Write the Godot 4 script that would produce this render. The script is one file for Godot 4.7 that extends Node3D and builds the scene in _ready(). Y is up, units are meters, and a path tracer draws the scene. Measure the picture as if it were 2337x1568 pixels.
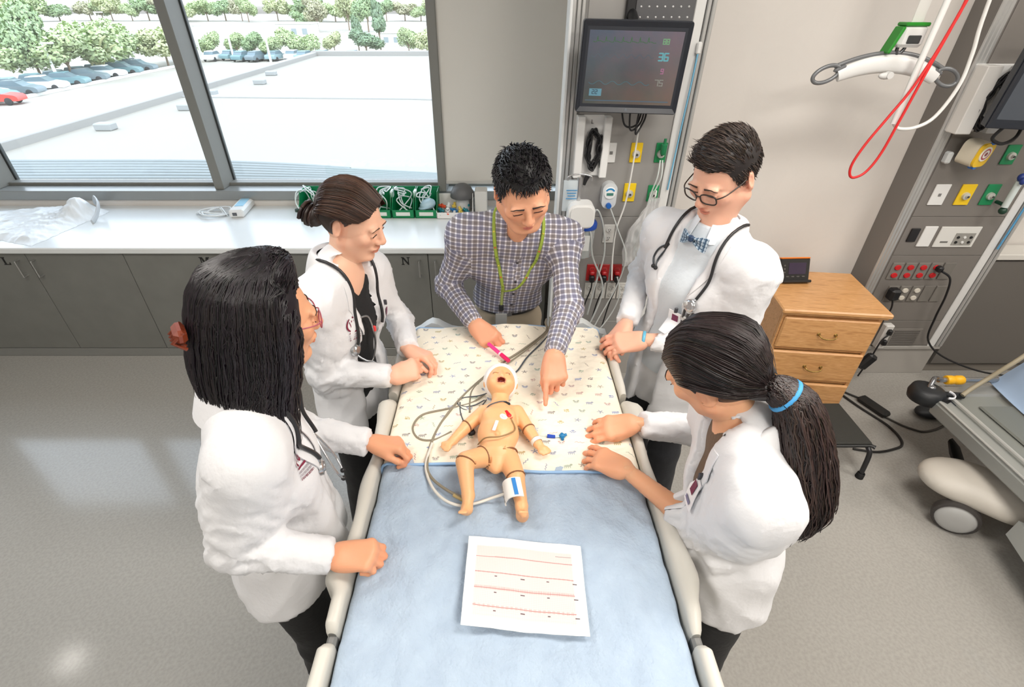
extends Node3D
# A simulation ward: five people round a bed with a baby manikin. y up, metres, camera at x = z = 0 looking towards -z.

class MB:
	var v := PackedVector3Array()
	var n := PackedVector3Array()
	var uv := PackedVector2Array()
	var col := PackedColorArray()
	var idx := PackedInt32Array()
	var tint := Color.WHITE

	func vert(p: Vector3, nn: Vector3, u := Vector2.ZERO) -> int:
		v.append(p); n.append(nn); uv.append(u); col.append(tint)
		return v.size() - 1

	func tri(a: int, b: int, c: int) -> void:
		var cr := (v[b] - v[a]).cross(v[c] - v[a])
		if cr.dot(n[a] + n[b] + n[c]) > 0.0:
			idx.append(a); idx.append(c); idx.append(b)
		else:
			idx.append(a); idx.append(b); idx.append(c)

	func quad(a: int, b: int, c: int, d: int) -> void:
		tri(a, b, c); tri(a, c, d)

	func fq(a: Vector3, b: Vector3, c: Vector3, d: Vector3, away: Vector3, us := 1.0) -> void:
		var nn := (b - a).cross(c - a)
		if nn.length_squared() < 1e-16: nn = (c - a).cross(d - a)
		nn = nn.normalized()
		if nn.dot((a + b + c + d) * 0.25 - away) < 0.0: nn = -nn
		var w := a.distance_to(b) * us
		var h := a.distance_to(d) * us
		quad(vert(a, nn, Vector2(0, h)), vert(b, nn, Vector2(w, h)), vert(c, nn, Vector2(w, 0)), vert(d, nn, Vector2(0, 0)))

	func box(c: Vector3, s: Vector3, bev := 0.0, B := Basis()) -> void:
		var hs := s * 0.5
		bev = minf(bev, minf(hs.x, minf(hs.y, hs.z)) * 0.98)
		var ax := [Vector3(1, 0, 0), Vector3(0, 1, 0), Vector3(0, 0, 1)]
		for k in 3:
			for sg in [-1.0, 1.0]:
				var u: Vector3 = ax[(k + 1) % 3]
				var w: Vector3 = ax[(k + 2) % 3]
				var hu: float = hs[(k + 1) % 3] - bev
				var hw: float = hs[(k + 2) % 3] - bev
				var o: Vector3 = ax[k] * (sg * hs[k])
				fq(c + B * (o - u * hu - w * hw), c + B * (o + u * hu - w * hw), c + B * (o + u * hu + w * hw), c + B * (o - u * hu + w * hw), c)
		if bev <= 0.0: return
		for k in 3:
			var a: Vector3 = ax[k]
			var u2: Vector3 = ax[(k + 1) % 3]
			var w2: Vector3 = ax[(k + 2) % 3]
			var la: float = hs[k] - bev
			var hu2: float = hs[(k + 1) % 3]
			var hw2: float = hs[(k + 2) % 3]
			for su in [-1.0, 1.0]:
				for sw in [-1.0, 1.0]:
					var p1: Vector3 = u2 * (su * hu2) + w2 * (sw * (hw2 - bev))
					var p2: Vector3 = u2 * (su * (hu2 - bev)) + w2 * (sw * hw2)
					fq(c + B * (p1 - a * la), c + B * (p1 + a * la), c + B * (p2 + a * la), c + B * (p2 - a * la), c)
		for sx in [-1.0, 1.0]:
			for sy in [-1.0, 1.0]:
				for sz in [-1.0, 1.0]:
					var p := c + B * Vector3(sx * hs.x, sy * (hs.y - bev), sz * (hs.z - bev))
					var q := c + B * Vector3(sx * (hs.x - bev), sy * hs.y, sz * (hs.z - bev))
					var r := c + B * Vector3(sx * (hs.x - bev), sy * (hs.y - bev), sz * hs.z)
					var nn := (B * Vector3(sx, sy, sz)).normalized()
					tri(vert(p, nn), vert(q, nn), vert(r, nn))

	func box2(lo: Vector3, hi: Vector3, bev := 0.0) -> void:
		box((lo + hi) * 0.5, (hi - lo).abs(), bev)

	func tube(path: PackedVector3Array, r, seg := 8, caps := true, flat := 1.0, up := Vector3.ZERO) -> void:
		# r: a number, or one radius per point; flat squeezes the section along its second axis
		var m := path.size()
		if m < 2: return
		var t0 := (path[1] - path[0]).normalized()
		var nx := up
		if nx == Vector3.ZERO: nx = Vector3.UP if absf(t0.y) < 0.9 else Vector3.RIGHT
		nx = (nx - t0 * nx.dot(t0)).normalized()
		var first := v.size()
		var len := 0.0
		for i in m:
			var t := (path[mini(i + 1, m - 1)] - path[maxi(i - 1, 0)]).normalized()
			nx = (nx - t * nx.dot(t)).normalized()
			var ny := t.cross(nx)
			var rr: float = r[i] if not (r is float or r is int) else r
			if i: len += path[i].distance_to(path[i - 1])
			for k in seg:
				var a := TAU * k / seg
				var d := nx * cos(a) + ny * (sin(a) * flat)
				var dn := (nx * cos(a) * flat + ny * sin(a)).normalized()
				vert(path[i] + d * rr, dn, Vector2(float(k) / seg, len))
		for i in m - 1:
			for k in seg:
				var a1 := first + i * seg + k
				var a2 := first + i * seg + (k + 1) % seg
				quad(a1, a2, a2 + seg, a1 + seg)
		if caps:
			for e in [0, m - 1]:
				var dirn: Vector3 = (path[0] - path[1]).normalized() if e == 0 else (path[m - 1] - path[m - 2]).normalized()
				var cc := vert(path[e], dirn)
				var ring := []
				for k in seg: ring.append(vert(v[first + e * seg + k], dirn))
				for k in seg: tri(cc, ring[k], ring[(k + 1) % seg])

	func lathe(prof: PackedVector2Array, o: Vector3, B := Basis(), seg := 20, sq := 1.0) -> void:
		# profile points (radius, height), turned round B.y; sq squeezes along B.z; hard edges where the profile bends sharply
		var m := prof.size()
		for i in m - 1:
			var p := prof[i]
			var q := prof[i + 1]
			if p.is_equal_approx(q): continue
			var d := (q - p).normalized()
			var nf := Vector2(d.y, -d.x)
			var np_ := nf
			var nq := nf
			if i > 0:
				var d0 := (p - prof[i - 1]).normalized()
				if d0.dot(d) > 0.6: np_ = (nf + Vector2(d0.y, -d0.x)).normalized()
			if i < m - 2:
				var d1 := (prof[i + 2] - q).normalized()
				if d1.dot(d) > 0.6: nq = (nf + Vector2(d1.y, -d1.x)).normalized()
			var base := v.size()
			for k in seg + 1:
				var a := TAU * k / seg
				var c := cos(a)
				var s := sin(a) * sq
				vert(o + B * Vector3(p.x * c, p.y, p.x * s), B * Vector3(np_.x * c, np_.y, np_.x * sin(a)), Vector2(float(k) / seg, float(i) / m))
				vert(o + B * Vector3(q.x * c, q.y, q.x * s), B * Vector3(nq.x * c, nq.y, nq.x * sin(a)), Vector2(float(k) / seg, float(i + 1) / m))
			for k in seg: quad(base + 2 * k, base + 2 * k + 1, base + 2 * k + 3, base + 2 * k + 2)

	func ball(c: Vector3, r: Vector3, B := Basis(), seg := 14) -> void:
		var rows := maxi(5, seg / 2)
		var base := v.size()
		for j in rows + 1:
			var p := PI * j / rows
			for k in seg + 1:
				var a := TAU * k / seg
				var d := Vector3(sin(p) * cos(a), cos(p), sin(p) * sin(a))
				vert(c + B * (d * r), (B * (d / r)).normalized(), Vector2(float(k) / seg, float(j) / rows))
		for j in rows:
			for k in seg:
				var i := base + j * (seg + 1) + k
				quad(i, i + 1, i + seg + 2, i + seg + 1)

	func prism(poly: PackedVector2Array, X: Transform3D, depth: float, smooth := false) -> void:
		# outline in X's xy plane, pushed from z = 0 to z = depth
		var t := Geometry2D.triangulate_polygon(poly)
		var zn := X.basis.z.normalized()
		for side in 2:
			var nn := zn if side else -zn
			var ids := []
			for p in poly: ids.append(vert(X * Vector3(p.x, p.y, depth * side), nn * signf(depth), Vector2(p.x, -p.y)))
			for i in range(0, t.size(), 3): tri(ids[t[i]], ids[t[i + 1]], ids[t[i + 2]])
		var m := poly.size()
		var area := 0.0
		for i in m: area += poly[i].cross(poly[(i + 1) % m])
		var sg := signf(area)
		for i in m:
			var a := poly[i]
			var b := poly[(i + 1) % m]
			var e := (b - a).normalized() * sg
			var n2 := Vector2(e.y, -e.x)
			var na := n2
			var nb := n2
			if smooth:
				var ea := (a - poly[(i + m - 1) % m]).normalized() * sg
				var eb := (poly[(i + 2) % m] - b).normalized() * sg
				if ea.dot(e) > 0.5: na = (n2 + Vector2(ea.y, -ea.x)).normalized()
				if eb.dot(e) > 0.5: nb = (n2 + Vector2(eb.y, -eb.x)).normalized()
			var wa := X.basis * Vector3(na.x, na.y, 0)
			var wb := X.basis * Vector3(nb.x, nb.y, 0)
			quad(vert(X * Vector3(a.x, a.y, 0), wa), vert(X * Vector3(b.x, b.y, 0), wb), vert(X * Vector3(b.x, b.y, depth), wb), vert(X * Vector3(a.x, a.y, depth), wa))

	func sheet(nu: int, nv: int, f: Callable, hint := Vector3.UP, thick := 0.0) -> void:
		# f(s, t) gives the surface point for s, t in 0..1; thick adds a back side and closed rims
		var front := v.size()
		for j in nv + 1:
			for i in nu + 1:
				vert(f.call(float(i) / nu, float(j) / nv), hint, Vector2(float(i) / nu, float(j) / nv))
		var w := nu + 1
		for j in nv:
			for i in nu:
				var a := front + j * w + i
				quad(a, a + 1, a + w + 1, a + w)
		smooth(front, hint)
		if thick <= 0.0: return
		var back := v.size()
		for i in (nu + 1) * (nv + 1): vert(v[front + i] - n[front + i] * thick, -n[front + i], uv[front + i])
		for j in nv:
			for i in nu:
				var a := back + j * w + i
				quad(a, a + 1, a + w + 1, a + w)
		var rim := PackedInt32Array()
		for i in nu: rim.append(i)
		for j in nv: rim.append(j * w + nu)
		for i in nu: rim.append(nv * w + nu - i)
		for j in nv: rim.append((nv - j) * w)
		var mid := v[front + (nv / 2) * w + nu / 2]
		for k in rim.size():
			var p := rim[k]
			var q := rim[(k + 1) % rim.size()]
			fq(v[front + p], v[front + q], v[back + q], v[back + p], mid)

	func loft(rings: Array, caps := true) -> void:
		# joins closed rings with the same number of points into a smooth skin
		var m: int = rings[0].size()
		var first := v.size()
		for j in rings.size():
			var ring: PackedVector3Array = rings[j]
			var mid := Vector3.ZERO
			for p in ring: mid += p
			mid /= m
			for k in m: vert(ring[k], (ring[k] - mid).normalized(), Vector2(float(k) / m, float(j) / rings.size()))
		for j in rings.size() - 1:
			for k in m:
				var a := first + j * m + k
				var b := first + j * m + (k + 1) % m
				quad(a, b, b + m, a + m)
		smooth(first)
		if caps:
			for e in [0, rings.size() - 1]:
				var ring: PackedVector3Array = rings[e]
				var mid := Vector3.ZERO
				for p in ring: mid += p
				mid /= m
				var other: PackedVector3Array = rings[1 if e == 0 else rings.size() - 2]
				var om := Vector3.ZERO
				for p in other: om += p
				var d := (mid - om / m).normalized()
				var c := vert(mid, d)
				var ids := []
				for p in ring: ids.append(vert(p, d))
				for k in m: tri(c, ids[k], ids[(k + 1) % m])

	func smooth(from := 0, hint := Vector3.ZERO) -> void:
		var m := v.size()
		var acc := PackedVector3Array()
		acc.resize(m - from)
		for i in range(0, idx.size(), 3):
			var a := idx[i]
			if a < from: continue
			var b := idx[i + 1]
			var c := idx[i + 2]
			var cr := (v[c] - v[a]).cross(v[b] - v[a])
			if hint != Vector3.ZERO and false: cr = cr if cr.dot(hint) > 0 else -cr
			acc[a - from] += cr
			acc[b - from] += cr
			acc[c - from] += cr
		for i in m - from:
			if acc[i].length_squared() > 1e-20: n[from + i] = acc[i].normalized()

	func commit(o := Vector3.ZERO, with_color := false) -> ArrayMesh:
		var a := []
		a.resize(Mesh.ARRAY_MAX)
		if o != Vector3.ZERO:
			for i in v.size(): v[i] -= o
		a[Mesh.ARRAY_VERTEX] = v
		a[Mesh.ARRAY_NORMAL] = n
		a[Mesh.ARRAY_TEX_UV] = uv
		if with_color: a[Mesh.ARRAY_COLOR] = col
		a[Mesh.ARRAY_INDEX] = idx
		var me := ArrayMesh.new()
		me.add_surface_from_arrays(Mesh.PRIMITIVE_TRIANGLES, a)
		return me

	func base_point() -> Vector3:
		var lo := v[0]
		var hi := v[0]
		for p in v:
			lo = lo.min(p); hi = hi.max(p)
		return Vector3((lo.x + hi.x) * 0.5, lo.y, (lo.z + hi.z) * 0.5)

var mats := {}
var taken := {}
var rng := RandomNumberGenerator.new()

func numbered(called: String) -> String:
	var k: int = taken.get(called, -1) + 1
	taken[called] = k
	return called if k == 0 else "%s_%03d" % [called, k]

func place_of(p: Node) -> Vector3:
	var o := Vector3.ZERO
	while p != self and p is Node3D:
		o += p.position
		p = p.get_parent()
	return o

func obj(called: String, m: MB, mt: Material, parent: Node = self, tinted := false) -> MeshInstance3D:
	# commits a shape written in room coordinates as one named mesh whose origin is its own base
	var o := MeshInstance3D.new()
	var at := m.base_point()
	o.mesh = m.commit(at, tinted)
	o.material_override = mt
	o.name = numbered(called) if parent == self else called
	o.position = at - place_of(parent)
	parent.add_child(o, true)
	return o

func thing(called: String, label: String, category: String, at := Vector3.ZERO, group := "") -> Node3D:
	var o := Node3D.new()
	o.name = numbered(called)
	o.position = at
	add_child(o, true)
	return tag(o, label, category, group)

func tag(o: Node3D, label: String, category: String, group := "", kind := "") -> Node3D:
	o.set_meta("label", label)
	if category: o.set_meta("category", category)
	if group: o.set_meta("group", group)
	if kind: o.set_meta("kind", kind)
	return o

func one(called: String, m: MB, mt: Material, label: String, category: String, group := "", tinted := false) -> MeshInstance3D:
	var o := obj(called, m, mt, self, tinted)
	tag(o, label, category, group)
	return o

func struct(called: String, m: MB, mt: Material, label: String, parent: Node = self) -> MeshInstance3D:
	var o := obj(called, m, mt, parent)
	if parent == self:
		o.set_meta("kind", "structure")
		o.set_meta("label", label)
		o.set_meta("category", called.get_slice("_", 0))
	return o

func mat(c: Color, rough := 0.6, metal := 0.0, key := "") -> StandardMaterial3D:
	var k := "%s %.2f %.2f %s" % [c.to_html(), rough, metal, key]
	if not mats.has(k):
		var m := StandardMaterial3D.new()
		m.albedo_color = c
		m.roughness = rough
		m.metallic = metal
		mats[k] = m
	return mats[k]

func rgb(r: int, g: int, b: int) -> Color:
	return Color8(r, g, b)

func tinted_mat(rough := 0.6, key := "t") -> StandardMaterial3D:
	var m := mat(Color.WHITE, rough, 0.0, key)
	m.vertex_color_use_as_albedo = true
	return m

func lin(r: int, g: int, b: int) -> Color:
	return Color8(r, g, b).srgb_to_linear()

func glass_mat(c: Color, a: float, rough := 0.02) -> StandardMaterial3D:
	var m := mat(Color(c.r, c.g, c.b, a), rough, 0.0, "glass")
	m.transparency = BaseMaterial3D.TRANSPARENCY_ALPHA
	return m

func noise_tex(freq: float, seed_: int, ramp: Array, size := 256, octaves := 3, normal := false, bump := 4.0) -> NoiseTexture2D:
	var f := FastNoiseLite.new()
	f.seed = seed_
	f.noise_type = FastNoiseLite.TYPE_SIMPLEX_SMOOTH
	f.frequency = freq
	f.fractal_octaves = octaves
	var t := NoiseTexture2D.new()
	t.width = size
	t.height = size
	t.seamless = true
	t.noise = f
	if normal:
		t.as_normal_map = true
		t.bump_strength = bump
	if ramp:
		var g := Gradient.new()
		g.offsets = PackedFloat32Array(ramp.map(func(p): return p[0]))
		g.colors = PackedColorArray(ramp.map(func(p): return p[1]))
		t.color_ramp = g
	return t

func triplanar(m: StandardMaterial3D, scale: float, world := true) -> StandardMaterial3D:
	m.uv1_triplanar = true
	m.uv1_world_triplanar = world
	m.uv1_scale = Vector3.ONE * scale
	return m

func curve(pts: Array, steps := 6) -> PackedVector3Array:
	# a smooth line through the points (Catmull-Rom)
	var out := PackedVector3Array()
	var m := pts.size()
	for i in m - 1:
		var a: Vector3 = pts[maxi(i - 1, 0)]
		var b: Vector3 = pts[i]
		var c: Vector3 = pts[i + 1]
		var d: Vector3 = pts[mini(i + 2, m - 1)]
		for k in steps: out.append(b.cubic_interpolate(c, a, d, float(k) / steps))
	out.append(pts[m - 1])
	return out

func rrect(w: float, h: float, r: float, k := 4) -> PackedVector2Array:
	var out := PackedVector2Array()
	for q in 4:
		var cx := (w * 0.5 - r) * (1.0 if q == 0 or q == 3 else -1.0)
		var cy := (h * 0.5 - r) * (1.0 if q < 2 else -1.0)
		for i in k + 1:
			var a := PI * 0.5 * (q + float(i) / k)
			out.append(Vector2(cx + r * cos(a), cy + r * sin(a)))
	return out

func facing(f: Vector3, up := Vector3.UP) -> Basis:
	# z along f, y near up
	var z := f.normalized()
	var x := up.cross(z).normalized()
	return Basis(x, z.cross(x), z)

func text_mesh(s: String, size: float, font := "Droid Serif", depth := 0.0015, bold := false) -> TextMesh:
	var t := TextMesh.new()
	var f := SystemFont.new()
	f.font_names = PackedStringArray([font])
	if bold: f.font_weight = 700
	t.font = f
	t.text = s
	t.font_size = 48
	t.pixel_size = size / 35.0
	t.depth = depth
	return t

func letters(called: String, s: String, size: float, X: Transform3D, mt: Material, parent: Node, font := "Droid Serif", bold := false) -> void:
	var o := MeshInstance3D.new()
	o.mesh = text_mesh(s, size, font, 0.0015, bold)
	o.material_override = mt
	o.name = called
	o.transform = Transform3D(X.basis, X.origin - place_of(parent))
	parent.add_child(o, true)

func image_mat(im: Image, rough := 0.7, scissor := false) -> StandardMaterial3D:
	var m := StandardMaterial3D.new()
	m.albedo_texture = ImageTexture.create_from_image(im)
	m.roughness = rough
	if scissor:
		m.transparency = BaseMaterial3D.TRANSPARENCY_ALPHA_SCISSOR
		m.alpha_scissor_threshold = 0.5
	return m

func px_rect(im: Image, x: int, y: int, w: int, h: int, c: Color) -> void:
	im.fill_rect(Rect2i(x, y, w, h), c)

func px_dot(im: Image, cx: float, cy: float, rx: float, ry: float, c: Color) -> void:
	for y in range(maxi(0, int(cy - ry)), mini(im.get_height(), int(cy + ry) + 2)):
		for x in range(maxi(0, int(cx - rx)), mini(im.get_width(), int(cx + rx) + 2)):
			var dx := (x - cx) / rx
			var dy := (y - cy) / ry
			if dx * dx + dy * dy <= 1.0: im.set_pixel(x, y, c)

func px_line(im: Image, a: Vector2, b: Vector2, r: float, c: Color) -> void:
	var steps := int(a.distance_to(b) / maxf(r * 0.6, 0.5)) + 1
	for i in steps + 1:
		var p := a.lerp(b, float(i) / steps)
		px_dot(im, p.x, p.y, r, r, c)

class Field:
	# a block of distances: rounded shapes are joined in it one by one, then its zero level is skinned with surface nets
	var o: Vector3
	var h: float
	var nx: int
	var ny: int
	var nz: int
	var D := PackedFloat32Array()
	var a0 := Vector3i.ZERO
	var a1 := Vector3i.ZERO

	func _init(lo: Vector3, hi: Vector3, cell: float) -> void:
		o = lo
		h = cell
		nx = int(ceil((hi.x - lo.x) / cell)) + 1
		ny = int(ceil((hi.y - lo.y) / cell)) + 1
		nz = int(ceil((hi.z - lo.z) / cell)) + 1
		D.resize(nx * ny * nz)
		D.fill(1.0)

	func _range(lo: Vector3, hi: Vector3) -> void:
		a0 = Vector3i(maxi(0, int((lo.x - o.x) / h)), maxi(0, int((lo.y - o.y) / h)), maxi(0, int((lo.z - o.z) / h)))
		a1 = Vector3i(mini(nx - 1, int((hi.x - o.x) / h) + 1), mini(ny - 1, int((hi.y - o.y) / h) + 1), mini(nz - 1, int((hi.z - o.z) / h) + 1))

	func cone(a: Vector3, b: Vector3, ra: float, rb: float, k := 0.02, ax := Vector3.ZERO, sx := 1.0, sub := false, flat := false) -> void:
		# rounded cone from a to b; stretched sx times along ax; flat cuts its far end square
		var ab := b - a
		var len := ab.length()
		var dir := ab / maxf(len, 1e-6)
		var inv := 1.0 / maxf(ab.length_squared(), 1e-9)
		var m := maxf(ra, rb) * maxf(1.0, sx) + k + 2.5 * h
		var mv := Vector3.ONE * m
		_range(a.min(b) - mv, a.max(b) + mv)
		var dr := rb - ra
		var cut := ax != Vector3.ZERO and sx != 1.0
		if cut: ax = (ax - dir * ax.dot(dir)).normalized()
		var q := 1.0 - 1.0 / sx
		var kk := maxf(k, 1e-6)
		for z in range(a0.z, a1.z + 1):
			for y in range(a0.y, a1.y + 1):
				var i := (z * ny + y) * nx + a0.x
				var v := Vector3(o.x + a0.x * h, o.y + y * h, o.z + z * h) - a
				for x in range(a0.x, a1.x + 1):
					var t := v.dot(ab) * inv
					var tc := clampf(t, 0.0, 1.0)
					var w := v - ab * tc
					if cut: w -= ax * (w.dot(ax) * q)
					var d := w.length() - ra - dr * tc
					if flat and t > 1.0: d = maxf(d, (t - 1.0) * len)
					if d < m:
						var e := D[i]
						if sub:
							d = -d
							var g := maxf(kk - absf(e - d), 0.0) / kk
							D[i] = maxf(e, d) + g * g * kk * 0.25
						else:
							var g := maxf(kk - absf(e - d), 0.0) / kk
							D[i] = minf(e, d) - g * g * kk * 0.25
					i += 1
					v.x += h

	func ball(c: Vector3, r: Vector3, B := Basis(), k := 0.02, sub := false) -> void:
		var mr := maxf(r.x, maxf(r.y, r.z))
		var mv := Vector3.ONE * (mr + k + 2.5 * h)
		_range(c - mv, c + mv)
		var I := B.transposed()
		var kk := maxf(k, 1e-6)
		var r2 := r * r
		for z in range(a0.z, a1.z + 1):
			for y in range(a0.y, a1.y + 1):
				var i := (z * ny + y) * nx + a0.x
				for x in range(a0.x, a1.x + 1):
					var v := I * (Vector3(o.x + x * h, o.y + y * h, o.z + z * h) - c)
					var k0 := (v / r).length()
					var k1 := (v / r2).length()
					var d := k0 * (k0 - 1.0) / maxf(k1, 1e-6)
					var e := D[i]
					if sub:
						d = -d
						var g := maxf(kk - absf(e - d), 0.0) / kk
						D[i] = maxf(e, d) + g * g * kk * 0.25
					elif d < k + 3.0 * h:
						var g := maxf(kk - absf(e - d), 0.0) / kk
						D[i] = minf(e, d) - g * g * kk * 0.25
					i += 1

	func ring(c: Vector3, axis: Vector3, R: float, r: float) -> void:
		# cuts a groove: a torus taken away
		axis = axis.normalized()
		var mv := Vector3.ONE * (R + r + 3.0 * h)
		_range(c - mv, c + mv)
		for z in range(a0.z, a1.z + 1):
			for y in range(a0.y, a1.y + 1):
				var i := (z * ny + y) * nx + a0.x
				for x in range(a0.x, a1.x + 1):
					var v := Vector3(o.x + x * h, o.y + y * h, o.z + z * h) - c
					var up := v.dot(axis)
					var rad := (v - axis * up).length() - R
					D[i] = maxf(D[i], r - sqrt(rad * rad + up * up))
					i += 1

	func halfspace(n: Vector3, d: float) -> void:
		# keeps what lies at n.p <= d
		var l := n.length()
		n /= l
		d /= l
		var i := 0
		for z in nz:
			for y in ny:
				var base := n.y * (o.y + y * h) + n.z * (o.z + z * h) - d + n.x * o.x
				var step := n.x * h
				for x in nx:
					var e := base + step * x
					if e > D[i]: D[i] = e
					i += 1

	func carve(f: Callable, depth := 1.0) -> void:
		# f(p) < 0 inside what is to be taken away, no deeper than depth under the skin; asked only near the surface
		var i := 0
		for z in nz:
			for y in ny:
				for x in nx:
					var d := D[i]
					if d < 3.0 * h and d > -depth - h:
						var e: float = -maxf(f.call(Vector3(o.x + x * h, o.y + y * h, o.z + z * h)), -d - depth)
						if e > d: D[i] = e
					i += 1

	func at(p: Vector3) -> float:
		var q := (p - o) / h
		var x := clampi(int(q.x), 0, nx - 2)
		var y := clampi(int(q.y), 0, ny - 2)
		var z := clampi(int(q.z), 0, nz - 2)
		var f := q - Vector3(x, y, z)
		var i := (z * ny + y) * nx + x
		var s := nx * ny
		var c00 := lerpf(D[i], D[i + 1], f.x)
		var c10 := lerpf(D[i + nx], D[i + nx + 1], f.x)
		var c01 := lerpf(D[i + s], D[i + s + 1], f.x)
		var c11 := lerpf(D[i + s + nx], D[i + s + nx + 1], f.x)
		return lerpf(lerpf(c00, c10, f.y), lerpf(c01, c11, f.y), f.z)

	func grad(p: Vector3) -> Vector3:
		var e := h
		var g := Vector3(at(p + Vector3(e, 0, 0)) - at(p - Vector3(e, 0, 0)), at(p + Vector3(0, e, 0)) - at(p - Vector3(0, e, 0)), at(p + Vector3(0, 0, e)) - at(p - Vector3(0, 0, e)))
		return g.normalized()

	func hit(from: Vector3, dir: Vector3, most := 0.5, lift := 0.0) -> Vector3:
		# walks from a point along dir until the skin, then stands lift off it
		dir = dir.normalized()
		var p := from
		var gone := 0.0
		while gone < most:
			var d := at(p)
			if d < 0.0008: break
			var st := clampf(d * 0.7, 0.0008, h)
			p += dir * st
			gone += st
		return p + grad(p) * lift

	func out(p: Vector3, lift := 0.0) -> Vector3:
		# moves a point that is near the skin onto it
		for k in 8: p -= grad(p) * (at(p) * 0.8)
		return p + grad(p) * lift

	func skin(b: MB, X: Transform3D, color = null) -> void:
		var s := nx * ny
		var cell := PackedInt32Array()
		cell.resize(nx * ny * nz)
		cell.fill(-1)
		var sum := PackedVector3Array()
		var cnt := PackedInt32Array()
		var quads := PackedInt32Array()
		var i := 0
		for z in nz:
			for y in ny:
				for x in nx:
					var d := D[i]
					if d < 0.9:
						var neg := d < 0.0
						for ax in 3:
							var j := i
							if ax == 0:
								if x == nx - 1 or y == 0 or z == 0: continue
								j += 1
							elif ax == 1:
								if y == ny - 1 or x == 0 or z == 0: continue
								j += nx
							else:
								if z == nz - 1 or x == 0 or y == 0: continue
								j += s
							var e := D[j]
							if (e < 0.0) == neg: continue
							var t := d / (d - e)
							var p := Vector3(x, y, z)
							p[ax] += t
							var u := nx if ax == 0 else 1
							var w := s if ax != 2 else nx
							if ax == 0: w = s
							var four := [i, i - u, i - u - w, i - w]
							for c in 4:
								var id: int = four[c]
								if cell[id] < 0:
									cell[id] = sum.size()
									sum.append(p)
									cnt.append(1)
								else:
									sum[cell[id]] += p
									cnt[cell[id]] += 1
								quads.append(cell[id])
							quads.append(1 if neg != (ax == 1) else 0)
					elif false: pass
					i += 1
		var first := b.v.size()
		var tinted := color != null
		for k in sum.size():
			var p := o + (sum[k] / cnt[k]) * h
			b.v.append(p)
			b.n.append(Vector3.UP)
			b.uv.append(Vector2.ZERO)
			b.col.append(b.tint)
		var idx_from := b.idx.size()
		for k in range(0, quads.size(), 5):
			var a := first + quads[k]
			var q := first + quads[k + 1]
			var c := first + quads[k + 2]
			var e := first + quads[k + 3]
			if quads[k + 4] == 1:
				b.idx.append(a); b.idx.append(c); b.idx.append(q)
				b.idx.append(a); b.idx.append(e); b.idx.append(c)
			else:
				b.idx.append(a); b.idx.append(q); b.idx.append(c)
				b.idx.append(a); b.idx.append(c); b.idx.append(e)
		b.smooth(first)
		if tinted:
			for k in range(first, b.v.size()): b.col[k] = color.call(b.v[k], b.n[k])
		if X != Transform3D():
			for k in range(first, b.v.size()):
				b.v[k] = X * b.v[k]
				b.n[k] = (X.basis * b.n[k]).normalized()

func _ready() -> void:
	rng.seed = 7
	var cam := Camera3D.new()
	cam.name = "camera"
	cam.position = Vector3(0, 2.15, 0)
	cam.rotation_degrees.x = -35.0
	cam.projection = Camera3D.PROJECTION_FRUSTUM
	cam.near = 0.05
	cam.far = 900.0
	cam.size = 0.05 * 1568.0 / 1120.0
	cam.frustum_offset = Vector2(0.05 * 28.5 / 1120.0, 0)
	cam.current = true
	add_child(cam)
	var env := Environment.new()
	var sky := Sky.new()
	var sm := ProceduralSkyMaterial.new()
	sm.sky_top_color = Color(0.84, 0.91, 0.98)
	sm.sky_horizon_color = Color(0.97, 0.985, 1.0)
	sm.ground_horizon_color = Color(0.93, 0.94, 0.94)
	sm.ground_bottom_color = Color(0.6, 0.6, 0.58)
	sm.sky_energy_multiplier = 1.85
	sky.sky_material = sm
	env.background_mode = Environment.BG_SKY
	env.sky = sky
	env.tonemap_mode = Environment.TONE_MAPPER_LINEAR
	env.tonemap_exposure = 1.0
	env.sdfgi_enabled = true
	env.ssao_enabled = true
	env.ssil_enabled = true
	var we := WorldEnvironment.new()
	we.name = "surroundings"
	we.environment = env
	add_child(we)
	var sun := DirectionalLight3D.new()
	sun.name = "sun"
	sun.rotation_degrees = Vector3(-58, 24, 0)
	sun.light_energy = 0.5
	sun.light_color = Color(1, 0.97, 0.9)
	sun.light_angular_distance = 1.5
	sun.shadow_enabled = true
	sun.sky_mode = DirectionalLight3D.SKY_MODE_LIGHT_ONLY
	add_child(sun)
	ceiling_lights()
	room_shell()
	window_wall()
	outdoors()
	counter_and_cabinets()
	counter_things()
	headwall_centre()
	headwall_right()
	lift()
	bed()
	bed_things()
	manikin()
	nightstand_corner()
	second_bed()
	people()

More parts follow.
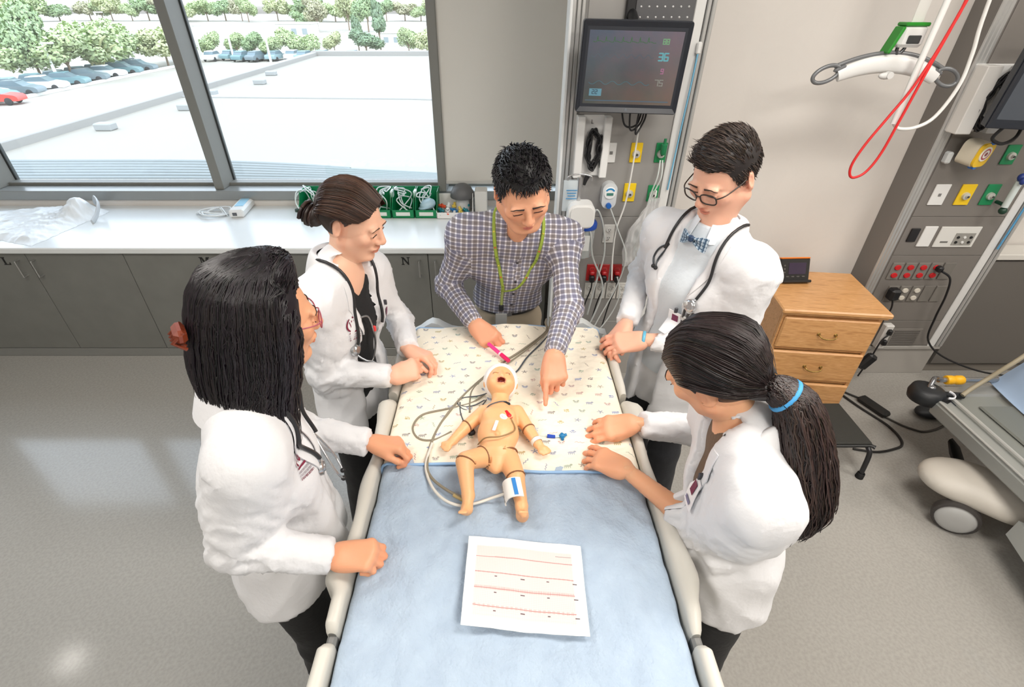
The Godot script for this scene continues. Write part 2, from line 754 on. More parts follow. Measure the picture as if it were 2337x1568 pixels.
func ceiling_lights() -> void:
	var spots := [[-1.7, -0.9, 3.2], [1.3, -0.9, 4.4], [-1.7, 1.0, 2.2], [1.3, 1.0, 6.6], [3.4, -1.0, 4.0], [-4.30, -2.21, 0.15]]
	var where := ["nearest the window bay", "above the bed's right side", "behind the photographer on the left", "behind the photographer on the right", "nearest the right hand bed", "at the far left of the ceiling"]
	for i in spots.size():
		var s: Array = spots[i]
		var at := Vector3(s[0], 3.30, s[1])
		var t := thing("ceiling_light", "%s %s" % ["small round ceiling downlight" if i == 5 else "flush white ceiling light panel", where[i]], "ceiling light", at, "ceiling lights")
		var f := MB.new()
		var round := i == 5
		if round: f.lathe(PackedVector2Array([Vector2(0.13, 0), Vector2(0.13, -0.014), Vector2(0.16, -0.01), Vector2(0.165, 0)]), at, Basis(), 28)
		else:
			for k in [[-0.61, 0, 0.02, 0.62], [0.61, 0, 0.02, 0.62], [0, -0.31, 1.24, 0.02], [0, 0.31, 1.24, 0.02]]: f.box(at + Vector3(k[0], -0.012, k[1]), Vector3(k[2], 0.024, k[3]), 0.003)
		obj("frame", f, mat(rgb(235, 235, 235), 0.5), t)
		var d := MB.new()
		if round: d.lathe(PackedVector2Array([Vector2(0, -0.012), Vector2(0.13, -0.012), Vector2(0.13, 0)]), at, Basis(), 28)
		else: d.box(at + Vector3(0, -0.006, 0), Vector3(1.2, 0.01, 0.6))
		var dm := mat(Color(1, 1, 1), 0.6, 0.0, "panel")
		dm.emission_enabled = true
		dm.emission = Color(1, 0.98, 0.95)
		dm.emission_energy_multiplier = 2.0
		obj("diffuser", d, dm, t)
		var l := AreaLight3D.new()
		l.name = "lamp"
		l.area_size = Vector2(0.22, 0.22) if round else Vector2(1.2, 0.6)
		l.light_energy = s[2]
		l.light_color = Color(1, 0.975, 0.945)
		l.area_range = 20.0
		l.shadow_enabled = true
		l.rotation_degrees.x = -90
		l.position = Vector3(0, -0.02, 0)
		t.add_child(l)

func wall_mat() -> StandardMaterial3D:
	var m := mat(rgb(224, 219, 213), 0.75, 0.0, "wall")
	if m.albedo_texture == null:
		m.normal_enabled = true
		m.normal_texture = noise_tex(0.05, 3, [], 256, 3, true, 1.5)
		m.normal_scale = 0.12
		m.albedo_texture = noise_tex(0.004, 5, [[0.0, Color(0.965, 0.965, 0.965)], [1.0, Color(1, 1, 1)]], 256, 2)
		triplanar(m, 1.2)
	return m

func room_shell() -> void:
	var b := MB.new()
	b.box2(Vector3(-5.6, -0.12, -4.0), Vector3(5.2, 0, 3.4))
	var fm := mat(Color.WHITE, 0.13, 0.0, "floor")
	fm.albedo_texture = noise_tex(0.035, 11, [[0.0, rgb(154, 151, 145)], [0.42, rgb(161, 158, 152)], [0.55, rgb(163, 160, 154)], [1.0, rgb(169, 166, 160)]], 512, 5)
	fm.metallic_specular = 0.5
	fm.roughness_texture = noise_tex(0.02, 4, [[0.0, Color(0.85, 0.85, 0.85)], [1.0, Color(1, 1, 1)]], 256, 3)
	triplanar(fm, 3.0)
	struct("floor", b, fm, "speckled grey vinyl floor with a soft sheen")
	var w := wall_mat()
	b = MB.new()
	b.box2(Vector3(-5.6, 3.30, -4.1), Vector3(5.2, 3.5, 3.4))
	struct("ceiling", b, mat(rgb(240, 240, 238), 0.9), "plain white ceiling above the ward")
	b = MB.new()
	b.box2(Vector3(0.62, 0, -3.06), Vector3(5.2, 3.30, -2.86))
	struct("wall_back", b, w, "smooth beige wall behind the bedside chest and hoist")
	b = MB.new()
	b.prism(PackedVector2Array([Vector2(0.36, -2.80), Vector2(0.62, -2.86), Vector2(0.70, -3.06), Vector2(0.74, -4.0), Vector2(0.60, -4.0), Vector2(0.56, -3.4)]), Transform3D(Basis(Vector3(1, 0, 0), Vector3(0, 0, 1), Vector3(0, -1, 0)), Vector3(0, 3.30, 0)), 3.30)
	struct("wall_return", b, w, "short return of wall between the window bay and the centre headwall")
	b = MB.new()
	b.box2(Vector3(-5.8, 0, -4.0), Vector3(-5.6, 3.30, 3.4))
	struct("wall_left", b, w, "side wall at the window end of the ward")
	b = MB.new()
	b.box2(Vector3(5.2, 0, -4.0), Vector3(5.4, 3.30, 3.4))
	struct("wall_right", b, w, "side wall beyond the second bed")
	b = MB.new()
	b.box2(Vector3(-5.8, 0, 3.4), Vector3(5.4, 3.30, 3.6))
	struct("wall_front", b, w, "wall behind the photographer")
	b = MB.new()
	b.box2(Vector3(0.99, 0, -2.86), Vector3(2.26, 0.1, -2.845), 0.003)
	struct("baseboard_back", b, mat(rgb(120, 116, 110), 0.5), "grey vinyl baseboard along the beige wall")

func window_wall() -> void:
	var frame := mat(rgb(126, 126, 121), 0.5)
	var w := wall_mat()
	var b := MB.new()
	b.box2(Vector3(-5.6, 0, -4.0), Vector3(0.62, 0.91, -3.68))
	struct("wall_window", b, w, "low beige wall under the window band")
	b = MB.new()
	b.box2(Vector3(-5.6, 3.20, -4.0), Vector3(0.62, 3.30, -3.68))
	struct("wall_lintel", b, w, "strip of wall above the window band")
	# the window: one thing with frame, mullions, sill and three panes
	var t := Node3D.new()
	t.name = "window_1"
	t.position = Vector3(-2.4, 0.91, -3.8)
	add_child(t)
	t.set_meta("kind", "structure")
	t.set_meta("label", "wide aluminium framed window looking over a pale roof and trees")
	t.set_meta("category", "window")
	b = MB.new()
	b.box2(Vector3(-5.6, 0.91, -3.92), Vector3(0.60, 0.978, -3.66), 0.004)
	obj("sill", b, mat(rgb(150, 152, 150), 0.3, 0.3), t)
	b = MB.new()
	b.box2(Vector3(-5.6, 0.978, -3.90), Vector3(0.60, 1.0, -3.80), 0.003)
	b.box2(Vector3(-5.6, 3.14, -3.90), Vector3(0.60, 3.20, -3.70), 0.003)
	obj("window_frame", b, frame, t)
	for x in [-5.5, -3.81, -2.11, -0.425]:
		b = MB.new()
		b.box2(Vector3(x - 0.034, 0.978, -3.87), Vector3(x + 0.034, 3.16, -3.70), 0.003)
		var mu := obj("mullion", b, frame, t)
		b = MB.new()
		b.box2(Vector3(x - 0.045, 0.985, -3.90), Vector3(x + 0.045, 3.16, -3.872), 0.002)
		obj("gasket", b, mat(rgb(60, 64, 64), 0.5), mu)
	for x in [[-5.46, -3.86], [-3.77, -2.16], [-2.06, -0.47], [-0.38, 0.58]]:
		b = MB.new()
		b.box2(Vector3(x[0], 1.0, -3.886), Vector3(x[1], 3.14, -3.878))
		obj("pane", b, glass_mat(Color(0.93, 0.98, 0.97), 0.04), t)
	# blind in the right hand bay
	b = MB.new()
	b.sheet(16, 20, func(s, u): return Vector3(-0.405 + s * 0.985, 3.14 - u * 2.08, -3.665 + 0.004 * sin(s * 9.0) * u), Vector3(0, 0, 1), 0.002)
	var bl := thing("roller_blind", "grey fabric roller blind pulled down right of the window", "blind", Vector3(0.09, 1.03, -3.66))
	obj("fabric", b, mat(rgb(220, 217, 209), 0.85), bl)
	b = MB.new()
	b.box2(Vector3(-0.41, 1.03, -3.675), Vector3(0.585, 1.06, -3.655), 0.006)
	obj("bottom_bar", b, mat(rgb(200, 198, 192), 0.5), bl)
	b = MB.new()
	b.tube(PackedVector3Array([Vector3(-0.41, 3.16, -3.665), Vector3(0.585, 3.16, -3.665)]), 0.03, 14)
	obj("roller", b, mat(rgb(180, 180, 178), 0.5), bl)
	b = MB.new()
	b.box2(Vector3(-0.455, 0.98, -3.70), Vector3(-0.395, 3.16, -3.64), 0.004)
	struct("trim_1", b, frame, "grey metal upright between the clear window and the blind")

func outdoors() -> void:
	var b := MB.new()
	b.box2(Vector3(-320, -6.4, -420), Vector3(160, -6, -3.9))
	var gm := mat(rgb(166, 161, 152), 0.95, 0.0, "ground")
	gm.albedo_texture = noise_tex(0.01, 21, [[0.0, Color(0.9, 0.9, 0.88)], [0.5, Color(0.98, 0.97, 0.96)], [1.0, Color(1, 1, 1)]], 512, 5)
	triplanar(gm, 0.012)
	struct("ground", b, gm, "pale dry ground and roads far below the window")
	# the lower building's roof
	var t := thing("flat_roof", "broad pale flat roof with a low parapet outside the window", "roof", Vector3(0, -6, -24))
	b = MB.new()
	b.box2(Vector3(-12.6, -6, -39), Vector3(26, -1.0, -7.6))
	obj("slab", b, mat(rgb(150, 145, 136), 0.9, 0.0, "roof"), t)
	b = MB.new()
	b.box2(Vector3(-12.9, -1.3, -39.3), Vector3(26.3, -0.72, -38.9), 0.02)
	b.box2(Vector3(-12.9, -1.3, -39.3), Vector3(-12.5, -0.78, -7.6), 0.02)
	obj("parapet", b, mat(rgb(146, 144, 140), 0.8), t)
	b = MB.new()
	b.prism(PackedVector2Array([Vector2(-12.5, -21.4), Vector2(-3.5, -20.9), Vector2(26, -16.5), Vector2(26, -18.6), Vector2(-3.0, -23.2), Vector2(-12.5, -23.0)]), Transform3D(Basis(Vector3(1, 0, 0), Vector3(0, 0, 1), Vector3(0, -1, 0)), Vector3(0, -0.955, 0)), 0.04)
	obj("roof_walkway", b, mat(rgb(168, 168, 166), 0.9), t)
	b = MB.new()
	for i in 5: b.box(Vector3(-11.6 + (i % 2) * 0.7, -0.9, -15.5 - i * 3.2), Vector3(0.5, 0.2, 0.35), 0.03)
	obj("roof_vent", b, mat(rgb(148, 150, 149), 0.7), t)
	# ribbed metal canopy just under the sill
	var c := thing("metal_canopy", "blue grey ribbed metal canopy right below the window sill", "canopy", Vector3(-2.5, 0, -5.5))
	b = MB.new()
	b.prism(PackedVector2Array([Vector2(-7.5, -4.0), Vector2(3, -4.0), Vector2(3, -6.05), Vector2(-0.8, -6.62), Vector2(-4.2, -7.2), Vector2(-7.5, -7.25)]), Transform3D(Basis(Vector3(1, 0, 0), Vector3(0, 0, 1), Vector3(0, -1, 0)), Vector3(0, 0.27, 0)), 0.1)
	obj("deck", b, mat(rgb(106, 111, 111), 0.5, 0.3), c)
	for i in 9:
		b = MB.new()
		var z0 := -6.08 - i * 0.13
		var k := i / 8.0
		var end := -0.4 if i < 8 else -2.0
		b.tube(curve([Vector3(-7.5, 0.285, z0 + 0.02), Vector3(-4.6, 0.285, z0), Vector3(-3.0, 0.285, z0 + 0.16 * k), Vector3(end, 0.285, z0 + 0.175 * k * (end + 4.2))], 5), 0.032, 6)
		obj("rib", b, mat(rgb(130, 136, 136), 0.45, 0.2), c)
	# kerb and low wall by the road left of the roof
	b = MB.new()
	b.box2(Vector3(-48, -6, -90), Vector3(-47.6, -5.7, -40), 0.02)
	one("kerb", b, mat(rgb(205, 205, 202), 0.9), "pale kerb between the parked cars and the road", "kerb")
	trees()
	cars_and_posts()

func tree_mesh(seed_: int, n: int, leaf: float, shape: int) -> MB:
	# a crown of real leaf clusters: small bent plates scattered through lobes
	var r := RandomNumberGenerator.new()
	r.seed = seed_
	var b := MB.new()
	var lobes := []
	for i in 9:
		var a := TAU * i / 9.0 + r.randf()
		var hgt := r.randf_range(0.35, 0.9)
		var rad := 0.30 * (1.15 - hgt * 0.6) if shape == 0 else (0.14 * (1.2 - hgt) if shape == 1 else 0.34)
		lobes.append([Vector3(cos(a) * rad, hgt, sin(a) * rad), r.randf_range(0.14, 0.24) if shape != 1 else 0.17 * (1.25 - hgt)])
	lobes.append([Vector3(0, 0.68, 0), 0.27 if shape != 1 else 0.14])
	for i in n:
		var l: Array = lobes[r.randi() % lobes.size()]
		var d := Vector3(r.randfn(), r.randfn(), r.randfn()).normalized()
		var p: Vector3 = l[0] + d * (l[1] * pow(r.randf(), 0.3))
		p.y = maxf(p.y, 0.08)
		var u := Vector3(r.randfn(), r.randfn(), r.randfn()).normalized()
		var w := d.cross(u).normalized()
		if w.length_squared() < 0.5: continue
		u = (u + d * 0.4).normalized()
		var s := leaf * r.randf_range(0.6, 1.3)
		var g := r.randf_range(0.75, 1.2)
		b.tint = Color(g, g * r.randf_range(0.97, 1.05), g * r.randf_range(0.85, 1.05))
		var nn := (d + Vector3(0, 0.35, 0)).normalized()
		var q := b.vert(p - u * s, nn)
		b.tri(q, b.vert(p + w * s * 0.6, nn), b.vert(p + u * s, nn))
		b.tri(q, b.vert(p + u * s, nn), b.vert(p - w * s * 0.6, nn))
	return b

func trees() -> void:
	var crowns := []
	for k in 3: crowns.append(tree_mesh(31 + k, 5200 if k < 2 else 3600, 0.034 if k < 2 else 0.042, [0, 1, 2][k]).commit(Vector3.ZERO, true))
	var trunk := MB.new()
	trunk.tube(PackedVector3Array([Vector3(0, 0, 0), Vector3(0.01, 0.3, 0), Vector3(0, 0.75, 0.01)]), PackedFloat32Array([0.035, 0.025, 0.008]), 7)
	for k in 3:
		var a := TAU * k / 3.0
		trunk.tube(PackedVector3Array([Vector3(0, 0.3, 0), Vector3(cos(a) * 0.12, 0.48, sin(a) * 0.12), Vector3(cos(a) * 0.22, 0.62, sin(a) * 0.22)]), PackedFloat32Array([0.016, 0.011, 0.004]), 5)
	var tm := trunk.commit()
	# x, z, height, width, crown kind, tone, where
	var list := [
		[-57, -63, 4.6, 6.5, 0, 0, "at the left edge of the window behind the parked cars"], [-54.5, -66, 6.3, 5.0, 0, 1, "tallest of the left row with a pointed top"], [-51.5, -67, 4.4, 6.5, 0, 0, "behind the first lamp post"],
		[-52.5, -73, 4.3, 6.0, 2, 0, "in the left row between two lamp posts"], [-54, -80, 4.6, 6.5, 0, 0, "in the left row near the palm like clump"], [-49.5, -84, 3.8, 5.5, 2, 2, "yellowish one left of the mullion"], [-51, -90, 4.2, 5.5, 0, 0, "last of the left row beside the mullion"],
		[-47.8, -95, 3.9, 4.6, 0, 0, "first round one right of the mullion"], [-44.6, -97, 3.7, 4.2, 0, 0, "second round one right of the mullion"],
		[-40.8, -95, 3.9, 4.2, 0, 1, "left of the lamp post beyond the roof"], [-37.2, -93, 3.3, 4.2, 0, 0, "right of the lamp post beyond the roof"], [-35.2, -96, 4.4, 5.4, 0, 0, "at the corner where the roof begins"], [-32.4, -98, 3.4, 4.4, 0, 0, "low one behind the roof corner"],
		[-29.5, -102, 3.6, 4.2, 0, 2, "small round one standing alone above the roof edge"], [-25.6, -104, 6.6, 5.2, 1, 3, "dark conifer left of the pair above the roof"], [-21.6, -104, 9.2, 6.2, 1, 3, "tallest dark conifer above the roof"], [-23.6, -101, 3.8, 7.5, 0, 3, "dense dark bush at the foot of the conifers"],
		[-15.9, -100, 4.3, 4.8, 0, 0, "round one near the window's right upright"], [-12.6, -99, 3.9, 4.6, 2, 2, "loose one beside the window's right upright"],
		[-56, -180, 8.0, 8, 0, 4, "brownish one in the distance left of the conifers"], [-49, -190, 10, 9, 0, 2, "broad brown green one far behind the conifers"], [-40.5, -180, 10.5, 10, 0, 1, "broad one far behind the tallest conifer"], [-63, -190, 5, 8, 2, 1, "low one far off in the open field"],
	]
	var tones := [rgb(192, 206, 162), rgb(168, 188, 148), rgb(206, 210, 170), rgb(142, 164, 136), rgb(198, 194, 168)]
	for i in range(list.size()):
		if i < 7:
			list[i][2] *= 1.3
			list[i][3] *= 1.3
		add_tree(list[i], crowns, tm, tones)
	# the far belt of trees at the edge of the plain
	var r := RandomNumberGenerator.new()
	r.seed = 5
	for i in 30:
		var x := -250.0 + i * 7.6 + r.randf_range(-2, 2)
		add_tree([x, r.randf_range(-285, -262), r.randf_range(6.0, 9.5), r.randf_range(9, 15), [0, 2][i % 2], [0, 1, 4, 0, 2][i % 5], ordinal(i), "trees in the far belt at the horizon"], crowns, tm, tones)

func ordinal(i: int) -> String:
	var ones := ["first", "second", "third", "fourth", "fifth", "sixth", "seventh", "eighth", "ninth", "tenth", "eleventh", "twelfth", "thirteenth", "fourteenth", "fifteenth", "sixteenth", "seventeenth", "eighteenth", "nineteenth", "twentieth"]
	return ones[i] if i < 20 else ("twenty-" + ones[i - 20] if i < 29 else "thirtieth")

func add_tree(a: Array, crowns: Array, tm: ArrayMesh, tones: Array) -> void:
	var names := ["pale green tree", "mid green tree", "yellow green tree", "dark green tree", "brownish tree"]
	var far: bool = a.size() > 7
	var t := thing("tree", ("hazy tree in the distant belt on the horizon, " + a[6] + " from the left" if far else names[a[5]] + " " + a[6]), "tree", Vector3(a[0], -6, a[1]), a[7] if far else "trees beyond the window")
	var c := MeshInstance3D.new()
	c.name = "crown"
	c.mesh = crowns[a[4]]
	c.scale = Vector3(a[3], a[2], a[3])
	c.rotation.y = a[0] * 1.7
	var m := mat(tones[a[5]], 0.85, 0.0, "leaf")
	m.vertex_color_use_as_albedo = true
	m.backlight_enabled = true
	m.backlight = Color(0.55, 0.62, 0.42)
	c.material_override = m
	t.add_child(c, true)
	var k := MeshInstance3D.new()
	k.name = "trunk"
	k.mesh = tm
	k.scale = Vector3(a[3] * 0.7, a[2], a[3] * 0.7)
	k.material_override = mat(rgb(140, 122, 104), 0.9)
	t.add_child(k, true)

func make_car() -> Node3D:
	var t := Node3D.new()
	var side := PackedVector2Array([Vector2(-2.1, 0.35), Vector2(-2.12, 0.75), Vector2(-1.95, 0.92), Vector2(-1.3, 0.98), Vector2(1.1, 0.95), Vector2(1.9, 0.82), Vector2(2.12, 0.65), Vector2(2.12, 0.35)])
	var b := MB.new()
	b.prism(side, Transform3D(Basis(), Vector3(0, 0, -0.85)), 1.7, true)
	t.add_child(part_of(b, "body"), true)
	b = MB.new()
	b.prism(PackedVector2Array([Vector2(-1.5, 0.95), Vector2(-1.15, 1.38), Vector2(0.25, 1.42), Vector2(0.95, 0.95)]), Transform3D(Basis(), Vector3(0, 0, -0.72)), 1.44, true)
	var g := part_of(b, "windows")
	g.material_override = mat(rgb(104, 122, 130), 0.3)
	t.add_child(g, true)
	b = MB.new()
	b.prism(PackedVector2Array([Vector2(-1.2, 1.36), Vector2(-1.1, 1.44), Vector2(0.2, 1.47), Vector2(0.32, 1.40)]), Transform3D(Basis(), Vector3(0, 0, -0.7)), 1.4, true)
	t.add_child(part_of(b, "roof"), true)
	for x in [-1.3, 1.3]:
		for z in [-0.82, 0.82]:
			b = MB.new()
			b.lathe(PackedVector2Array([Vector2(0, -0.1), Vector2(0.28, -0.1), Vector2(0.33, -0.05), Vector2(0.33, 0.05), Vector2(0.28, 0.1), Vector2(0, 0.1)]), Vector3(x, 0.33, z), Basis(Vector3(1, 0, 0), Vector3(0, 0, 1), Vector3(0, -1, 0)), 14)
			var w := part_of(b, "wheel")
			w.material_override = mat(rgb(40, 40, 42), 0.8)
			t.add_child(w, true)
	return t

func part_of(b: MB, called: String) -> MeshInstance3D:
	var o := MeshInstance3D.new()
	o.name = called
	o.mesh = b.commit()
	return o

func cars_and_posts() -> void:
	var proto := make_car()
	var paints := [rgb(215, 60, 50), rgb(118, 148, 152), rgb(228, 230, 230), rgb(136, 160, 164), rgb(110, 124, 130), rgb(196, 206, 208), rgb(108, 140, 146)]
	var r := RandomNumberGenerator.new()
	r.seed = 3
	for i in 30:
		var far := i >= 17
		var c: Node3D = proto.duplicate()
		c.name = numbered("parked_car")
		add_child(c, true)
		var p := Vector3(-47.5 - fmod(i * 1.9, 4.0) - i * 0.12, -6, -51.2 - i * 1.75) if not far else Vector3(-46.5 + (i - 17) * 2.5 - (2.5 if i > 20 else 0.0), -6, -91.0 - fmod(i * 1.3, 3.0))
		c.position = p
		c.rotation.y = 0.25 + r.randf_range(-0.1, 0.1) if not far else 1.4 + r.randf_range(-0.15, 0.15)
		var k := 0 if i == 0 else 1 + (i * 5) % 6
		var nm: String = ["red car", "teal car", "white car", "grey green car", "dark car", "silver car", "blue grey car"][k]
		tag(c, nm + (" at the window's left edge, only red one in the lot" if i == 0 else (" under the left trees, " + ordinal(i) + " in its row from the near end" if not far else " in the far row right of the mullion, " + ordinal(i - 17) + " from the left")), "car", "parked cars under the left trees" if not far else "parked cars right of the mullion")
		for o in c.get_children():
			if o.name == "body" or o.name == "roof": o.material_override = mat(paints[k], 0.35)
	proto.free()
	var where := [[-51, -64, 4.2, "tall pale lamp post in front of the left trees"], [-62.3, -91, 6.6, "thin lamp post at the back of the left trees"], [-36.5, -90, 4.6, "white lamp post before the trees at the roof corner"], [-48.9, -93, 4.8, "thin pale lamp post just right of the mullion"], [-11.4, -95, 5.6, "pale lamp post beside the window's right upright"], [-43.2, -92, 5.0, "short lamp post between two round trees"]]
	for w in where:
		var at := Vector3(w[0], -6, w[1])
		var t := thing("lamp_post", w[3], "lamp post", at, "lamp posts in the parking lot")
		var b := MB.new()
		b.tube(PackedVector3Array([at, at + Vector3(0, w[2], 0)]), PackedFloat32Array([0.2, 0.13]), 8)
		obj("post", b, mat(rgb(232, 232, 228), 0.6), t)
		b = MB.new()
		b.box(at + Vector3(0.55, w[2], 0), Vector3(1.3, 0.16, 0.4), 0.04)
		obj("lantern", b, mat(rgb(215, 216, 214), 0.6), t)
	# spiky palm like clump
	var g := thing("yucca_clump", "clump of pale spiky fronds fanning out left of the mullion", "plant", Vector3(-51.5, -6, -72))
	for i in 26:
		var a := r.randf() * TAU
		var l := r.randf_range(3.0, 5.6)
		var out := Vector3(cos(a), 0, sin(a)) * r.randf_range(0.25, 0.85)
		var pts := [g.position + Vector3(0, 0.1, 0), g.position + out * l * 0.5 + Vector3(0, l * 0.65, 0), g.position + out * l + Vector3(0, l * 0.85, 0)]
		var b := MB.new()
		b.tube(curve(pts, 4), PackedFloat32Array([0.05, 0.12, 0.16, 0.17, 0.16, 0.14, 0.11, 0.07, 0.02]), 4, true, 0.35)
		obj("frond", b, mat(rgb(196, 196, 150), 0.8), g)
	# low buildings on the plain
	var hs := [[-52, -150, 9, 3.2, 6, "low white building in the field left of the conifers"], [-22, -125, 7, 2.4, 5, "small white building right of the tallest conifer"], [-13, -140, 10, 2.6, 6, "long pale building near the window's right upright"], [-100, -150, 14, 1.2, 5, "low white building out on the plain"]]
	for h in hs:
		var at := Vector3(h[0], -6, h[1])
		var t := thing("low_building", h[5], "building", at, "low buildings on the plain")
		var b := MB.new()
		b.box(at + Vector3(0, h[3] * 0.5, 0), Vector3(h[2], h[3], h[4]))
		obj("wall", b, mat(rgb(214, 212, 208), 0.9), t)
		b = MB.new()
		b.box(at + Vector3(0, h[3] + 0.12, 0), Vector3(h[2] + 0.8, 0.25, h[4] + 0.8), 0.05)
		obj("roof", b, mat(rgb(226, 224, 222), 0.9), t)
		for k in 3:
			b = MB.new()
			b.box(at + Vector3((k - 1) * h[2] * 0.3, h[3] * 0.5, h[4] * 0.5 + 0.03), Vector3(h[2] * 0.14, h[3] * 0.4, 0.06))
			obj("window", b, mat(rgb(140, 152, 156), 0.3), t)

func counter_and_cabinets() -> void:
	var b := MB.new()
	b.box2(Vector3(-5.55, 0.822, -3.68), Vector3(0.31, 0.862, -2.888), 0.006)
	var cm := mat(rgb(226, 229, 229), 0.24, 0.0, "counter")
	one("worktop", b, cm, "long white laminate worktop running under the window", "worktop")
	var body := mat(rgb(112, 112, 107), 0.6)
	var door := mat(rgb(122, 122, 117), 0.42, 0.0, "door")
	door.albedo_texture = noise_tex(0.02, 9, [[0.0, Color(0.95, 0.95, 0.95)], [1.0, Color(1, 1, 1)]], 256, 4)
	triplanar(door, 1.0)
	var steel := mat(rgb(196, 196, 194), 0.3, 0.9)
	var edges := [[-4.95, -4.32, -3.69, "K", "grey cabinet at the far left, mostly outside the frame"], [-3.69, -3.05, -2.42, "L", "grey two door cabinet marked L under the worktop's left end"], [-2.42, -1.76, -1.10, "M", "grey two door cabinet marked M behind the woman with long hair"], [-1.10, -0.462, 0.18, "N", "grey two door cabinet marked N behind the woman with the bun"]]
	for e in edges:
		var t := thing("base_cabinet", e[4], "cabinet", Vector3((e[0] + e[2]) * 0.5, 0, -3.27), "grey cabinets under the window worktop")
		b = MB.new()
		b.box2(Vector3(e[0], 0.07, -3.66), Vector3(e[2], 0.822, -2.93))
		obj("body", b, body, t)
		b = MB.new()
		b.box2(Vector3(e[0], 0.0, -3.6), Vector3(e[2], 0.068, -2.912), 0.003)
		obj("plinth", b, mat(rgb(140, 140, 136), 0.4, 0.2), t)
		for s in 2:
			b = MB.new()
			b.box2(Vector3(e[s] + 0.002, 0.075, -2.93), Vector3(e[s + 1] - 0.002, 0.815, -2.908), 0.002)
			var d := obj("door", b, door, t)
			var hx: float = e[1] + (0.048 if s else -0.055)
			b = MB.new()
			b.tube(curve([Vector3(hx, 0.775, -2.908), Vector3(hx, 0.775, -2.878), Vector3(hx, 0.765, -2.874), Vector3(hx, 0.675, -2.874), Vector3(hx, 0.665, -2.878), Vector3(hx, 0.665, -2.908)], 3), 0.005, 8)
			obj("handle", b, steel, d)
			if s == 0: letters("letter", e[3], 0.055, Transform3D(Basis(), Vector3(hx - 0.09, 0.765, -2.907)), mat(rgb(20, 20, 20), 0.6), d, "Droid Serif", true)
	if true:
		b = MB.new()
		b.box2(Vector3(0.18, 0.0, -3.6), Vector3(0.31, 0.822, -2.91), 0.003)
		one("cabinet_filler", b, body, "narrow grey filler panel at the worktop's right end", "panel")

func counter_things() -> void:
	var y := 0.862
	var r := RandomNumberGenerator.new()
	r.seed = 12
	# crumpled white plastic drape at the left
	var n1 := FastNoiseLite.new()
	n1.seed = 4
	n1.frequency = 2.3
	n1.fractal_octaves = 3
	n1.fractal_type = FastNoiseLite.FRACTAL_RIDGED
	var b := MB.new()
	b.sheet(90, 60, func(s, t):
		var x: float = -3.95 + s * 1.06 - 0.10 * t * s
		var z: float = -3.60 + t * 0.64 + 0.05 * sin(s * 7.0)
		var edge: float = minf(minf(s, 1.0 - s), minf(t, 1.0 - t)) * 9.0
		var hh: float = clampf(edge, 0.0, 1.0) * (0.012 + 0.026 * (n1.get_noise_2d(x * 1.4 + t, z * 3.4) * 0.5 + 0.5) + 0.10 * exp(-pow((s - 0.88) / 0.1, 2) - pow((t - 0.22) / 0.16, 2)))
		return Vector3(x + 0.012 * n1.get_noise_2d(t * 3.0, s * 3.0), y + 0.001 + hh, z + 0.02 * n1.get_noise_2d(s * 3.0, 9.0)), Vector3.UP, 0.0)
	one("plastic_drape", b, mat(rgb(228, 231, 232), 0.35), "crumpled white plastic drape lying on the worktop's left end", "drape")
	b = MB.new()
	b.tube(curve([Vector3(-3.02, y + 0.05, -3.60), Vector3(-2.96, y + 0.10, -3.55), Vector3(-2.88, y + 0.09, -3.46), Vector3(-2.86, y + 0.04, -3.38), Vector3(-2.85, y + 0.012, -3.30)], 5), 0.022, 10, true, 0.35)
	one("plastic_strap", b, mat(rgb(196, 200, 203), 0.4), "folded grey white strap sticking up at the drape's right end", "strap")
	# small white device with a blue label and its coil of clear tubing
	var X := Transform3D(Basis(Vector3.UP, 0.12), Vector3(-1.905, y, -3.56))
	var t := thing("small_device", "small white box with a blue label lying on the worktop", "device", X.origin)
	b = MB.new()
	b.box(X * Vector3(0, 0.03, 0), Vector3(0.105, 0.058, 0.30), 0.012, X.basis)
	obj("case", b, mat(rgb(228, 228, 226), 0.4), t)
	b = MB.new()
	b.box(X * Vector3(0.0, 0.0605, -0.03), Vector3(0.06, 0.003, 0.19), 0.001, X.basis)
	obj("label_sticker", b, mat(rgb(160, 208, 232), 0.4), t)
	b = MB.new()
	b.box(X * Vector3(-0.01, 0.03, 0.151), Vector3(0.03, 0.022, 0.004), 0.001, X.basis)
	obj("port", b, mat(rgb(90, 92, 95), 0.5), t)
	b = MB.new()
	var pts := []
	for i in 40:
		var a := i * 0.62
		var rad := 0.075 + 0.03 * sin(i * 0.9)
		pts.append(Vector3(-2.09 + cos(a) * rad * 1.25, y + 0.008 + 0.006 * (i % 5), -3.49 + sin(a) * rad * 0.9))
	pts.append(Vector3(-1.97, y + 0.01, -3.44))
	b.tube(curve(pts, 4), 0.005, 6)
	one("clear_tubing", b, mat(rgb(216, 219, 219), 0.25), "loose coil of clear tubing left of the small white box", "tubing")
	b = MB.new()
	b.lathe(PackedVector2Array([Vector2(0, 0.02), Vector2(0.014, 0.02), Vector2(0.017, 0.016), Vector2(0.018, 0.0), Vector2(0, 0)]), Vector3(-1.50, y, -3.55), Basis(), 14)
	one("dark_cap", b, mat(rgb(58, 74, 66), 0.5), "small dark green cap on the worktop left of the green bins", "cap")
	# green bins with what is in them
	for i in 6: green_bin(-1.355 + i * 0.166, i)
	tray_and_dome(y)

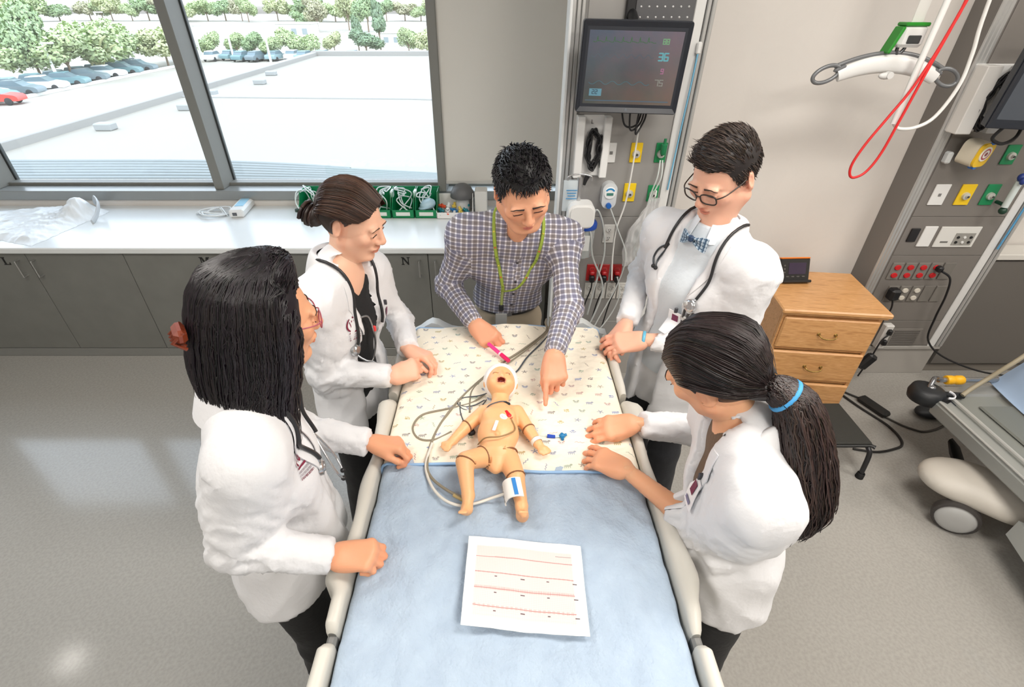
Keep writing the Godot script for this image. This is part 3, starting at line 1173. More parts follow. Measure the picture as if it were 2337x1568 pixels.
func bin_shape(w: float, d: float, h: float) -> MB:
	# open-fronted stacking bin: back, floor, raked sides, low front with lip
	var b := MB.new()
	var th := 0.004
	b.box2(Vector3(-w / 2, 0, -d / 2), Vector3(w / 2, th, d / 2), 0.001)
	b.box2(Vector3(-w / 2, 0, -d / 2), Vector3(w / 2, h, -d / 2 + th), 0.001)
	b.box2(Vector3(-w / 2, 0, d / 2 - th), Vector3(w / 2, h * 0.36, d / 2), 0.001)
	for s in [-1.0, 1.0]:
		var poly := PackedVector2Array([Vector2(-d / 2, 0), Vector2(d / 2, 0), Vector2(d / 2, h * 0.36), Vector2(d * 0.30, h * 0.62), Vector2(d * 0.12, h), Vector2(-d / 2, h)])
		b.prism(poly, Transform3D(Basis(Vector3(0, 0, 1), Vector3(0, 1, 0), Vector3(-1, 0, 0)), Vector3(s * w / 2 + (th if s < 0 else 0.0), 0, 0)), th)
	b.box2(Vector3(-w / 2 - 0.004, h - 0.008, -d / 2 - 0.004), Vector3(w / 2 + 0.004, h, -d / 2 + 0.006), 0.002)
	return b

func green_bin(x: float, i: int) -> void:
	var y := 0.862
	var lbl: String = ["green plastic bin leftmost in its row with white tubes looping out", "second green bin, hidden behind the woman's head", "third green bin, hidden behind the woman's head", "fourth green bin, just right of the woman's head", "green bin with thin white tubes, second from the white tray", "green bin holding a pale blue mask beside the white tray"][i]
	var t := thing("storage_bin", lbl, "bin", Vector3(x, y, -3.52), "green bins along the worktop")
	var gm := mat(rgb(0, 128, 76), 0.4)
	var b := bin_shape(0.158, 0.22, 0.165)
	var sh := part_of(b, "shell")
	sh.material_override = gm
	t.add_child(sh, true)
	b = MB.new()
	b.box(Vector3(0, 0.032, 0.111), Vector3(0.10, 0.026, 0.002))
	var lb := part_of(b, "label_card")
	lb.material_override = mat(rgb(226, 230, 222), 0.6)
	t.add_child(lb, true)
	var at := t.position
	var tube := mat(rgb(222, 232, 232), 0.2)
	var r := RandomNumberGenerator.new()
	r.seed = 90 + i
	b = MB.new()
	for k in (4 if i == 0 else 3):
		var pts := []
		for q in 7: pts.append(at + Vector3(r.randf_range(-0.065, 0.065), 0.03 + 0.15 * sin(PI * q / 6.0) + r.randf_range(-0.02, 0.02), r.randf_range(-0.08, 0.08)))
		if i == 0 and k < 2: pts = [at + Vector3(-0.03, 0.03, -0.05), at + Vector3(-0.05, 0.15, -0.02), at + Vector3(-0.088, 0.17 - k * 0.02, 0.04), at + Vector3(-0.094, 0.10, 0.085), at + Vector3(-0.05, 0.05, 0.10 - 0.02 * k), at + Vector3(0.03, 0.03, 0.06)]
		b.tube(curve(pts, 6), 0.0045, 6)
	one("tubing_bundle", b, tube, "clear white tubing coiled in the " + ["leftmost green bin", "second green bin from the left", "third green bin from the left", "green bin right of the woman's head", "green bin second from the white tray", "green bin beside the white tray"][i], "tubing", "tubing in the green bins")
	if i == 5:
		b = MB.new()
		b.ball(at + Vector3(0.005, 0.075, 0.03), Vector3(0.06, 0.04, 0.055), Basis(Vector3(0, 0, 1), 0.3), 16)
		b.lathe(PackedVector2Array([Vector2(0.05, 0), Vector2(0.062, 0.004), Vector2(0.064, 0.012), Vector2(0.05, 0.02)]), at + Vector3(0.0, 0.055, 0.03), Basis(Vector3(0, 0, 1), 0.3), 18)
		one("face_mask", b, mat(rgb(176, 205, 218), 0.25), "pale blue breathing mask in the green bin beside the white tray", "mask")
	if i >= 3:
		b = MB.new()
		b.box(at + Vector3(-0.084, 0.145, 0.0), Vector3(0.022, 0.05, 0.06), 0.006)
		one("clear_clip", b, mat(rgb(226, 240, 238), 0.2), "clear plastic hanger clip on the rim of the " + ["fourth green bin", "fifth green bin", "sixth green bin"][i - 3], "clip", "clips on the bin rims")

func tray_and_dome(y: float) -> void:
	var t := thing("supply_tray", "white plastic tray of small coloured connectors right of the green bins", "tray", Vector3(-0.335, y, -3.50))
	var b := MB.new()
	b.box2(Vector3(-0.45, y, -3.60), Vector3(-0.19, y + 0.004, -3.40), 0.001)
	b.box2(Vector3(-0.45, y, -3.404), Vector3(-0.19, y + 0.045, -3.40), 0.001)
	b.box2(Vector3(-0.45, y, -3.60), Vector3(-0.19, y + 0.12, -3.596), 0.001)
	for x in [-0.45, -0.194]: b.prism(PackedVector2Array([Vector2(-3.60, 0), Vector2(-3.40, 0), Vector2(-3.40, 0.045), Vector2(-3.50, 0.15), Vector2(-3.60, 0.15)]), Transform3D(Basis(Vector3(0, 0, 1), Vector3(0, 1, 0), Vector3(-1, 0, 0)), Vector3(x + 0.004, y, 0)), 0.004)
	obj("shell", b, mat(rgb(236, 235, 232), 0.35), t)
	var r := RandomNumberGenerator.new()
	r.seed = 77
	var cs := [["teal", rgb(20, 128, 140)], ["orange", rgb(232, 84, 44)], ["white", rgb(235, 238, 238)], ["blue", rgb(40, 120, 180)], ["yellow", rgb(228, 200, 90)], ["teal", rgb(24, 110, 130)]]
	for i in 15:
		var c: Array = cs[(i * 7 + i / 3) % 6]
		b = MB.new()
		var p := Vector3(-0.425 + 0.047 * (i % 5) + r.randf_range(-0.006, 0.006), y + 0.022 + 0.014 * (i / 5), -3.425 - 0.05 * (i / 5) + r.randf_range(-0.006, 0.006))
		var B := Basis(Vector3(r.randfn(), r.randfn(), r.randfn()).normalized(), r.randf() * 3.0)
		b.lathe(PackedVector2Array([Vector2(0, 0.028), Vector2(0.009, 0.028), Vector2(0.010, 0.008), Vector2(0.017, 0.006), Vector2(0.017, -0.004), Vector2(0.011, -0.007), Vector2(0.012, -0.026), Vector2(0, -0.026)]), p, B, 10)
		one("tube_connector", b, mat(c[1], 0.4), "%s plastic connector, %s from the left in the white tray's %s row" % [c[0], ordinal(i % 5), ["front", "middle", "back"][i / 5]], "connector", "connectors in the white tray")
	t = thing("resuscitator_dome", "dark grey rubber dome behind the tray at the man's shoulder", "dome", Vector3(-0.27, y, -3.54))
	b = MB.new()
	b.lathe(PackedVector2Array([Vector2(0, 0.21), Vector2(0.035, 0.205), Vector2(0.065, 0.185), Vector2(0.083, 0.15), Vector2(0.088, 0.12), Vector2(0.085, 0.115), Vector2(0, 0.115)]), Vector3(-0.27, y, -3.54), Basis(), 24)
	obj("dome", b, mat(rgb(92, 92, 92), 0.5), t)
	b = MB.new()
	b.lathe(PackedVector2Array([Vector2(0, 0.115), Vector2(0.05, 0.115), Vector2(0.05, 0.005), Vector2(0, 0.005)]), Vector3(-0.27, y, -3.54), Basis(), 18)
	obj("neck", b, mat(rgb(210, 212, 212), 0.3), t)
	t = thing("white_carton", "plain white carton standing behind the checked shirt's shoulder", "carton", Vector3(-0.14, y, -3.56))
	b = MB.new()
	b.box2(Vector3(-0.18, y, -3.62), Vector3(-0.09, y + 0.16, -3.50), 0.004)
	obj("box", b, mat(rgb(222, 221, 216), 0.6), t)
	b = MB.new()
	b.box2(Vector3(-0.172, y + 0.16, -3.612), Vector3(-0.098, y + 0.164, -3.508), 0.001)
	obj("flap", b, mat(rgb(210, 209, 204), 0.6), t)

const HZ := -2.70

func panel_box(t: Node3D, called: String, x0: float, x1: float, y0: float, y1: float, z0: float, z1: float, m: Material, bev := 0.002) -> MeshInstance3D:
	var b := MB.new()
	b.box2(Vector3(x0, y0, z0), Vector3(x1, y1, z1), bev)
	return obj(called, b, m, t)

func plate(t: Node3D, x: float, y: float, w: float, h: float, c: Color, look: String, kind: String) -> void:
	# a wall plate w by h centred on x, y with its sockets as sub-parts
	var b := MB.new()
	b.box(Vector3(x, y, HZ + 0.004), Vector3(w, h, 0.008), 0.002)
	var p := obj("outlet_plate" if kind != "gas" else "gas_outlet", b, mat(c, 0.4), t)
	p.set_meta("label", look)
	if kind == "duplex":
		for s in [-1.0, 1.0]:
			b = MB.new()
			b.lathe(PackedVector2Array([Vector2(0, 0.006), Vector2(0.0165, 0.006), Vector2(0.0175, 0.004), Vector2(0.0175, 0)]), Vector3(x, y + s * h * 0.22, HZ + 0.008), Basis(Vector3(1, 0, 0), Vector3(0, 0, 1), Vector3(0, -1, 0)), 16, 0.8)
			var k := obj("socket", b, mat(c.lightened(0.1) if c.r > 0.6 else c.darkened(0.1), 0.35), p)
			b = MB.new()
			for q in [-0.006, 0.006]: b.box(Vector3(x + q, y + s * h * 0.22 + 0.003, HZ + 0.0145), Vector3(0.002, 0.008, 0.001))
			b.box(Vector3(x, y + s * h * 0.22 - 0.007, HZ + 0.0145), Vector3(0.004, 0.004, 0.001))
			for i in 1: pass
			var sl := b
			obj("slots", sl, mat(rgb(35, 35, 35), 0.6), p)
	elif kind == "gas":
		b = MB.new()
		b.lathe(PackedVector2Array([Vector2(0, 0.022), Vector2(0.008, 0.022), Vector2(0.010, 0.014), Vector2(0.019, 0.012), Vector2(0.021, 0)]), Vector3(x, y - 0.005, HZ + 0.008), Basis(Vector3(1, 0, 0), Vector3(0, 0, 1), Vector3(0, -1, 0)), 18)
		obj("nozzle", b, mat(rgb(214, 214, 208), 0.3, 0.5), p)
		b = MB.new()
		b.lathe(PackedVector2Array([Vector2(0, 0.003), Vector2(0.006, 0.003), Vector2(0.006, 0)]), Vector3(x, y - 0.005, HZ + 0.0295), Basis(Vector3(1, 0, 0), Vector3(0, 0, 1), Vector3(0, -1, 0)), 12)
		obj("port", b, mat(rgb(60, 60, 60), 0.5), p)
	elif kind == "jack":
		b = MB.new()
		b.box(Vector3(x, y, HZ + 0.009), Vector3(0.016, 0.016, 0.003), 0.001)
		obj("jack", b, mat(rgb(120, 120, 118), 0.5), p)

func headwall_shell(t: Node3D, x0: float, x1: float, dark: Color) -> void:
	var white := mat(rgb(222, 222, 220), 0.4)
	var alu := mat(rgb(196, 196, 194), 0.35, 0.6)
	panel_box(t, "carcass", x0, x1, 0.23, 3.29, -2.86, HZ - 0.004, mat(dark.darkened(0.1), 0.5))
	panel_box(t, "base", x0 + 0.01, x1 - 0.01, 0.0, 0.222, -2.86, HZ - 0.012, mat(rgb(168, 164, 158), 0.5))
	panel_box(t, "base_rail", x0, x1, 0.215, 0.24, -2.86, HZ + 0.004, mat(rgb(186, 183, 178), 0.4, 0.3))
	var ys := [0.245, 0.44, 0.90, 1.14, 1.75, 3.29]
	for i in 5: panel_box(t, "panel", x0 + 0.075, x1 - 0.10, ys[i] + 0.0015, ys[i + 1] - 0.0015, HZ - 0.004, HZ, mat(dark, 0.42, 0.25), 0.001)
	# extruded rails up both sides
	for k in [0.0, 0.022, 0.044]: panel_box(t, "side_rail", x0 + k, x0 + k + 0.019, 0.24, 3.29, HZ - 0.004, HZ + 0.012 - k * 0.15, alu, 0.004)
	for k in [0.0, 0.024]: panel_box(t, "side_rail", x1 - 0.022 - k, x1 - k - 0.003, 0.24, 3.29, HZ - 0.004, HZ + 0.012, alu, 0.004)
	panel_box(t, "raceway", x1 - 0.098, x1 - 0.05, 0.24, 3.29, HZ - 0.004, HZ + 0.006, white, 0.003)

func monitor(t: Node3D, X: Transform3D, w: float, h: float, lit: Image) -> void:
	# case with a bezel that slopes in, the screen sunk behind it; X's z points out of the screen
	var dark := mat(rgb(40, 44, 52), 0.35)
	var b := MB.new()
	b.prism(rrect(w, h, 0.012), X.translated_local(Vector3(0, 0, -0.045)), 0.045, true)
	b.prism(rrect(w * 0.8, h * 0.8, 0.03), X.translated_local(Vector3(0, 0, -0.075)), 0.03, true)
	obj("case", b, dark, t)
	b = MB.new()
	var iw := w * 0.435
	var ih := h * 0.395
	var o := rrect(w, h, 0.012)
	for k in 4:
		var sx: float = [1, -1, -1, 1][k]
		var sy: float = [1, 1, -1, -1][k]
		var sx2: float = [-1, -1, 1, 1][k]
		var sy2: float = [1, -1, -1, 1][k]
		var e := Vector3(w * 0.5 - 0.004, h * 0.5 - 0.004, 0.006)
		var a := Vector3(sx, sy, 1) * e
		var c := Vector3(sx2, sy2, 1) * e
		var a2 := Vector3(sx * iw, sy * ih, -0.004)
		var c2 := Vector3(sx2 * iw, sy2 * ih, -0.004)
		b.fq(X * a, X * c, X * c2, X * a2, X * Vector3(0, 0, -1))
		b.fq(X * a, X * c, X * Vector3(c.x, c.y, -0.002), X * Vector3(a.x, a.y, -0.002), X * Vector3(0, 0, -0.02))
	obj("bezel", b, mat(rgb(34, 38, 46), 0.3), t)
	b = MB.new()
	var p := [Vector3(-iw, ih, 0.0005), Vector3(iw, ih, 0.0005), Vector3(iw, -ih, 0.0005), Vector3(-iw, -ih, 0.0005)]
	var nn := X.basis.z
	var q := []
	for i in 4: q.append(b.vert(X * p[i], nn, [Vector2(0, 0), Vector2(1, 0), Vector2(1, 1), Vector2(0, 1)][i]))
	b.quad(q[0], q[1], q[2], q[3])
	var m := image_mat(lit, 0.12)
	m.emission_enabled = true
	m.emission_texture = m.albedo_texture
	m.emission = Color.WHITE
	m.emission_operator = BaseMaterial3D.EMISSION_OP_MULTIPLY
	m.emission_energy_multiplier = 0.35
	obj("screen", b, m, t)

func vital_screen() -> Image:
	var im := Image.create(320, 250, false, Image.FORMAT_RGB8)
	var fn := FastNoiseLite.new()
	fn.seed = 8
	fn.frequency = 0.011
	for y in 250:
		for x in 320:
			var g := 0.5 + 0.5 * fn.get_noise_2d(x, y)
			var u := x / 320.0
			var v := y / 250.0
			im.set_pixel(x, y, Color(0.24 + 0.10 * u + 0.06 * g, 0.30 + 0.04 * u - 0.02 * v, 0.36 + 0.02 * u - 0.09 * v))
	var c := [rgb(84, 150, 92), rgb(120, 140, 160), rgb(170, 120, 140), rgb(110, 170, 190)]
	for k in 4:
		var prev := Vector2(14, 36 + k * 46)
		for i in 90:
			var x := 14.0 + i * 2.4
			var ph := fmod(i * (1.0 if k < 2 else 0.6), 12.0)
			var y := 36.0 + k * 46 + (-16.0 if ph > 5.0 and ph < 6.2 and k == 0 else sin(ph * 0.52) * (2.0 if k == 0 else 6.0))
			if k != 2: px_line(im, prev, Vector2(x, y), 0.9, c[k].darkened(0.42))
			prev = Vector2(x, y)
	# readings: blocks of seven-segment digits
	var d := [["88", 252, 24, rgb(96, 140, 104), 16], ["36", 246, 70, rgb(84, 142, 152), 24], ["9", 262, 122, rgb(140, 92, 124), 16], ["75", 248, 160, rgb(116, 118, 114), 20]]
	for e in d: seven(im, e[0], e[1], e[2], e[4], e[3])
	px_rect(im, 20, 196, 44, 26, rgb(90, 130, 146))
	seven(im, "22", 30, 200, 14, rgb(60, 80, 92))
	px_rect(im, 8, 236, 300, 4, rgb(70, 86, 100))
	return im

func seven(im: Image, s: String, x: int, y: int, h: int, c: Color) -> void:
	var on := {"0": "abcdef", "1": "bc", "2": "abged", "3": "abgcd", "4": "fgbc", "5": "afgcd", "6": "afgedc", "7": "abc", "8": "abcdefg", "9": "abcdfg"}
	var w := int(h * 0.55)
	for i in s.length():
		var o := Vector2(x + i * int(h * 0.8), y)
		var seg := {"a": [Vector2(0, 0), Vector2(w, 0)], "b": [Vector2(w, 0), Vector2(w, h / 2)], "c": [Vector2(w, h / 2), Vector2(w, h)], "d": [Vector2(0, h), Vector2(w, h)], "e": [Vector2(0, h / 2), Vector2(0, h)], "f": [Vector2(0, 0), Vector2(0, h / 2)], "g": [Vector2(0, h / 2), Vector2(w, h / 2)]}
		for k in on.get(s[i], ""): px_line(im, o + seg[k][0], o + seg[k][1], h * 0.09, c)

func cable(called: String, pts: Array, r: float, m: Material, label: String, cat := "cable", group := "", seg := 7) -> MeshInstance3D:
	var b := MB.new()
	b.tube(curve(pts, 7), r, seg)
	return one(called, b, m, label, cat, group)

func V(x: float, y: float, z: float) -> Vector3:
	return Vector3(x, y, z)

func coil(c: Vector3, rx: float, ry: float, turns: float, seed_: int, drop := 0.0) -> Array:
	# a hank of cable hung against a wall
	var r := RandomNumberGenerator.new()
	r.seed = seed_
	var out := []
	var m := int(turns * 9)
	for i in m:
		var a := TAU * i / 9.0
		out.append(c + Vector3(cos(a) * rx * r.randf_range(0.35, 1.25), sin(a) * ry * r.randf_range(0.55, 1.15), r.randf_range(-0.015, 0.015)))
	if drop: out.append(out[-1] + Vector3(0.01, -drop, 0))
	return out

func headwall_centre() -> void:
	var white := mat(rgb(228, 228, 226), 0.4)
	var black := mat(rgb(26, 26, 28), 0.45)
	var steel := mat(rgb(200, 200, 200), 0.25, 0.9)
	var t := thing("headwall_unit", "grey medical headwall column behind the central bed", "headwall", V(0.655, 0, -2.78), "medical headwall units")
	headwall_shell(t, 0.33, 0.985, rgb(158, 156, 153))
	panel_box(t, "edge_strip", 0.318, 0.332, 0.0, 3.29, -2.80, HZ + 0.02, mat(rgb(238, 240, 240), 0.35), 0.003)
	panel_box(t, "perforated_panel", 0.616, 0.885, 2.06, 2.6, HZ, HZ + 0.012, mat(rgb(96, 96, 98), 0.5, 0.3))
	for i in 7:
		for j in 3:
			var b0 := MB.new()
			b0.lathe(PackedVector2Array([Vector2(0, 0.003), Vector2(0.004, 0.002), Vector2(0.005, 0)]), V(0.64 + i * 0.036, 2.085 + j * 0.04, HZ + 0.012), Basis(V(1, 0, 0), V(0, 0, 1), V(0, -1, 0)), 8)
			obj("screw", b0, mat(rgb(220, 220, 220), 0.3, 0.5), t)
	plate(t, 0.588, 1.49, 0.05, 0.10, rgb(226, 226, 224), "white data jack plate", "jack")
	plate(t, 0.720, 1.49, 0.06, 0.10, rgb(238, 198, 20), "yellow medical air outlet plate, upper", "gas")
	plate(t, 0.850, 1.49, 0.058, 0.10, rgb(24, 128, 74), "green oxygen outlet plate, upper", "gas")
	plate(t, 0.716, 1.28, 0.064, 0.10, rgb(240, 204, 26), "yellow medical air outlet plate, lower", "gas")
	plate(t, 0.846, 1.275, 0.06, 0.09, rgb(30, 140, 84), "green oxygen outlet plate, lower", "gas")
	plate(t, 0.632, 1.04, 0.062, 0.11, rgb(224, 223, 219), "white duplex outlet plate", "duplex")
	for i in 3: plate(t, 0.56 + i * 0.075, 0.79, 0.062, 0.11, rgb(178, 40, 40), "red emergency power outlet plate", "duplex")
	for i in 4: plate(t, 0.56 + i * 0.068, 0.665, 0.06, 0.11, rgb(206, 204, 198), "pale duplex outlet plate", "duplex")
	panel_box(t, "black_bracket_plate", 0.573, 0.612, 2.05, 2.5, HZ, HZ + 0.03, black)
	# monitor on its arm
	var X := Transform3D(facing(V(-0.05, -0.03, 1.0)), V(0.584, 1.90, -2.47))
	X.basis = X.basis.rotated(V(0, 0, 1), -0.02)
	var m := thing("patient_monitor", "black framed patient monitor lit with vital signs above the central headwall", "monitor", V(0.584, 1.70, -2.50))
	monitor(m, X, 0.462, 0.362, vital_screen())
	var b := MB.new()
	b.tube(curve([V(0.60, 2.10, -2.68), V(0.60, 2.06, -2.62), V(0.59, 1.95, -2.58), V(0.588, 1.90, -2.54)], 4), 0.022, 10)
	b.box(V(0.587, 1.90, -2.545), V(0.12, 0.12, 0.02), 0.004)
	obj("arm", b, black, m)
	b = MB.new()
	b.lathe(PackedVector2Array([Vector2(0, 0.002), Vector2(0.007, 0.002), Vector2(0.008, 0)]), X * V(0.0, -0.168, 0.002), X.basis * Basis(V(1, 0, 0), V(0, 0, 1), V(0, -1, 0)), 14)
	obj("badge", b, mat(rgb(110, 116, 122), 0.4), m)
	# left: white box with the hank of black cable on it
	t = thing("module_rack", "white equipment box hung below the monitor's left half", "box", V(0.46, 1.38, -2.68))
	panel_box(t, "back", 0.393, 0.532, 1.375, 1.675, HZ, HZ + 0.02, white, 0.004)
	panel_box(t, "side_plate", 0.388, 0.430, 1.375, 1.675, HZ, HZ + 0.07, white, 0.004)
	panel_box(t, "strip", 0.528, 0.566, 1.372, 1.672, HZ, HZ + 0.055, mat(rgb(236, 236, 234), 0.4), 0.004)
	letters("mark", "L", 0.02, Transform3D(Basis(), V(0.47, 1.645, HZ + 0.021)), black, t, "Droid Sans")
	cable("cable_hank", coil(V(0.487, 1.52, HZ + 0.045), 0.036, 0.095, 9.0, 5, 0.04), 0.0050, black, "tangled hank of black cable on the white box below the monitor", "cable")
	b = MB.new()
	b.tube(curve([V(0.47, 1.385, HZ + 0.05), V(0.46, 1.36, HZ + 0.05), V(0.455, 1.335, HZ + 0.05)], 4), PackedFloat32Array([0.012, 0.014, 0.013, 0.012, 0.011, 0.010, 0.009, 0.008, 0.007]), 9)
	one("black_probe", b, black, "black probe hanging at the foot of the cable hank", "probe")
	for k in 3:
		cable("monitor_cable", [V(0.57 + k * 0.05, 1.78, -2.55), V(0.60 + k * 0.03, 1.66 - k * 0.02, -2.54), V(0.66 + k * 0.015, 1.65, -2.56), V(0.69 + k * 0.012, 1.70, -2.60), V(0.70, 1.78, -2.65)], 0.0045, black, ["left", "middle", "right"][k] + " one of three black cables looping out below the patient monitor", "cable", "black cables below the patient monitor")
	# white tubes running down
	cable("white_tube", [V(0.70, 1.75, HZ + 0.05), V(0.702, 1.50, HZ + 0.05), V(0.69, 1.25, HZ + 0.06), V(0.655, 1.10, HZ + 0.08), V(0.65, 0.95, HZ + 0.10), V(0.66, 0.8, HZ + 0.12)], 0.0045, mat(rgb(230, 230, 226), 0.35), "white tube falling from the monitor past the yellow outlets", "tube")
	for k in 2: cable("oxygen_tube", [V(0.845 + k * 0.012, 1.46, HZ + 0.035), V(0.838 + k * 0.02, 1.38, HZ + 0.06), V(0.825 + k * 0.014, 1.30, HZ + 0.05), V(0.81, 1.22, HZ + 0.06)], 0.004, mat(rgb(206, 214, 210), 0.3), "clear tube hanging from the upper green oxygen outlet, " + ["left", "right"][k] + " one of two", "tube", "tubes from the upper green outlet")
	cable("blue_line", [V(0.935, 1.95, HZ + 0.02), V(0.930, 1.85, HZ + 0.03), V(0.922, 1.6, HZ + 0.03), V(0.918, 1.3, HZ + 0.02)], 0.0045, mat(rgb(120, 182, 214), 0.4), "thin blue tube running down the central column's white raceway", "tube")
	b = MB.new()
	b.box(V(0.935, 1.965, HZ + 0.018), V(0.022, 0.05, 0.022), 0.005)
	one("tube_hook", b, white, "small white hook that holds the blue tube at the monitor's right", "hook")
	# oxygen fitting and flowmeter
	b = MB.new()
	b.lathe(PackedVector2Array([Vector2(0, 0.07), Vector2(0.007, 0.07), Vector2(0.008, 0.045), Vector2(0.016, 0.04), Vector2(0.016, 0.0), Vector2(0.011, -0.01), Vector2(0, -0.01)]), V(0.848, 1.50, HZ + 0.05), Basis(), 14)
	one("oxygen_fitting", b, mat(rgb(30, 122, 76), 0.4), "green oxygen fitting plugged into the upper green outlet", "fitting")
	var f := thing("vacuum_gauge", "oval white regulator with a blue and green dial on the central headwall", "regulator", V(0.598, 1.20, -2.66))
	b = MB.new()
	b.prism(rrect(0.078, 0.14, 0.036, 6), Transform3D(Basis(), V(0.598, 1.275, HZ)), 0.055, true)
	obj("body", b, mat(rgb(214, 218, 220), 0.35), f)
	b = MB.new()
	b.lathe(PackedVector2Array([Vector2(0, 0.006), Vector2(0.030, 0.006), Vector2(0.033, 0)]), V(0.598, 1.292, HZ + 0.055), Basis(V(1, 0, 0), V(0, 0, 1), V(0, -1, 0)), 22)
	obj("dial", b, mat(rgb(240, 242, 242), 0.3), f)
	b = MB.new()
	b.sheet(16, 2, func(s, u): return V(0.598 + cos(0.5 + s * 2.1) * (0.020 + 0.009 * u), 1.292 + sin(0.5 + s * 2.1) * (0.020 + 0.009 * u), HZ + 0.0625), V(0, 0, 1))
	obj("blue_arc", b, mat(rgb(40, 140, 200), 0.4), f)
	b = MB.new()
	b.box(V(0.598, 1.288, HZ + 0.063), V(0.036, 0.014, 0.003), 0.001)
	obj("green_band", b, mat(rgb(70, 130, 120), 0.4), f)
	b = MB.new()
	b.lathe(PackedVector2Array([Vector2(0, 0.02), Vector2(0.013, 0.02), Vector2(0.015, 0.014), Vector2(0.015, 0)]), V(0.598, 1.225, HZ + 0.055), Basis(V(1, 0, 0), V(0, 0, 1), V(0, -1, 0)), 16)
	obj("blue_knob", b, mat(rgb(36, 104, 190), 0.4), f)
	suction_and_pole(white, steel, black)

func suction_and_pole(white: Material, steel: Material, black: Material) -> void:
	var b := MB.new()
	# IV pole with pump and bag
	var t := thing("infusion_pole", "slim steel infusion pole left of the central headwall", "pole", V(0.405, 0, -2.50))
	b = MB.new()
	b.tube(PackedVector3Array([V(0.405, 0.1, -2.50), V(0.405, 1.42, -2.50)]), 0.0125, 12)
	obj("pole", b, steel, t)
	b = MB.new()
	b.tube(curve([V(0.345, 1.40, -2.50), V(0.35, 1.425, -2.50), V(0.405, 1.435, -2.50), V(0.46, 1.425, -2.50), V(0.465, 1.40, -2.50)], 4), 0.004, 8)
	obj("hanger", b, steel, t)
	for k in 5:
		var a := TAU * k / 5.0 + 0.3
		b = MB.new()
		b.tube(PackedVector3Array([V(0.405, 0.11, -2.50), V(0.405 + cos(a) * 0.165, 0.075, -2.50 + sin(a) * 0.165)]), PackedFloat32Array([0.016, 0.011]), 8)
		obj("foot", b, steel, t)
		b = MB.new()
		b.lathe(PackedVector2Array([Vector2(0, -0.012), Vector2(0.026, -0.012), Vector2(0.03, -0.006), Vector2(0.03, 0.006), Vector2(0.026, 0.012), Vector2(0, 0.012)]), V(0.405 + cos(a) * 0.165, 0.03, -2.50 + sin(a) * 0.165), Basis(V(0, 1, 0), V(cos(a), 0, sin(a)), V(sin(a), 0, -cos(a))), 14)
		b.tube(PackedVector3Array([V(0.405 + cos(a) * 0.165, 0.03, -2.50 + sin(a) * 0.165), V(0.405 + cos(a) * 0.165, 0.08, -2.50 + sin(a) * 0.165)]), 0.006, 6)
		obj("caster", b, black, t)
	t = thing("infusion_pump", "rounded white pump clamped to the infusion pole beside the man's shoulder", "pump", V(0.42, 1.17, -2.47))
	b = MB.new()
	b.prism(rrect(0.135, 0.125, 0.035, 5), Transform3D(Basis(), V(0.42, 1.24, -2.515)), 0.085, true)
	obj("case", b, mat(rgb(240, 240, 238), 0.4), t)
	b = MB.new()
	b.prism(rrect(0.115, 0.105, 0.03, 5), Transform3D(Basis(), V(0.42, 1.24, -2.43)), 0.012, true)
	obj("door", b, mat(rgb(232, 232, 229), 0.4), t)
	b = MB.new()
	b.box(V(0.42, 1.165, -2.48), V(0.05, 0.035, 0.05), 0.008)
	obj("clamp", b, mat(rgb(225, 226, 226), 0.4), t)
	t = thing("infusion_bag", "clear fluid bag with blue print hanging on the infusion pole", "bag", V(0.365, 1.24, -2.50))
	b = MB.new()
	b.sheet(10, 14, func(s, u): return V(0.325 + s * 0.085, 1.405 - u * 0.16, -2.50 + 0.018 * sin(PI * s) * pow(sin(PI * clampf(u * 0.85 + 0.15, 0, 1)), 0.6)), V(0, 0, 1), 0.0)
	b.sheet(10, 14, func(s, u): return V(0.325 + s * 0.085, 1.405 - u * 0.16, -2.502 - 0.014 * sin(PI * s) * pow(sin(PI * clampf(u * 0.85 + 0.15, 0, 1)), 0.6)), V(0, 0, -1), 0.0)
	obj("pouch", b, glass_mat(Color(0.90, 0.94, 0.96), 0.55, 0.1), t)
	for k in 4:
		b = MB.new()
		b.box(V(0.366, 1.36 - k * 0.014, -2.4795 + 0.001 * (k % 2)), V(0.055 - 0.008 * (k % 3), 0.005, 0.001))
		obj("print_line", b, mat(rgb(70, 140, 190), 0.5), t)
	b = MB.new()
	b.tube(curve([V(0.37, 1.245, -2.50), V(0.375, 1.20, -2.49), V(0.36, 1.10, -2.48), V(0.37, 0.95, -2.49), V(0.38, 0.7, -2.47)], 5), 0.0028, 6)
	obj("drip_line", b, mat(rgb(220, 226, 226), 0.25), t)
	# suction canister with blue lid
	t = thing("suction_canister", "clear suction canister with a blue lid on the central headwall", "canister", V(0.475, 0.94, -2.63))
	var c := V(0.475, 0.94, -2.62)
	b = MB.new()
	b.lathe(PackedVector2Array([Vector2(0, 0), Vector2(0.05, 0), Vector2(0.055, 0.006), Vector2(0.062, 0.17), Vector2(0.062, 0.18)]), c, Basis(), 26)
	obj("jar", b, glass_mat(Color(0.90, 0.93, 0.93), 0.35, 0.06), t)
	b = MB.new()
	b.lathe(PackedVector2Array([Vector2(0.068, 0.172), Vector2(0.069, 0.195), Vector2(0.064, 0.205), Vector2(0.04, 0.215), Vector2(0.018, 0.228), Vector2(0, 0.23)]), c, Basis(), 26)
	obj("lid", b, mat(rgb(26, 74, 170), 0.35), t)
	b = MB.new()
	for k in 2: b.tube(PackedVector3Array([c + V(-0.02 + 0.05 * k, 0.215, 0.02), c + V(-0.02 + 0.05 * k, 0.25, 0.03)]), 0.008, 8)
	obj("port", b, mat(rgb(60, 120, 200), 0.4), t)
	b = MB.new()
	b.box(V(0.475, 1.13, -2.685), V(0.07, 0.05, 0.04), 0.006)
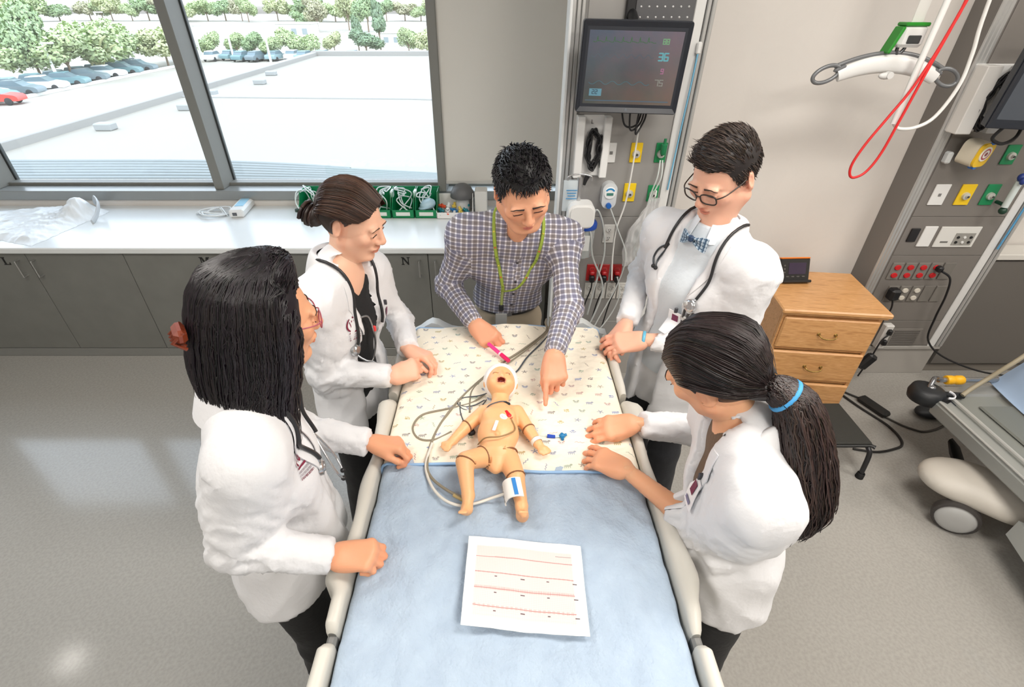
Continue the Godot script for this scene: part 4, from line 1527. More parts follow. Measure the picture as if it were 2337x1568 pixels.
	obj("bracket", b, mat(rgb(190, 192, 192), 0.4), t)
	b = MB.new()
	b.box(V(0.475, 1.04, -2.557), V(0.05, 0.09, 0.002))
	obj("scale_label", b, mat(rgb(228, 230, 228), 0.5), t)
	var gray := mat(rgb(196, 200, 198), 0.35)
	var runs := [[V(0.505, 1.19, -2.59), V(0.53, 1.22, -2.58), V(0.575, 1.12, -2.60), V(0.60, 0.95, -2.60), V(0.57, 0.75, -2.60), V(0.545, 0.55, -2.60)], [V(0.46, 1.18, -2.60), V(0.50, 1.10, -2.56), V(0.53, 0.95, -2.57), V(0.62, 0.72, -2.60), V(0.55, 0.45, -2.58)], [V(0.61, 1.21, -2.64), V(0.66, 1.10, -2.60), V(0.72, 0.95, -2.58), V(0.70, 0.75, -2.60), V(0.60, 0.52, -2.56), V(0.52, 0.36, -2.50)], [V(0.70, 0.80, -2.62), V(0.72, 0.70, -2.58), V(0.68, 0.55, -2.58), V(0.56, 0.40, -2.52)]]
	for i in runs.size(): cable("suction_tube", runs[i], 0.0055 if i < 2 else 0.004, gray, ["grey white tube curling off the blue canister lid", "second grey white tube running from the canister lid to the floor", "pale tube falling from the oval regulator", "pale tube crossing in front of the pale outlets"][i], "tube")
	for i in 3:
		var px: float = [0.56, 0.632, 0.71][i]
		var u := thing("power_plug", "black power plug with a red top in the " + ["left", "middle", "right"][i] + " red outlet of the central headwall", "plug", V(px, 0.77, -2.66), "plugs in the central red outlets")
		b = MB.new()
		b.box(V(px, 0.765, HZ + 0.035), V(0.03, 0.045, 0.045), 0.008)
		b.tube(curve([V(px, 0.745, HZ + 0.05), V(px - 0.005, 0.70, HZ + 0.06), V(px - 0.03, 0.6, HZ + 0.06), V(px - 0.06, 0.42, HZ + 0.07)], 5), 0.0042, 7)
		obj("plug_body", b, black, u)
		b = MB.new()
		b.box(V(px, 0.80, HZ + 0.03), V(0.028, 0.024, 0.034), 0.006)
		obj("red_cap", b, mat(rgb(190, 30, 36), 0.4), u)
	# crumpled clear plastic bag hanging right
	var fn := FastNoiseLite.new()
	fn.seed = 15
	fn.frequency = 4.5
	fn.fractal_type = FastNoiseLite.FRACTAL_RIDGED
	fn.fractal_octaves = 2
	b = MB.new()
	for side in 2:
		b.sheet(22, 34, func(s, u):
			var wid: float = lerpf(0.05, 0.175, smoothstep(0.0, 0.5, u)) * (1.0 - 0.25 * smoothstep(0.75, 1.0, u))
			var bulge: float = (0.055 if side == 0 else -0.03) * sin(PI * s) * sin(PI * clampf(u * 0.9 + 0.08, 0, 1))
			return V(0.835 - 0.055 * u + (s - 0.5) * wid, 1.28 - u * 0.40, -2.61 + bulge + 0.020 * fn.get_noise_2d(s * 1.1 + side * 5.0, u * 0.45)), V(0, 0, 1 if side == 0 else -1))
	t = thing("plastic_bag", "crumpled clear plastic bag of tubing hanging by the man's sleeve", "bag", V(0.80, 0.88, -2.61))
	var bm := mat(Color(0.95, 0.95, 0.95, 0.48), 0.3, 0.0, "bag")
	bm.transparency = BaseMaterial3D.TRANSPARENCY_ALPHA
	obj("film", b, bm, t)
	b = MB.new()
	b.tube(curve(coil(V(0.80, 1.03, -2.605), 0.04, 0.09, 3.0, 23), 5), 0.004, 6)
	obj("tubing_inside", b, mat(rgb(190, 200, 196), 0.35), t)
	b = MB.new()
	b.tube(curve([V(0.845, 1.30, -2.66), V(0.84, 1.31, -2.62), V(0.836, 1.285, -2.61)], 4), 0.004, 6)
	obj("drawstring", b, mat(rgb(226, 226, 222), 0.5), t)

func headwall_right() -> void:
	var white := mat(rgb(228, 228, 226), 0.4)
	var black := mat(rgb(26, 26, 28), 0.45)
	var t := thing("headwall_unit", "grey medical headwall column at the right beside the oak chest", "headwall", V(2.62, 0, -2.78), "medical headwall units")
	headwall_shell(t, 2.27, 2.975, rgb(132, 127, 122))
	plate(t, 2.432, 1.267, 0.082, 0.115, rgb(226, 226, 224), "white jack plate beside the yellow one", "jack")
	plate(t, 2.576, 1.267, 0.08, 0.115, rgb(238, 198, 30), "yellow medical air outlet plate", "gas")
	plate(t, 2.713, 1.267, 0.072, 0.115, rgb(28, 134, 84), "green oxygen outlet plate, lower", "gas")
	plate(t, 2.70, 1.48, 0.07, 0.10, rgb(28, 134, 84), "green oxygen outlet plate, upper", "gas")
	panel_box(t, "black_jack", 2.378, 2.43, 0.99, 1.071, HZ, HZ + 0.008, black)
	panel_box(t, "blank_plate", 2.45, 2.524, 0.96, 1.084, HZ, HZ + 0.008, white)
	panel_box(t, "call_panel", 2.546, 2.778, 0.957, 1.082, HZ, HZ + 0.008, mat(rgb(220, 219, 214), 0.4))
	panel_box(t, "call_panel_keys", 2.645, 2.76, 0.97, 1.045, HZ + 0.008, HZ + 0.011, mat(rgb(150, 148, 142), 0.4))
	for i in 6:
		var b1 := MB.new()
		b1.lathe(PackedVector2Array([Vector2(0, 0.005), Vector2(0.007, 0.005), Vector2(0.008, 0)]), V(2.665 + (i % 3) * 0.037, 0.99 + (i / 3) * 0.03, HZ + 0.011), Basis(V(1, 0, 0), V(0, 0, 1), V(0, -1, 0)), 12)
		obj("call_button", b1, black if i % 3 != 1 else white, t)
	panel_box(t, "call_panel_slot", 2.575, 2.62, 0.985, 0.995, HZ + 0.008, HZ + 0.010, mat(rgb(110, 108, 104), 0.5))
	for i in 5:
		var x := 2.405 + i * 0.078
		if i < 4:
			plate(t, x, 0.80, 0.068, 0.11, rgb(124, 120, 114), "steel outlet plate with red sockets", "plain")
			for s in [-1.0, 1.0]:
				var b2 := MB.new()
				b2.lathe(PackedVector2Array([Vector2(0, 0.008), Vector2(0.017, 0.008), Vector2(0.019, 0.005), Vector2(0.019, 0)]), V(x, 0.80 + s * 0.026, HZ + 0.008), Basis(V(1, 0, 0), V(0, 0, 1), V(0, -1, 0)), 16, 0.85)
				obj("red_socket", b2, mat(rgb(196, 28, 34), 0.4), t)
		else: plate(t, x, 0.80, 0.068, 0.11, rgb(118, 114, 108), "blank steel plate", "plain")
		plate(t, 2.45 + i * 0.074, 0.643, 0.064, 0.11, rgb(120, 116, 110), "steel duplex plate" if i < 2 else "blank steel plate in the lower row", "plain")
		if i > 0 and i < 3:
			for s in [-1.0, 1.0]:
				var b3 := MB.new()
				b3.lathe(PackedVector2Array([Vector2(0, 0.008), Vector2(0.016, 0.008), Vector2(0.018, 0.005), Vector2(0.018, 0)]), V(2.45 + i * 0.074, 0.643 + s * 0.026, HZ + 0.008), Basis(V(1, 0, 0), V(0, 0, 1), V(0, -1, 0)), 16, 0.85)
				obj("white_socket", b3, mat(rgb(214, 208, 196), 0.4), t)
	panel_box(t, "vent_plate", 2.59, 2.785, 0.25, 0.38, HZ, HZ + 0.006, mat(rgb(128, 123, 117), 0.5))
	for i in 8: panel_box(t, "vent_slat", 2.605 + 0.0, 2.77, 0.262 + i * 0.014, 0.269 + i * 0.014, HZ + 0.006, HZ + 0.010, mat(rgb(98, 94, 90), 0.5), 0.001)
	# white box with cable hank, second monitor
	t = thing("module_rack", "white equipment box with cables beside the right hand monitor", "box", V(2.30, 1.61, -2.64))
	panel_box(t, "back", 2.28, 2.48, 1.60, 1.90, HZ, HZ + 0.03, white, 0.004)
	panel_box(t, "side_plate", 2.27, 2.345, 1.60, 1.90, HZ + 0.03, HZ + 0.10, mat(rgb(222, 220, 216), 0.4), 0.004)
	panel_box(t, "strip", 2.44, 2.50, 1.60, 1.90, HZ + 0.03, HZ + 0.08, white, 0.004)
	cable("cable_hank", coil(V(2.385, 1.74, HZ + 0.085), 0.048, 0.12, 10.0, 9, 0.03), 0.0052, black, "tangled hank of black cable on the right hand white box", "cable")
	var m := thing("patient_monitor", "black monitor cut by the photograph's right edge", "monitor", V(2.50, 1.62, -2.46))
	var im := Image.create(8, 8, false, Image.FORMAT_RGB8)
	im.fill(rgb(70, 74, 80))
	monitor(m, Transform3D(facing(V(-0.30, -0.10, 1)), V(2.52, 1.84, -2.42)), 0.46, 0.38, im)
	var b := MB.new()
	b.tube(curve([V(2.56, 1.95, -2.69), V(2.56, 1.93, -2.6), V(2.54, 1.86, -2.49)], 4), 0.025, 10)
	obj("arm", b, black, m)
	for k in 2: cable("monitor_cable", [V(2.40, 1.66, -2.50), V(2.39, 1.60, -2.52), V(2.45, 1.575, -2.52), V(2.52, 1.60 - k * 0.01, -2.54), V(2.56, 1.66, -2.58)], 0.008 - k * 0.003, black, ["thick", "thin"][k] + " black cable looping below the right hand monitor", "cable", "black cables below the right hand monitor")
	# suction regulator, pale with yellow face
	var f := thing("vacuum_gauge", "cream and yellow regulator with a round red dial on the right headwall", "regulator", V(2.43, 1.44, -2.62))
	var F := Transform3D(facing(V(0.35, -0.1, 1)), V(2.43, 1.51, HZ + 0.03))
	b = MB.new()
	b.prism(rrect(0.105, 0.12, 0.03, 5), F, 0.075, true)
	obj("body", b, mat(rgb(214, 206, 186), 0.4), f)
	b = MB.new()
	b.prism(rrect(0.10, 0.116, 0.03, 5), F.translated_local(V(0.004, 0, 0.076)), 0.012, true)
	obj("face", b, mat(rgb(240, 196, 40), 0.4), f)
	for q in [[0.036, rgb(238, 236, 228)], [0.028, rgb(176, 70, 76)], [0.020, rgb(240, 238, 232)], [0.010, rgb(150, 70, 70)]]:
		b = MB.new()
		b.lathe(PackedVector2Array([Vector2(0, 0.004), Vector2(q[0], 0.004), Vector2(q[0] + 0.001, 0)]), F * V(0.002, 0.008, 0.088 + 0.04 * (0.036 - q[0])), F.basis * Basis(V(1, 0, 0), V(0, 0, 1), V(0, -1, 0)), 22)
		obj("dial_ring", b, mat(q[1], 0.4), f)
	b = MB.new()
	b.lathe(PackedVector2Array([Vector2(0, 0.025), Vector2(0.014, 0.025), Vector2(0.016, 0)]), F * V(-0.005, -0.058, 0.06), F.basis * Basis(V(1, 0, 0), V(0, 0, 1), V(0, -1, 0)), 14)
	b.box(F * V(0.02, 0.058, 0.085), V(0.03, 0.012, 0.016), 0.004, F.basis)
	obj("blue_knob", b, mat(rgb(40, 110, 196), 0.4), f)
	b = MB.new()
	b.box(V(2.36, 1.47, HZ + 0.02), V(0.03, 0.06, 0.04), 0.008)
	one("clear_hook", b, mat(rgb(205, 208, 208), 0.3), "clear plastic hook left of the cream regulator", "hook")
	# oxygen flowmeter on the lower green outlet
	t = thing("oxygen_flowmeter", "clear oxygen flowmeter with blue and green ends by the right edge", "flowmeter", V(2.76, 1.2, -2.64))
	b = MB.new()
	b.tube(PackedVector3Array([V(2.765, 1.22, -2.63), V(2.765, 1.36, -2.63)]), 0.016, 12)
	obj("flow_tube", b, mat(rgb(206, 216, 214), 0.2), t)
	b = MB.new()
	b.ball(V(2.765, 1.38, -2.63), V(0.02, 0.022, 0.02))
	b.ball(V(2.75, 1.37, -2.60), V(0.014, 0.02, 0.014))
	obj("blue_valve", b, mat(rgb(40, 60, 130), 0.4), t)
	b = MB.new()
	b.ball(V(2.768, 1.20, -2.63), V(0.02, 0.02, 0.02))
	b.tube(PackedVector3Array([V(2.765, 1.23, -2.69), V(2.765, 1.23, -2.63)]), 0.01, 8)
	obj("green_nut", b, mat(rgb(22, 60, 44), 0.4), t)
	cable("thin_black_lead", [V(2.90, 1.66, -2.60), V(2.86, 1.52, -2.62), V(2.80, 1.44, -2.62), V(2.765, 1.39, -2.62)], 0.003, black, "thin black lead running down to the oxygen flowmeter", "cable")
	cable("blue_line", [V(2.93, 1.55, HZ + 0.02), V(2.932, 1.30, HZ + 0.02), V(2.93, 1.10, HZ + 0.02), V(2.925, 0.95, HZ + 0.02)], 0.005, mat(rgb(90, 160, 206), 0.4), "thin blue tube on the right headwall's white raceway", "tube")
	# power cable from the last red socket to the second bed
	t = thing("bed_power_cable", "black power cord from a red socket hanging towards the second bed", "cord", V(2.64, 0.1, -2.6))
	b = MB.new()
	b.box(V(2.642, 0.826, HZ + 0.03), V(0.032, 0.036, 0.04), 0.008)
	obj("plug", b, black, t)
	b = MB.new()
	b.tube(curve([V(2.645, 0.82, HZ + 0.05), V(2.70, 0.78, HZ + 0.07), V(2.735, 0.66, HZ + 0.07), V(2.76, 0.5, HZ + 0.06), V(2.80, 0.33, HZ + 0.06), V(2.93, 0.22, -2.60), V(3.15, 0.17, -2.50), V(3.4, 0.2, -2.42), V(3.55, 0.3, -2.38)], 7), 0.006, 7)
	obj("cord", b, black, t)
	t = thing("power_adapter", "black plug adapter in the lower left socket behind the oak chest's corner", "adapter", V(2.42, 0.6, -2.64))
	b = MB.new()
	b.box(V(2.435, 0.66, HZ + 0.04), V(0.06, 0.075, 0.06), 0.012)
	obj("block", b, black, t)
	b = MB.new()
	b.tube(curve([V(2.43, 0.63, HZ + 0.06), V(2.45, 0.56, HZ + 0.06), V(2.44, 0.40, HZ + 0.05), V(2.42, 0.2, HZ + 0.06)], 6), 0.005, 7)
	obj("lead", b, black, t)
	t = thing("power_strip", "white power strip with black plugs low on the right headwall", "power strip", V(2.52, 0.24, -2.66))
	b = MB.new()
	b.box(V(2.525, 0.34, HZ + 0.025), V(0.055, 0.18, 0.045), 0.006)
	obj("strip", b, mat(rgb(218, 216, 212), 0.4), t)
	for k in 2:
		b = MB.new()
		b.box(V(2.527, 0.385 - k * 0.08, HZ + 0.055), V(0.026, 0.04, 0.03), 0.006)
		obj("plug", b, black, t)
	b = MB.new()
	b.tube(curve([V(2.53, 0.38, HZ + 0.065), V(2.49, 0.33, HZ + 0.07), V(2.46, 0.2, HZ + 0.09), V(2.43, 0.06, HZ + 0.10)], 6), 0.005, 7)
	obj("cord", b, black, t)
	b = MB.new()
	b.box(V(2.435, 0.185, -2.60), V(0.07, 0.12, 0.05), 0.014, Basis(V(0, 0, 1), -0.5))
	one("black_charger", b, black, "black charger block hanging behind the oak chest's lower corner", "charger")
	# low grey cabinet with white top right of the column
	t = thing("base_cabinet", "dark grey cabinet with a pale top right of the right headwall", "cabinet", V(3.7, 0, -2.79))
	panel_box(t, "body", 2.985, 4.5, 0.06, 0.865, -2.84, -2.735, mat(rgb(96, 93, 88), 0.5))
	panel_box(t, "door", 2.995, 3.75, 0.08, 0.855, -2.735, -2.715, mat(rgb(104, 100, 95), 0.45))
	panel_box(t, "door", 3.755, 4.49, 0.08, 0.855, -2.735, -2.715, mat(rgb(104, 100, 95), 0.45))
	panel_box(t, "plinth", 2.985, 4.5, 0.0, 0.055, -2.84, -2.738, mat(rgb(128, 122, 114), 0.5))
	panel_box(t, "top", 2.98, 4.52, 0.868, 0.905, -2.845, -2.70, mat(rgb(214, 211, 204), 0.3), 0.004)

func lift() -> void:
	# ceiling hoist: strap, motor hook, spreader bar; cords
	var z := -2.42
	var grey := mat(rgb(120, 122, 124), 0.35, 0.3)
	var white := mat(rgb(226, 226, 224), 0.35)
	var t := thing("hoist_spreader_bar", "white hoist spreader bar with grey loop handles hanging before the beige wall", "hoist", V(1.68, 1.84, z))
	var b := MB.new()
	# arched white body
	var pts := []
	for i in 13:
		var s := i / 12.0 * 2.0 - 1.0
		pts.append(V(1.685 + s * 0.215, 1.925 - 0.05 * s * s - 0.004 * s, z))
	var rad := PackedFloat32Array()
	var cp := curve(pts, 3)
	for i in cp.size():
		var s := absf(float(i) / (cp.size() - 1) * 2.0 - 1.0)
		rad.append(0.036 - 0.010 * s * s)
	b.tube(cp, rad, 14, true, 0.55, V(0, 1, 0))
	obj("bar", b, white, t)
	b = MB.new()
	var rim := []
	for i in 15:
		var s := i / 14.0 * 2.0 - 1.0
		rim.append(V(1.685 + s * 0.235, 1.965 - 0.055 * s * s - 0.004 * s, z - 0.004))
	b.tube(curve(rim, 3), 0.009, 9)
	obj("top_rim", b, grey, t)
	for s in [-1.0, 1.0]:
		b = MB.new()
		var c := V(1.685 + s * 0.265, 1.885 - (0.012 if s > 0 else 0.0), z)
		var tilt: float = -s * 0.36
		var loop := []
		for i in 15:
			var a := TAU * i / 14.0
			var q := Vector2(cos(a) * 0.055, sin(a) * 0.030).rotated(tilt)
			loop.append(c + V(q.x, q.y, 0))
		b.tube(curve(loop, 3), 0.0085, 9, false)
		obj("loop_handle", b, grey, t)
		b = MB.new()
		b.box(c + V(-s * 0.052, 0.022, 0), V(0.05, 0.016, 0.022), 0.006, Basis(V(0, 0, 1), -s * 0.45))
		obj("latch", b, grey, t)
	b = MB.new()
	b.tube(PackedVector3Array([V(1.672, 1.885, z + 0.02), V(1.672, 1.885, z + 0.045)]), 0.014, 12)
	b.ball(V(1.66, 1.882, z + 0.03), V(0.03, 0.014, 0.012))
	obj("boss", b, mat(rgb(214, 214, 212), 0.3), t)
	b = MB.new()
	b.tube(curve([V(1.69, 1.955, z), V(1.685, 1.985, z), V(1.70, 2.005, z), V(1.715, 1.985, z), V(1.705, 1.965, z)], 5), 0.007, 8)
	obj("hook", b, mat(rgb(90, 92, 94), 0.3, 0.7), t)
	t = thing("hoist_coupler", "white hoist coupling box with green edges above the spreader bar", "coupler", V(1.70, 1.97, z))
	b = MB.new()
	b.box(V(1.715, 2.025, z), V(0.105, 0.078, 0.06), 0.012)
	obj("case", b, white, t)
	b = MB.new()
	b.box(V(1.715, 2.068, z), V(0.10, 0.014, 0.062), 0.004)
	b.box(V(1.652, 2.012, z), V(0.014, 0.10, 0.058), 0.004, Basis(V(0, 0, 1), -0.3))
	obj("green_edge", b, mat(rgb(38, 140, 38), 0.4), t)
	b = MB.new()
	b.box(V(1.718, 2.015, z + 0.031), V(0.055, 0.03, 0.006), 0.003)
	obj("window", b, mat(rgb(60, 62, 62), 0.4), t)
	b = MB.new()
	b.box2(V(1.70, 2.07, z - 0.002), V(1.748, 3.16, z + 0.001), 0.001)
	obj("strap", b, mat(rgb(214, 213, 208), 0.8), t)
	t = thing("hoist_motor", "white ceiling hoist motor on its track above the frame", "motor", V(1.72, 3.1, z))
	b = MB.new()
	b.box(V(1.73, 3.19, z), V(0.34, 0.11, 0.2), 0.03)
	obj("case", b, white, t)
	b = MB.new()
	b.box2(V(1.70, 3.25, -2.84), V(1.76, 3.298, 1.5), 0.004)
	obj("track", b, mat(rgb(205, 205, 205), 0.35, 0.4), t)
	# hanging handset and cords
	b = MB.new()
	b.tube(curve([V(1.755, 2.50, z + 0.08), V(1.752, 2.20, z + 0.08), V(1.748, 1.96, z + 0.08), V(1.746, 1.70, z + 0.08)], 4), 0.0135, 12, true, 0.7)
	var wd := thing("hoist_wand", "long white wand with its white cord hanging beside the hoist coupler", "wand", V(1.75, 1.68, z + 0.08))
	obj("stick", b, mat(rgb(232, 232, 229), 0.35), wd)
	b = MB.new()
	b.tube(curve([V(1.85, 3.16, z + 0.05), V(1.925, 2.2, z + 0.06), V(1.955, 1.97, z + 0.07), V(1.955, 1.85, z + 0.08), V(1.915, 1.73, z + 0.08), V(1.85, 1.685, z + 0.08), V(1.78, 1.68, z + 0.08), V(1.748, 1.70, z + 0.08)], 7), 0.0075, 9)
	obj("cord", b, mat(rgb(230, 230, 226), 0.4), wd)
	cable("red_pull_cord", [V(1.815, 3.16, z + 0.1), V(1.81, 2.25, z + 0.1), V(1.795, 2.05, z + 0.1), V(1.752, 1.86, z + 0.1), V(1.70, 1.74, z + 0.1), V(1.645, 1.62, z + 0.1), V(1.62, 1.53, z + 0.1), V(1.632, 1.48, z + 0.1), V(1.66, 1.472, z + 0.1), V(1.70, 1.50, z + 0.1), V(1.732, 1.58, z + 0.1), V(1.752, 1.72, z + 0.1), V(1.775, 1.90, z + 0.1), V(1.80, 2.08, z + 0.1), V(1.818, 2.3, z + 0.1), V(1.822, 3.16, z + 0.1)], 0.0058, mat(rgb(222, 44, 44), 0.45), "red pull cord hanging in a long loop by the hoist", "cord")

const BT := 1.03  # height of the bedding's top

func rail(t: Node3D, called: String, st: Array, m: Material) -> void:
	# st: [z, inner x, outer x, top] stations along the bed; a rounded panel from 0.80 up
	var pts := []
	for s in st: pts.append(V(s[1], s[2], s[3]))
	var zs := []
	var rings := []
	var dense := []
	for i in st.size() - 1:
		for k in 5:
			var u := k / 5.0
			var us := smoothstep(0.0, 1.0, u)
			dense.append([lerpf(st[i][0], st[i + 1][0], u), lerpf(st[i][1], st[i + 1][1], us), lerpf(st[i][2], st[i + 1][2], us), lerpf(st[i][3], st[i + 1][3], us)])
	dense.append(st[-1])
	for i in dense.size():
		var d: Array = dense[i]
		var sh := 1.0 if i > 0 and i < dense.size() - 1 else 0.72
		var cx: float = (d[1] + d[2]) * 0.5
		var hw: float = absf(d[2] - d[1]) * 0.5 * sh
		var top: float = d[3] - (1.0 - sh) * 0.025
		var low := 0.82
		var ring := PackedVector3Array()
		for k in 7:
			var a := PI * k / 6.0
			ring.append(V(cx + cos(a) * hw, top - hw + sin(a) * hw, d[0]))
		ring.append(V(cx - hw, 0.95, d[0]))
		for k in 5:
			var a := PI + PI * k / 4.0
			ring.append(V(cx + cos(a) * hw * 0.8, low + hw + sin(a) * hw, d[0]))
		ring.append(V(cx + hw, 0.95, d[0]))
		rings.append(ring)
	var b := MB.new()
	b.loft(rings)
	obj(called, b, m, t)

func bed() -> void:
	var plastic := mat(rgb(206, 203, 194), 0.42)
	var metal := mat(rgb(170, 172, 172), 0.35, 0.6)
	var t := thing("hospital_bed", "white hospital bed with moulded side rails that the five people stand round", "bed", V(0.03, 0, -0.7))
	var b := MB.new()
	b.prism(rrect(0.75, 0.15, 0.04, 4), Transform3D(Basis(), V(0.032, 0.94, -1.68)), 2.05, true)
	obj("mattress", b, mat(rgb(222, 224, 226), 0.7), t)
	b = MB.new()
	b.box2(V(-0.36, 0.80, -1.70), V(0.42, 0.86, 0.40), 0.015)
	obj("deck", b, plastic, t)
	b = MB.new()
	b.box2(V(-0.30, 0.34, -1.45), V(0.36, 0.44, 0.15), 0.02)
	for z in [-1.2, -0.1]: b.box2(V(-0.10, 0.40, z - 0.08), V(0.16, 0.82, z + 0.08), 0.02)
	obj("base", b, mat(rgb(186, 186, 182), 0.4), t)
	for x in [-0.28, 0.34]:
		for z in [-1.42, 0.10]:
			b = MB.new()
			b.lathe(PackedVector2Array([Vector2(0, -0.02), Vector2(0.065, -0.02), Vector2(0.075, -0.01), Vector2(0.075, 0.01), Vector2(0.065, 0.02), Vector2(0, 0.02)]), V(x, 0.075, z), Basis(V(0, 1, 0), V(1, 0, 0), V(0, 0, 1)), 18)
			b.tube(PackedVector3Array([V(x, 0.07, z), V(x, 0.36, z)]), 0.02, 8)
			obj("caster", b, mat(rgb(70, 72, 74), 0.5), t)
	rail(t, "side_rail", [[-1.66, -0.350, -0.392, 1.04], [-1.5, -0.350, -0.395, 1.055], [-1.295, -0.350, -0.392, 1.045]], plastic)
	rail(t, "side_rail", [[-1.272, -0.352, -0.402, 1.03], [-1.24, -0.352, -0.412, 1.046], [-1.13, -0.352, -0.396, 1.05], [-1.02, -0.350, -0.378, 1.05], [-0.90, -0.350, -0.392, 1.05], [-0.78, -0.350, -0.382, 1.05], [-0.70, -0.350, -0.386, 1.05], [-0.632, -0.350, -0.414, 1.052], [-0.585, -0.350, -0.382, 1.05], [-0.53, -0.350, -0.382, 1.045], [-0.512, -0.353, -0.378, 1.03]], plastic)
	rail(t, "side_rail", [[-0.492, -0.352, -0.378, 1.03], [-0.472, -0.350, -0.384, 1.047], [-0.2, -0.350, -0.384, 1.05], [0.25, -0.350, -0.384, 1.05]], plastic)
	rail(t, "side_rail", [[-1.66, 0.414, 0.445, 1.04], [-1.5, 0.414, 0.445, 1.05], [-1.285, 0.414, 0.442, 1.045]], plastic)
	rail(t, "side_rail", [[-1.265, 0.414, 0.450, 1.03], [-1.225, 0.414, 0.484, 1.046], [-1.17, 0.414, 0.484, 1.05], [-1.135, 0.414, 0.446, 1.05], [-0.98, 0.414, 0.440, 1.05], [-0.86, 0.414, 0.446, 1.05], [-0.75, 0.414, 0.462, 1.05], [-0.64, 0.414, 0.474, 1.052], [-0.56, 0.414, 0.450, 1.05], [-0.51, 0.416, 0.442, 1.03]], plastic)
	rail(t, "side_rail", [[-0.488, 0.416, 0.442, 1.03], [-0.47, 0.414, 0.446, 1.047], [-0.2, 0.414, 0.446, 1.05], [0.25, 0.414, 0.446, 1.05]], plastic)
	for x in [-0.366, 0.43]:
		b = MB.new()
		b.box(V(x, 0.93, -0.502), V(0.022, 0.16, 0.05), 0.006)
		obj("rail_link", b, mat(rgb(120, 120, 118), 0.5), t)
	# headboard with a waved top
	var o := PackedVector2Array([Vector2(-0.37, 0.66), Vector2(-0.39, 0.98)])
	for i in 33:
		var x := -0.39 + 0.845 * i / 32.0
		var u := absf(x - 0.032)
		o.append(Vector2(x, 0.985 + 0.055 * exp(-pow((u - 0.315) / 0.055, 2)) + 0.012 * smoothstep(0.35, 0.25, u)))
	o.append(Vector2(0.455, 0.98))
	o.append(Vector2(0.435, 0.66))
	b = MB.new()
	b.prism(o, Transform3D(Basis(), V(0, 0, -1.775)), 0.045, true)
	obj("headboard", b, mat(rgb(208, 211, 210), 0.4), t)
	b = MB.new()
	b.box2(V(-0.35, 0.55, 0.40), V(0.41, 1.05, 0.45), 0.02)
	obj("footboard", b, mat(rgb(208, 211, 210), 0.4), t)

func bedding_noise(seed_: int, f: float) -> FastNoiseLite:
	var n1 := FastNoiseLite.new()
	n1.seed = seed_
	n1.frequency = f
	n1.fractal_octaves = 3
	return n1

func drape_x(s: float, x0: float, x1: float) -> Vector3:
	# across the bed: flat on top, rounding over and hanging down at both edges; returns (x, drop, 0)
	var hang := 0.09
	var flatw := x1 - x0
	var d := s * (flatw + 2.0 * hang) - hang
	var r := 0.028
	if d < r:
		var k := r - d
		var a := minf(k / r, PI * 0.5)
		return V(x0 + r - sin(a) * r, -(r - cos(a) * r) - maxf(0.0, k - r * PI * 0.5), 0)
	if d > flatw - r:
		var k := d - (flatw - r)
		var a := minf(k / r, PI * 0.5)
		return V(x1 - r + sin(a) * r, -(r - cos(a) * r) - maxf(0.0, k - r * PI * 0.5), 0)
	return V(x0 + d, 0, 0)

func nursery_print() -> Image:
	# cream flannel printed with small sketched shapes
	var im := Image.create(1024, 1024, false, Image.FORMAT_RGB8)
	im.fill(rgb(240, 232, 214))
	var r := RandomNumberGenerator.new()
	r.seed = 41
	var inks := [rgb(176, 166, 152), rgb(150, 156, 172), rgb(190, 174, 128), rgb(164, 174, 154), rgb(194, 166, 156), rgb(146, 140, 134), rgb(150, 160, 188)]
	for j in 17:
		for i in 17:
			var c := Vector2((i + 0.5 + 0.5 * (j % 2)) * 60.0 + r.randf_range(-10, 10), (j + 0.5) * 60.0 + r.randf_range(-10, 10))
			var ink: Color = inks[r.randi() % 7]
			var turn := r.randf() * TAU
			var k := r.randi() % 5
			if k == 0:  # round beast with ears and eyes
				px_dot(im, c.x, c.y, 10, 8, ink.lightened(0.35))
				for q in 2: px_dot(im, c.x + (q * 2 - 1) * 8, c.y - 8, 4, 4, ink)
				for q in 2: px_dot(im, c.x + (q * 2 - 1) * 4, c.y - 1, 1.6, 1.6, rgb(90, 84, 80))
			elif k == 1:  # four pads
				for q in 4: px_dot(im, c.x + cos(turn + q * 0.8) * 9, c.y + sin(turn + q * 0.8) * 9, 3, 3, ink)
				px_dot(im, c.x - cos(turn + 1.2) * 2, c.y - sin(turn + 1.2) * 2, 6, 5, ink)
			elif k == 2:  # short scribble
				var p := c - Vector2(14, 0).rotated(turn)
				for q in 5:
					var p2 := p + Vector2(6, 4 if q % 2 else -4).rotated(turn)
					px_line(im, p, p2, 1.4, ink)
					p = p2
			elif k == 3:  # star
				for q in 5: px_line(im, c, c + Vector2(11, 0).rotated(turn + TAU * q / 5.0), 1.8, ink)
			else:  # long beast on four legs
				px_dot(im, c.x, c.y, 12, 5.5, ink.lightened(0.2))
				px_dot(im, c.x + 12, c.y - 5, 4.5, 4, ink)
				for q in 4: px_line(im, c + Vector2(-9 + q * 6, 4), c + Vector2(-9 + q * 6, 10), 1.3, ink)
	return im

